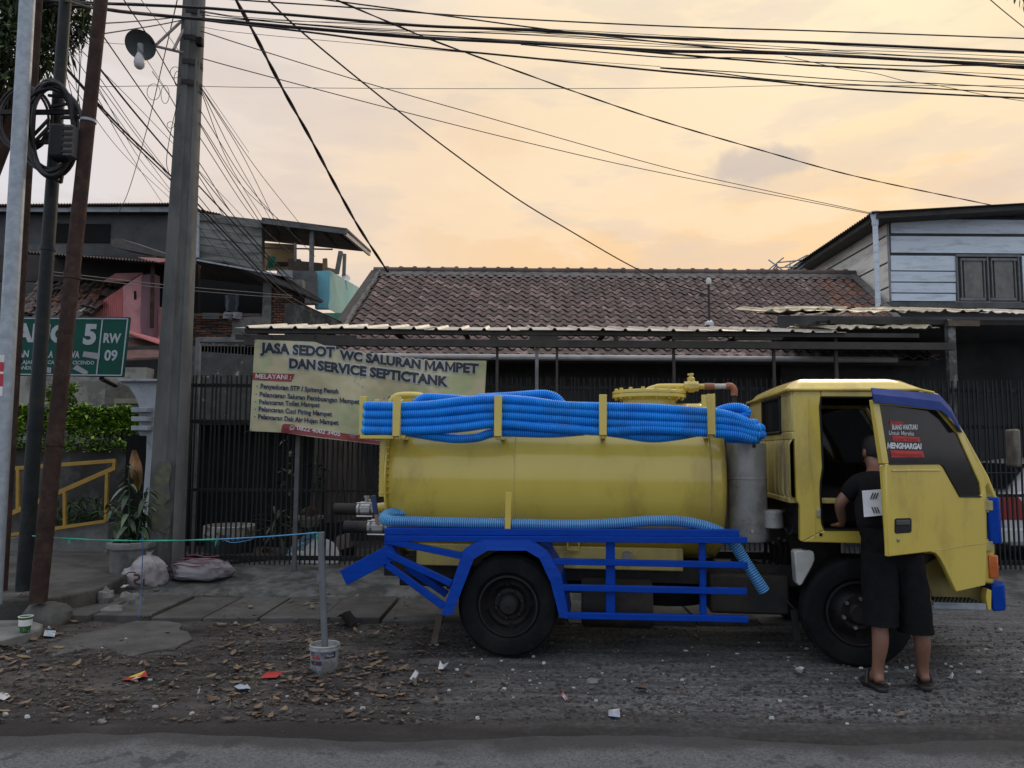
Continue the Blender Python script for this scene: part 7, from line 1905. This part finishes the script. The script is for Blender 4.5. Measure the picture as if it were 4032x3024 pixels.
gl = m.build('door_glass', glass('tinted_door_glass', (.010, .011, .012), .86, .12), door)
m = MB()
for seg in ([(3501, 1827), (3700, 1825), (3712, 1834), (3779, 1955), (3862, 1956)],):
    m.tube([DPx(x, y, .002) for x, y in seg], .006, 6)
m.build('glass_seal', BLK, door, smooth=True)
m = MB()
top = [(3432, 1527), (3560, 1538), (3698, 1553), (3745, 1605), (3790, 1702)]
bot = [(3440, 1582), (3570, 1598), (3705, 1616), (3748, 1650), (3786, 1704)]
rows = []
for (a, b) in zip(top, bot):
    P, Q = DPx(*a, .0), DPx(*b, .035)
    mid = DPx(a[0] * .5 + b[0] * .5, a[1] * .55 + b[1] * .45, .035)
    rows.append((P, mid, Q))
for i in range(4):
    for j in range(2):
        m.poly([rows[i][j], rows[i + 1][j], rows[i + 1][j + 1], rows[i][j + 1]])
        m.poly([p - dn * .006 for p in (rows[i][j], rows[i][j + 1], rows[i + 1][j + 1], rows[i + 1][j])])
m.poly([rows[0][0], rows[0][1], rows[0][2], DPx(3440, 1582, .0)])
m.build('rain_visor', BLUV, door)
m = MB(); m.tube([DPx(x, y, .003) for x, y in ((3512, 1853), (3600, 1852), (3700, 1852))], .005, 6); m.build('door_crease', YEL, door, smooth=True)
m = MB(); m.tube([DPx(x, y, -.004) for x, y in ((3680, 2168), (3780, 2153), (3886, 2139))], .0055, 6); m.build('door_seam', YELD, door, smooth=True)
m = MB(); dprism(m, [(3524, 2046), (3530, 2041), (3586, 2039), (3591, 2045), (3591, 2092), (3586, 2098), (3530, 2102), (3524, 2097)], .004, .02); hd = m.build('door_handle', BLK, door, bevel=.005)
m = MB(); dprism(m, [(3531, 2049), (3584, 2047), (3584, 2066), (3531, 2068)], .010, .008); m.build('handle_flap', M('handle_plastic', (.05, .052, .055), None, 9, .4), door, bevel=.003)
m = MB(); m.lathe([(.013, -.002), (.013, .008), (.009, .010), (0, .010)], DPx(3535, 2126, 0), dn, 12); m.build('lock', STEEL, door)
# writing on the door glass (white and red vinyl)
VW, VR = M('white_vinyl', (.66, .68, .70), None, 9, .5), M('red_vinyl', (.55, .022, .02), (.46, .02, .018), 9, .5)
ds = lambda o: (lambda x, y: DPx(x, y, -.012 + o))
for a_ in (('BUANG WAKTUMU', (3512, 1691), (3613, 1691), 19, ds(.003), .03), ('Untuk Mereka', (3500, 1712), (3598, 1715), 17, ds(.003), .0), ('MENGHARGAI', (3494, 1764), (3628, 1768), 21, ds(.003), .05)):
    m = MB(); px_text(m, *a_); m.build('lettering', VW, door)['kind'] = 'stuff'
m = MB()
px_text(m, 'Jangan', (3502, 1669), (3556, 1670), 15, ds(.003), .03)
px_flat(m, [(3513, 1716), (3620, 1722), (3624, 1740), (3516, 1736)], ds(.002))
px_flat(m, [(3506, 1773), (3634, 1776), (3640, 1800), (3510, 1801)], ds(.002))
m.build('lettering', VR, door)
m = MB()
VR2 = M('dark_red_vinyl', (.25, .012, .012), None, 9, .5)
px_text(m, 'Yang Tidak', (3518, 1734), (3616, 1738), 13, ds(.0035), .01)
m.build('lettering', VR2, door)['kind'] = 'stuff'
m = MB()
px_text(m, 'Perjuanganmu', (3512, 1796), (3632, 1798), 15, ds(.0035), .01)
m.build('lettering', VR2, door)

# ================================================================ HOSES
def ribbed(path, r, step=.0155, n=10, d=.09):
    pts = resample(smooth_path(path, 10), step / 3)
    rs = [r * (1 - d) if i % 3 == 0 else r * (1 + d) for i in range(len(pts))]
    m = MB().tube(pts, rs, n)
    m.m = [1 if (k // n) % 3 == 1 else 0 for k in range(len(m.f))]
    return m
hb = empty('suction_hose', label='long bright blue corrugated hose coiled in the yellow rack along the tank', cat='hose', mat=TM)
HR = .036
def strand(name, pts, v, back=True, r=HR):
    near = [T(x, y, v) for x, y in pts]
    path = near
    if back:
        l, q = near[0], near[-1]
        path = [l + Vector((.16, .20, .01)), l + Vector((.02, .19, .005)), l + Vector((-.045, .10, 0)), l + Vector((-.02, .015, 0))] + near + \
               [q + Vector((.03, .02, 0)), q + Vector((.06, .10, 0)), q + Vector((.02, .19, 0)), q + Vector((-.16, .22, .01))]
    o = ribbed(path, r).build(name, [HOSE, HOSEL], hb, smooth=True, ang=80)
    return o
strand('coil', [(1455, 1599), (1562, 1601), (1690, 1596), (1830, 1579), (1961, 1572), (2080, 1580), (2220, 1598), (2374, 1603), (2560, 1608), (2700, 1618), (2800, 1626), (2880, 1640), (2950, 1668)], .068)
strand('coil', [(1454, 1633), (1562, 1632), (1700, 1627), (1830, 1613), (1961, 1606), (2160, 1618), (2374, 1631), (2560, 1640), (2800, 1653), (2900, 1664), (2972, 1686)], .066)
strand('coil', [(1452, 1663), (1562, 1664), (1740, 1657), (1961, 1638), (2160, 1648), (2374, 1664), (2560, 1671), (2800, 1680), (2900, 1692), (2975, 1710)], .068)
strand('coil', [(1450, 1694), (1562, 1695), (1700, 1692), (1830, 1682), (1961, 1668), (2160, 1684), (2374, 1697), (2560, 1690), (2800, 1704), (2900, 1712), (2955, 1728)], .064)
strand('coil', [(1600, 1700), (1700, 1716), (1790, 1727), (1880, 1722), (1961, 1702), (2160, 1706), (2300, 1697)], .105, False)
strand('coil', [(2300, 1690), (2440, 1707), (2560, 1724), (2660, 1716), (2760, 1698)], .11, False)
strand('coil', [(1660, 1660), (1640, 1622), (1640, 1590), (1670, 1568), (1730, 1568), (1850, 1578), (1960, 1600)], .26, False, .037)
strand('coil', [(1880, 1568), (2000, 1562), (2080, 1556), (2150, 1554), (2195, 1572), (2225, 1615)], .30, False, .037)
strand('coil', [(2780, 1640), (2860, 1608), (2915, 1606), (2940, 1622), (2920, 1640), (2860, 1648)], .22, False, .034)
tag(hb, group=None)
hl = empty('drain_hose', label='single blue ribbed hose lying on the blue rail with its free end hanging', cat='hose', mat=TM)
lp = [T(1590, 2022, .33), T(1538, 2022, .26), T(1512, 2040, .16), T(1540, 2052, .075), T(1620, 2054, .07), T(1760, 2058, .07), T(2000, 2063, .07), T(2250, 2068, .075), T(2420, 2062, .08), T(2560, 2052, .08), T(2680, 2054, .09),
      T(2780, 2074, .10), T(2850, 2105, .12), T(2895, 2150, .12), T(2935, 2212, .12), T(2975, 2274, .10), T(3010, 2330, .10)]
pts = resample(smooth_path(lp, 10), .0085)
m = MB().tube(pts, .038, 10); m.build('hose_wall', HOSEV, hl, smooth=True)
m = MB()
vs = []
for i in range(1, len(pts) - 1, 2):
    t = (pts[i + 1] - pts[i - 1]).normalized()
    m.lathe([(.037, -.0032), (.0445, -.0018), (.0445, .0018), (.037, .0032)], pts[i], t, 10, cap=False)
m.build('spiral_rib', HOSER, hl, smooth=True)

# ================================================================ MAN AT THE CAB DOOR
def skin(name, joints, edges, radii, mat, parent, root=0, sub=2):
    me = bpy.data.meshes.new(name)
    me.from_pydata([tuple(p) for p in joints], edges, [])
    o = bpy.data.objects.new(name, me); COL.objects.link(o); o.parent = parent
    md = o.modifiers.new('skin', 'SKIN'); md.use_smooth_shade = True; md.branch_smoothing = .4
    for i, r in enumerate(radii):
        sv = me.skin_vertices[0].data[i]
        sv.radius = r if isinstance(r, tuple) else (r, r)
        sv.use_root = (i == root)
    ss_ = o.modifiers.new('sub', 'SUBSURF'); ss_.levels = ss_.render_levels = sub
    me.materials.append(mat)
    return o
SKIN = M('brown_skin', (.235, .118, .076), (.17, .082, .054), 5, .5, bump=.05, bscale=60)
TSH = M('black_cotton', (.007, .007, .008), (.011, .011, .012), 20, .95, spec=.12, bump=.3, bscale=30)
SHO = M('black_shorts_cloth', (.005, .005, .006), (.009, .009, .010), 14, .95, spec=.1, bump=.3, bscale=22)
man = empty('person', G(3550, 2690), 'man in black T-shirt, shorts and sandals leaning in at the open cab door', 'person')
m0 = man.location.copy()
def mp(x, y, Y): return W(x, y, Y) - m0
hl_, hr_ = mp(3462, 2660, 5.17), mp(3642, 2655, 5.20)
hl_.z, hr_.z = .075, .075
kl, kr = mp(3462, 2440, 5.18), mp(3618, 2455, 5.18)
pel = mp(3508, 2135, 5.33)
hipl, hipr = pel + Vector((-.085, 0, -.05)), pel + Vector((.095, 0, -.05))
waist = mp(3482, 2040, 5.42)
chest = mp(3450, 1935, 5.56)
neck = mp(3446, 1862, 5.66)
nk2 = mp(3442, 1835, 5.72)
head = mp(3438, 1803, 5.76)
crown = mp(3436, 1745, 5.78)
shl, shr = mp(3372, 1902, 5.58), mp(3526, 1905, 5.55)
ell, elr = mp(3304, 1985, 5.60), mp(3575, 2000, 5.68)
wrl, wrr = mp(3318, 2060, 5.72), mp(3540, 1990, 5.86)
J = [pel, hipl, kl, kl.lerp(hl_, .35) + Vector((0, -.02, 0)), hl_ + Vector((0, .03, .03)), hipr, kr, kr.lerp(hr_, .35) + Vector((0, -.02, 0)), hr_ + Vector((0, .03, .03)),
     waist, chest, neck, nk2, head, crown, shl, ell, wrl, shr, elr, wrr,
     hl_ + Vector((0, -.015, -.025)), hr_ + Vector((0, -.015, -.025)), hl_ + Vector((.01, .13, -.035)), hr_ + Vector((.05, .125, -.035)), hl_ + Vector((.015, .20, -.05)), hr_ + Vector((.075, .19, -.05))]
E = [(0, 1), (1, 2), (2, 3), (3, 4), (0, 5), (5, 6), (6, 7), (7, 8), (0, 9), (9, 10), (10, 11), (11, 12), (12, 13), (13, 14), (10, 15), (15, 16), (16, 17), (10, 18), (18, 19), (19, 20), (4, 21), (8, 22), (4, 23), (8, 24), (23, 25), (24, 26)]
Rd = [(.15, .11), .085, .055, .056, .034, .085, .055, .056, .034, (.145, .10), (.15, .105), .062, .055, (.076, .09), (.062, .075), .055, .043, .03, .055, .043, .03, .034, .034, .036, .036, .03, .03]
skin('body', J, E, Rd, SKIN, man)
# hand on the seat edge: palm, four fingers, thumb
def hand(w, d, s, name='hand'):
    d.normalize(); s = (s - d * s.dot(d)).normalized(); u = d.cross(s)
    pj = [w, w + d * .045, w + d * .085]; ed = [(0, 1), (1, 2)]; rd = [(.026, .022), (.04, .018), (.04, .015)]
    for k, (o_, L) in enumerate(((-.030, .062), (-.010, .074), (.011, .070), (.031, .055))):
        b = len(pj); r0 = w + d * .088 + s * o_
        pj += [r0, r0 + d * L * .45 - u * .008, r0 + d * L * .75 - u * .022, r0 + d * L * .92 - u * .04]; ed += [(2, b), (b, b + 1), (b + 1, b + 2), (b + 2, b + 3)]; rd += [.0095, .009, .0085, .0075]
    b = len(pj); t0 = w + d * .03 - s * .036
    pj += [t0, t0 - s * .022 + d * .026, t0 - s * .026 + d * .055 - u * .01]; ed += [(1, b), (b, b + 1), (b + 1, b + 2)]; rd += [.014, .0115, .009]
    return skin(name, pj, ed, rd, SKIN, man, sub=1)
hand(wrl, Vector((.1, .9, -.35)), Vector((1, 0, 0)), 'hand'); hand(wrr, Vector((-.2, .95, .1)), Vector((1, 0, 0)), 'hand')
# head detail: ears, nose, eyes, hair (face turned to the cab)
fd = Vector((-.25, .95, -.12)).normalized(); rt = fd.cross(Vector((0, 0, 1))).normalized(); upv = rt.cross(fd)
hc = head.lerp(crown, .45)
mb = MB()
for sgn in (-1, 1): mb.blob(hc + rt * sgn * .082 - upv * .015 - fd * .005, (.014, .026, .034), 2, .2, 8, 6)
mb.build('ear', SKIN, man, smooth=True)
mb = MB(); mb.blob(hc + fd * .098 - upv * .03, (.016, .022, .026), 1, .1, 8, 6); mb.build('nose', SKIN, man, smooth=True)
mb = MB()
for sgn in (-1, 1): mb.blob(hc + fd * .080 + rt * sgn * .032 + upv * .0, (.013, .010, .009), 1, 0, 8, 6)
mb.build('eye', WHT, man, smooth=True)
mb = MB(); mb.blob(hc + fd * .083 - upv * .068, (.024, .010, .008), 1, 0, 8, 6); mb.build('mouth', M('lip_skin', (.22, .08, .06), None, 9, .5), man, smooth=True)
HAIR = M('black_hair', (.008, .007, .007), (.014, .012, .012), 60, .55, bump=.6, bscale=160)
mb = MB(); nu, nv = 28, 18; vs = []
for i in range(nv + 1):
    th = math.pi * .72 * i / nv
    for j in range(nu):
        ph = 2 * math.pi * j / nu
        d = rt * (math.sin(th) * math.cos(ph)) + fd * (math.sin(th) * math.sin(ph)) + upv * math.cos(th)
        front = d.dot(fd)
        k = 1.0 + .03 * noise.noise(d * 7)
        p = hc + upv * .012 + rt * d.dot(rt) * .089 * k + fd * (front * .104 - .006) * k + upv * d.dot(upv) * .112 * k
        if front > .55 and d.dot(upv) < .35: p -= fd * .05
        vs.append(p)
mb.add(vs, [(i * nu + j, (i + 1) * nu + j, (i + 1) * nu + (j + 1) % nu, i * nu + (j + 1) % nu) for i in range(nv) for j in range(nu)])
mb.build('hair', HAIR, man, smooth=True, ang=180)
# T-shirt
sl_l, sl_r = shl.lerp(ell, .8), shr.lerp(elr, .8)
skin('shirt', [pel + Vector((0, 0, .03)), waist, chest, neck + Vector((0, -.005, -.03)), shl, sl_l, shr, sl_r, waist.lerp(chest, .55)], [(0, 1), (1, 8), (8, 2), (2, 3), (2, 4), (4, 5), (2, 6), (6, 7)],
     [(.215, .16), (.212, .15), (.205, .145), (.085, .078), (.10, .09), (.082, .078), (.10, .09), (.082, .078), (.21, .15)], TSH, man, root=2)
mb = MB()
pa_ = [(3388, 1932), (3478, 1925), (3486, 2030), (3402, 2036)]
bk_s = lambda x, y, o=0: mp(x, y, 5.318 - .0013 * (y - 1980) + .035 * ((x - 3452) / 60) ** 2 - o)
mb.grid(lambda s, t: bk_s(3394 + 92 * s + 8 * t, 1932 - 7 * s + 104 * t - 2 * s * t), 12, 10)
mb.build('back_print', M('white_shirt_print', (.50, .52, .56), (.42, .44, .48), 6, .8), man, smooth=True, ang=180)
mb = MB()
for (x, y) in ((3442, 1952), (3447, 2008)):
    for k in range(3):
        f_ = 1 if y < 1980 else -1
        a = (x - 14 + 10 * k, y + 12 * f_); b = (x - 4 + 10 * k, y - 12 * f_)
        mb.poly([bk_s(a[0] - 2.5, a[1], .008), bk_s(a[0] + 2.5, a[1], .008), bk_s(b[0] + 2.5, b[1], .008), bk_s(b[0] - 2.5, b[1], .008)])
mb.build('print_bars', BLK, man)
# shorts: loose, one leg tube each, joined at the hips
mb = MB()
def loft(rings, n=20):
    vs = []
    for c, rx, ry in rings:
        vs += [c + Vector((rx * math.cos(a) * (1 + .07 * noise.noise(Vector((math.cos(a) * 1.8, math.sin(a) * 1.8, c.z * 7)))), ry * math.sin(a) * (1 + .12 * noise.noise(Vector((math.cos(a) * 2.2, math.sin(a) * 2.2, c.z * 8 + 5)))), 0)) for a in [2 * math.pi * i / n for i in range(n)]]
    k = len(rings)
    mb.add(vs, [(i * n + j, i * n + (j + 1) % n, (i + 1) * n + (j + 1) % n, (i + 1) * n + j) for i in range(k - 1) for j in range(n)])
top_ = mp(3488, 2075, 5.38)
loft([(top_, .185, .14), (pel + Vector((0, 0, .02)), .19, .148), (pel + Vector((.0, 0, -.07)), .195, .15), (pel + Vector((.0, -.005, -.15)), .19, .145), (pel + Vector((.0, -.005, -.20)), .15, .12)], 28)
for sx, hem, ym in ((-.085, mp(3468, 2458, 5.18), 0), (.09, mp(3606, 2488, 5.18), 1)):
    tp = pel + Vector((sx, -.005, -.06))
    loft([(tp, .110, .14), (tp.lerp(hem, .15), .116, .14), (tp.lerp(hem, .3), .113, .132), (tp.lerp(hem, .45), .116, .13), (tp.lerp(hem, .6), .110, .122), (tp.lerp(hem, .75), .114, .12), (tp.lerp(hem, .88), .109, .114), (hem, .113, .114), (hem + Vector((0, 0, .01)), .104, .104), (tp.lerp(hem, .6), .095, .095)])
mb.build('shorts', SHO, man, smooth=True, ang=60)
# sandals
SAN = M('black_rubber_sandal', (.012, .011, .012), (.02, .018, .018), 9, .6)
for c, yaw in ((hl_, .05), (hr_, -.42)):
    f = Vector((-math.sin(yaw), math.cos(yaw), 0)); s = Vector((f.y, -f.x, 0)); b = Vector((c.x, c.y, .004 - m0.z)) - f * .055
    out = [(-.035, .0), (-.042, .03), (-.038, .10), (-.050, .19), (-.040, .25), (-.01, .275), (.025, .265), (.048, .22), (.050, .17), (.036, .09), (.040, .03), (.030, .0), (0, -.012)]
    mb = MB(); mb.prism([b + s * a + f * t for a, t in out], (0, 0, .026)); so_ = mb.build('sandal', SAN, man, bevel=.006)
    mb = MB(); mb.tube(smooth_path([b + s * -.048 + f * .13 + Vector((0, 0, .02)), b + s * -.03 + f * .155 + Vector((0, 0, .085)), b + s * .0 + f * .17 + Vector((0, 0, .095)), b + s * .03 + f * .155 + Vector((0, 0, .085)), b + s * .048 + f * .13 + Vector((0, 0, .02))], 5), .012, 6); mb.build('strap', SAN, so_, smooth=True)

# ================================================================ OVERHEAD CABLES
def cable(pts, Y0, Y1, wpx, label, group=None, mat=WIRE, twist=False, name='overhead_cable'):
    n = len(pts)
    tot = [0]
    for a, b in zip(pts, pts[1:]): tot.append(tot[-1] + math.hypot(b[0] - a[0], b[1] - a[1]))
    P = [W(x, y, Y0 + (Y1 - Y0) * t / tot[-1]) for (x, y), t in zip(pts, tot)]
    path = smooth_path(P, 8)
    r = wpx * (Y0 + Y1) / 2 / F / 2
    c = path[len(path) // 2].copy()
    o = empty(name, c, label, 'cable', group) if twist else None
    path = [p - c for p in path]
    if twist:
        fine = resample(path, .045)
        for ph in (0, math.pi):
            q = []
            for i, p in enumerate(fine):
                t = (fine[min(i + 1, len(fine) - 1)] - fine[max(i - 1, 0)]).normalized(); _, s, u = frame(t); a = i * .22 + ph
                q.append(p + (s * math.cos(a) + u * math.sin(a)) * r * .42)
            MB().tube(q, r * .62, 6).build('strand', mat, o, smooth=True)
        return o
    o = MB().tube(path, r, 5).build(name, mat, None, smooth=True)
    o.location = c
    return tag(o, label, 'cable', group)
cable([(-80, -10), (319, 10), (729, 27), (1000, 47), (1217, 65), (1506, 90), (1723, 105), (2085, 119), (2600, 149), (3247, 170), (4100, 209)], 8.2, 9.4, 12, 'thickest upper black cable of the bundle crossing the top of the sky')
cable([(-80, 20), (320, 27), (480, 46), (684, 66), (800, 76), (1000, 94), (1289, 119), (1651, 148), (2085, 170), (2600, 200), (2924, 206), (3247, 217), (3700, 243), (4100, 272)], 8.3, 9.3, 14, 'thickest lower black cable of the bundle crossing the top of the sky')
cable([(800, 80), (1217, 127), (1651, 184), (2085, 228), (2600, 280), (2988, 314), (3377, 353), (4100, 390)], 8.4, 9.4, 8, 'lowest thick black cable running across the sky to the right border')
cable([(700, -20), (1000, 4), (1434, 33), (1868, 65), (2600, 102), (3247, 123), (4100, 154)], 8.2, 9.2, 6, 'topmost black cable running straight across the sky')
cable([(1230, -10), (1289, 0), (1723, 58), (2157, 116), (2600, 166), (3050, 206), (3500, 228), (4100, 258)], 8.0, 9.2, 6, 'black cable cutting across the bundle at a steeper slope')
cable([(2050, 175), (2600, 225), (2900, 228), (3200, 245), (3600, 260), (3800, 258), (4100, 262)], 8.6, 9.2, 5, 'black cable with a slack wave below the bundle at right')
cable([(1650, 150), (2085, 170), (2600, 208), (2800, 226), (3200, 258), (3600, 280), (4100, 320)], 8.5, 9.2, 7, 'twisted pair hanging under the bundle at right', twist=True)
gq = 'thin black wires between the thick cables of the sky bundle'
rnd = random.Random(33)
for k, (ya, yb, yc, yd) in enumerate(((70, 120, 176, 228), (78, 140, 185, 250), (88, 150, 192, 240), (60, 108, 165, 214), (95, 160, 205, 262), (104, 172, 240, 300), (84, 128, 182, 246))):
    j_ = lambda: rnd.uniform(-13, 13)
    cable([(790, ya - 24 + j_()), (1000 + 9 * j_(), ya + j_()), (1500, (ya + yb) / 2 + 4 + j_()), (2085 + 9 * j_(), yb + j_()), (2900, yc + j_()), (3500, (yc + yd) / 2), (4100, yd)], 8.5, 9.3, 2.6, 'thin black wire lost among the cables of the sky bundle', gq)
cable([(2600, 266), (2988, 290), (3377, 318), (3700, 330), (4100, 352)], 8.8, 9.3, 4, 'medium black wire just above the lowest thick cable at right')
cable([(2600, 268), (2800, 285), (3000, 310), (3200, 325), (3600, 345), (4100, 372)], 8.8, 9.3, 5, 'medium black wire merging into the lowest thick cable at right')
cable([(1325, 0), (1521, 83), (1723, 166), (2085, 297), (2266, 362), (2600, 475), (2988, 589), (3377, 696), (3905, 808)], 8.0, 14.4, 6, 'twisted black service cable running from top centre down to the white house roof', twist=True)
cable([(1040, -20), (1058, 0), (1181, 119), (1434, 329), (1723, 557), (2013, 767), (2230, 900), (2535, 1072), (2780, 1160)], 8.3, 14.0, 6, 'steep black wire running down to the vent pole on the tile roof')
cable([(800, -330), (900, -60), (930, 0), (1000, 130), (1108, 340), (1217, 535), (1325, 738), (1416, 900), (1528, 1072)], 8.6, 16.2, 15, 'thick twisted black cable falling steeply to the left end of the tile ridge', twist=True)
cable([(790, 122), (1000, 190), (1427, 322), (1868, 448), (2600, 654), (2988, 744), (3425, 838)], 8.9, 14.3, 3.4, 'upper wire of the thin pair running down to the white house corner', mat=CORD)
cable([(795, 230), (1000, 286), (1564, 434), (2085, 564), (2600, 680), (3425, 842)], 8.9, 14.3, 3.4, 'lower wire of the thin pair running down to the white house corner', mat=CORD)
cable([(-60, 330), (260, 175), (500, 174)], 7.8, 8.6, 2.2, 'thin violet wire behind the street lamp at left', mat=CORD)
cable([(395, 341), (700, 338), (1000, 344), (1723, 349), (2600, 347), (3000, 339), (3247, 337), (4100, 338)], 8.8, 9.6, 2.4, 'thin level wire crossing the whole sky', mat=CORD)
cable([(790, 106), (1000, 134), (1868, 210), (2600, 262)], 8.9, 9.2, 2.2, 'faint thin wire just below the sky bundle at left', mat=CORD)
cable([(3090, 222), (3200, 245), (3300, 268), (3450, 290), (3560, 318), (3700, 338), (3900, 378), (4100, 408)], 8.9, 9.2, 2.6, 'thin slack wire slanting through the bundle at upper right', mat=CORD)
cable([(3880, -20), (3901, 0), (3960, 50), (4060, 130)], 6, 6.4, 4, 'reddish wire across the upper right corner', mat=M('reddish_wire', (.14, .03, .04), None, 9, .6))
# left: between the poles and the concrete pole
cable([(-60, -30), (320, 14), (520, 14), (735, 30)], 7.2, 8.9, 8, 'black cable from the brown pole top to the concrete pole, upper one')
cable([(250, 0), (380, 36), (430, 36), (500, 46), (600, 58), (735, 66)], 7.0, 8.9, 9, 'black cable from the brown pole top to the concrete pole, lower one')
cable([(405, 92), (520, 85), (640, 74), (735, 62)], 7.0, 8.9, 5, 'black wire rising from the brown pole to the concrete pole clamp')
cable([(405, 133), (520, 115), (640, 95), (735, 75)], 7.0, 8.9, 5, 'second black wire rising from the brown pole to the concrete pole clamp')
gf_ = 'wires fanning from the left poles down to the houses'
fan = 'thin black wire fanning down from the left poles to the houses behind'
cable([(250, 255), (470, 497), (700, 720), (900, 932), (1130, 1160), (1345, 1268)], 7.2, 13.5, 7, 'heavy black service cable from the dark pole down past the concrete pole')
cable([(252, 262), (470, 510), (700, 738), (900, 950), (1110, 1165), (1250, 1245)], 7.2, 13.5, 5, 'second heavy black cable alongside the heavy service cable')
cable([(396, 273), (520, 430), (693, 634), (800, 750), (960, 920), (1200, 1180)], 7.0, 14, 6, 'black cable from the brown pole crossing behind the concrete pole')
cable([(408, 144), (540, 335), (697, 561), (880, 800), (1060, 1010), (1240, 1200)], 7.0, 14, 4, fan, gf_)
cable([(488, 0), (600, 170), (711, 360), (900, 680), (1060, 930)], 7.5, 14, 4, fan, gf_)
for (a, b, c_) in (((262, 180), (560, 600), (900, 1050)), ((258, 300), (480, 600), (690, 800)), ((395, 310), (600, 600), (900, 980)), ((390, 350), (560, 640), (690, 780)), ((262, 140), (600, 480), (1000, 900)), ((556, 0), (690, 180), (980, 600)), ((386, 388), (500, 590), (640, 800)), ((388, 330), (620, 640), (960, 1060)), ((600, 282), (680, 400), (760, 560)), ((540, 180), (640, 330), (700, 430))):
    cable([a, b, c_], 7.2, 14, 2.4, fan, gf_, CORD)
for (a, b, c_) in (((795, 348), (1008, 661), (1180, 880)), ((796, 352), (960, 620), (1100, 905)), ((794, 356), (920, 610), (1075, 880)), ((792, 360), (900, 640), (1040, 870)), ((785, 480), (960, 740), (1140, 900)), ((786, 540), (1000, 860), (1160, 1010)), ((784, 640), (960, 900), (1200, 1150)), ((780, 690), (940, 930), (1120, 1130)), ((786, 430), (1000, 760), (1240, 1010)), ((778, 770), (980, 1010), (1180, 1170))):
    cable([a, b, c_], 8.9, 15, 2.8, 'thin wire fanning from the concrete pole down to the terrace', 'wires fanning right of the concrete pole', CORD)
cable([(700, -10), (640, 250), (575, 520), (506, 752), (465, 842)], 8.2, 16, 3.4, 'thin violet wire dropping steeply behind the street lamp', mat=M('violet_wire', (.10, .045, .10), None, 9, .6))
for dy in (0, 13):
    cable([(185, 1068 + dy), (655, 1122 + dy), (1008, 1152 + dy), (1150, 1164 + dy * .6)], 8.6, 12.5, 3, ('upper' if dy == 0 else 'lower') + ' one of two level pale wires in front of the pink house', mat=M('pale_wire', (.18, .17, .16), None, 9, .6))
gd = 'thin black wire hanging between the dark pole and brown pole'
for (a, b, c_) in (((272, 165), (300, 330), (318, 440)), ((255, 260), (285, 380), (314, 448)), ((310, 110), (312, 300), (300, 440)), ((330, 70), (318, 240), (306, 420))):
    cable([a, b, c_], 6.9, 6.9, 3, gd, 'wires hanging between the left poles')
for (cx_, cy_, rx, ry, lab) in ((605, 362, 26, 32, 'small loose wire loop left of the concrete pole, lower left'), (650, 372, 16, 36, 'narrow drooping wire loop left of the concrete pole'), (690, 285, 20, 22, 'round loose wire loop close to the concrete pole'), (672, 492, 14, 13, 'small lowest wire loop left of the concrete pole'), (700, 310, 14, 30, 'thin upright wire loop against the concrete pole')):
    pts = [W(cx_ + rx * math.cos(a), cy_ + ry * math.sin(a), 8.7 + .05 * math.sin(a)) for a in [2 * math.pi * i / 20 for i in range(20)]]
    tag(MB().tube(pts, .0035, 5, closed=True).build('wire_loop', CORD, smooth=True), lab, 'wire loop')
cable([(710, 370), (690, 440), (665, 560), (656, 640), (668, 690)], 8.6, 8.8, 3, 'slack wire curving down the left side of the concrete pole')
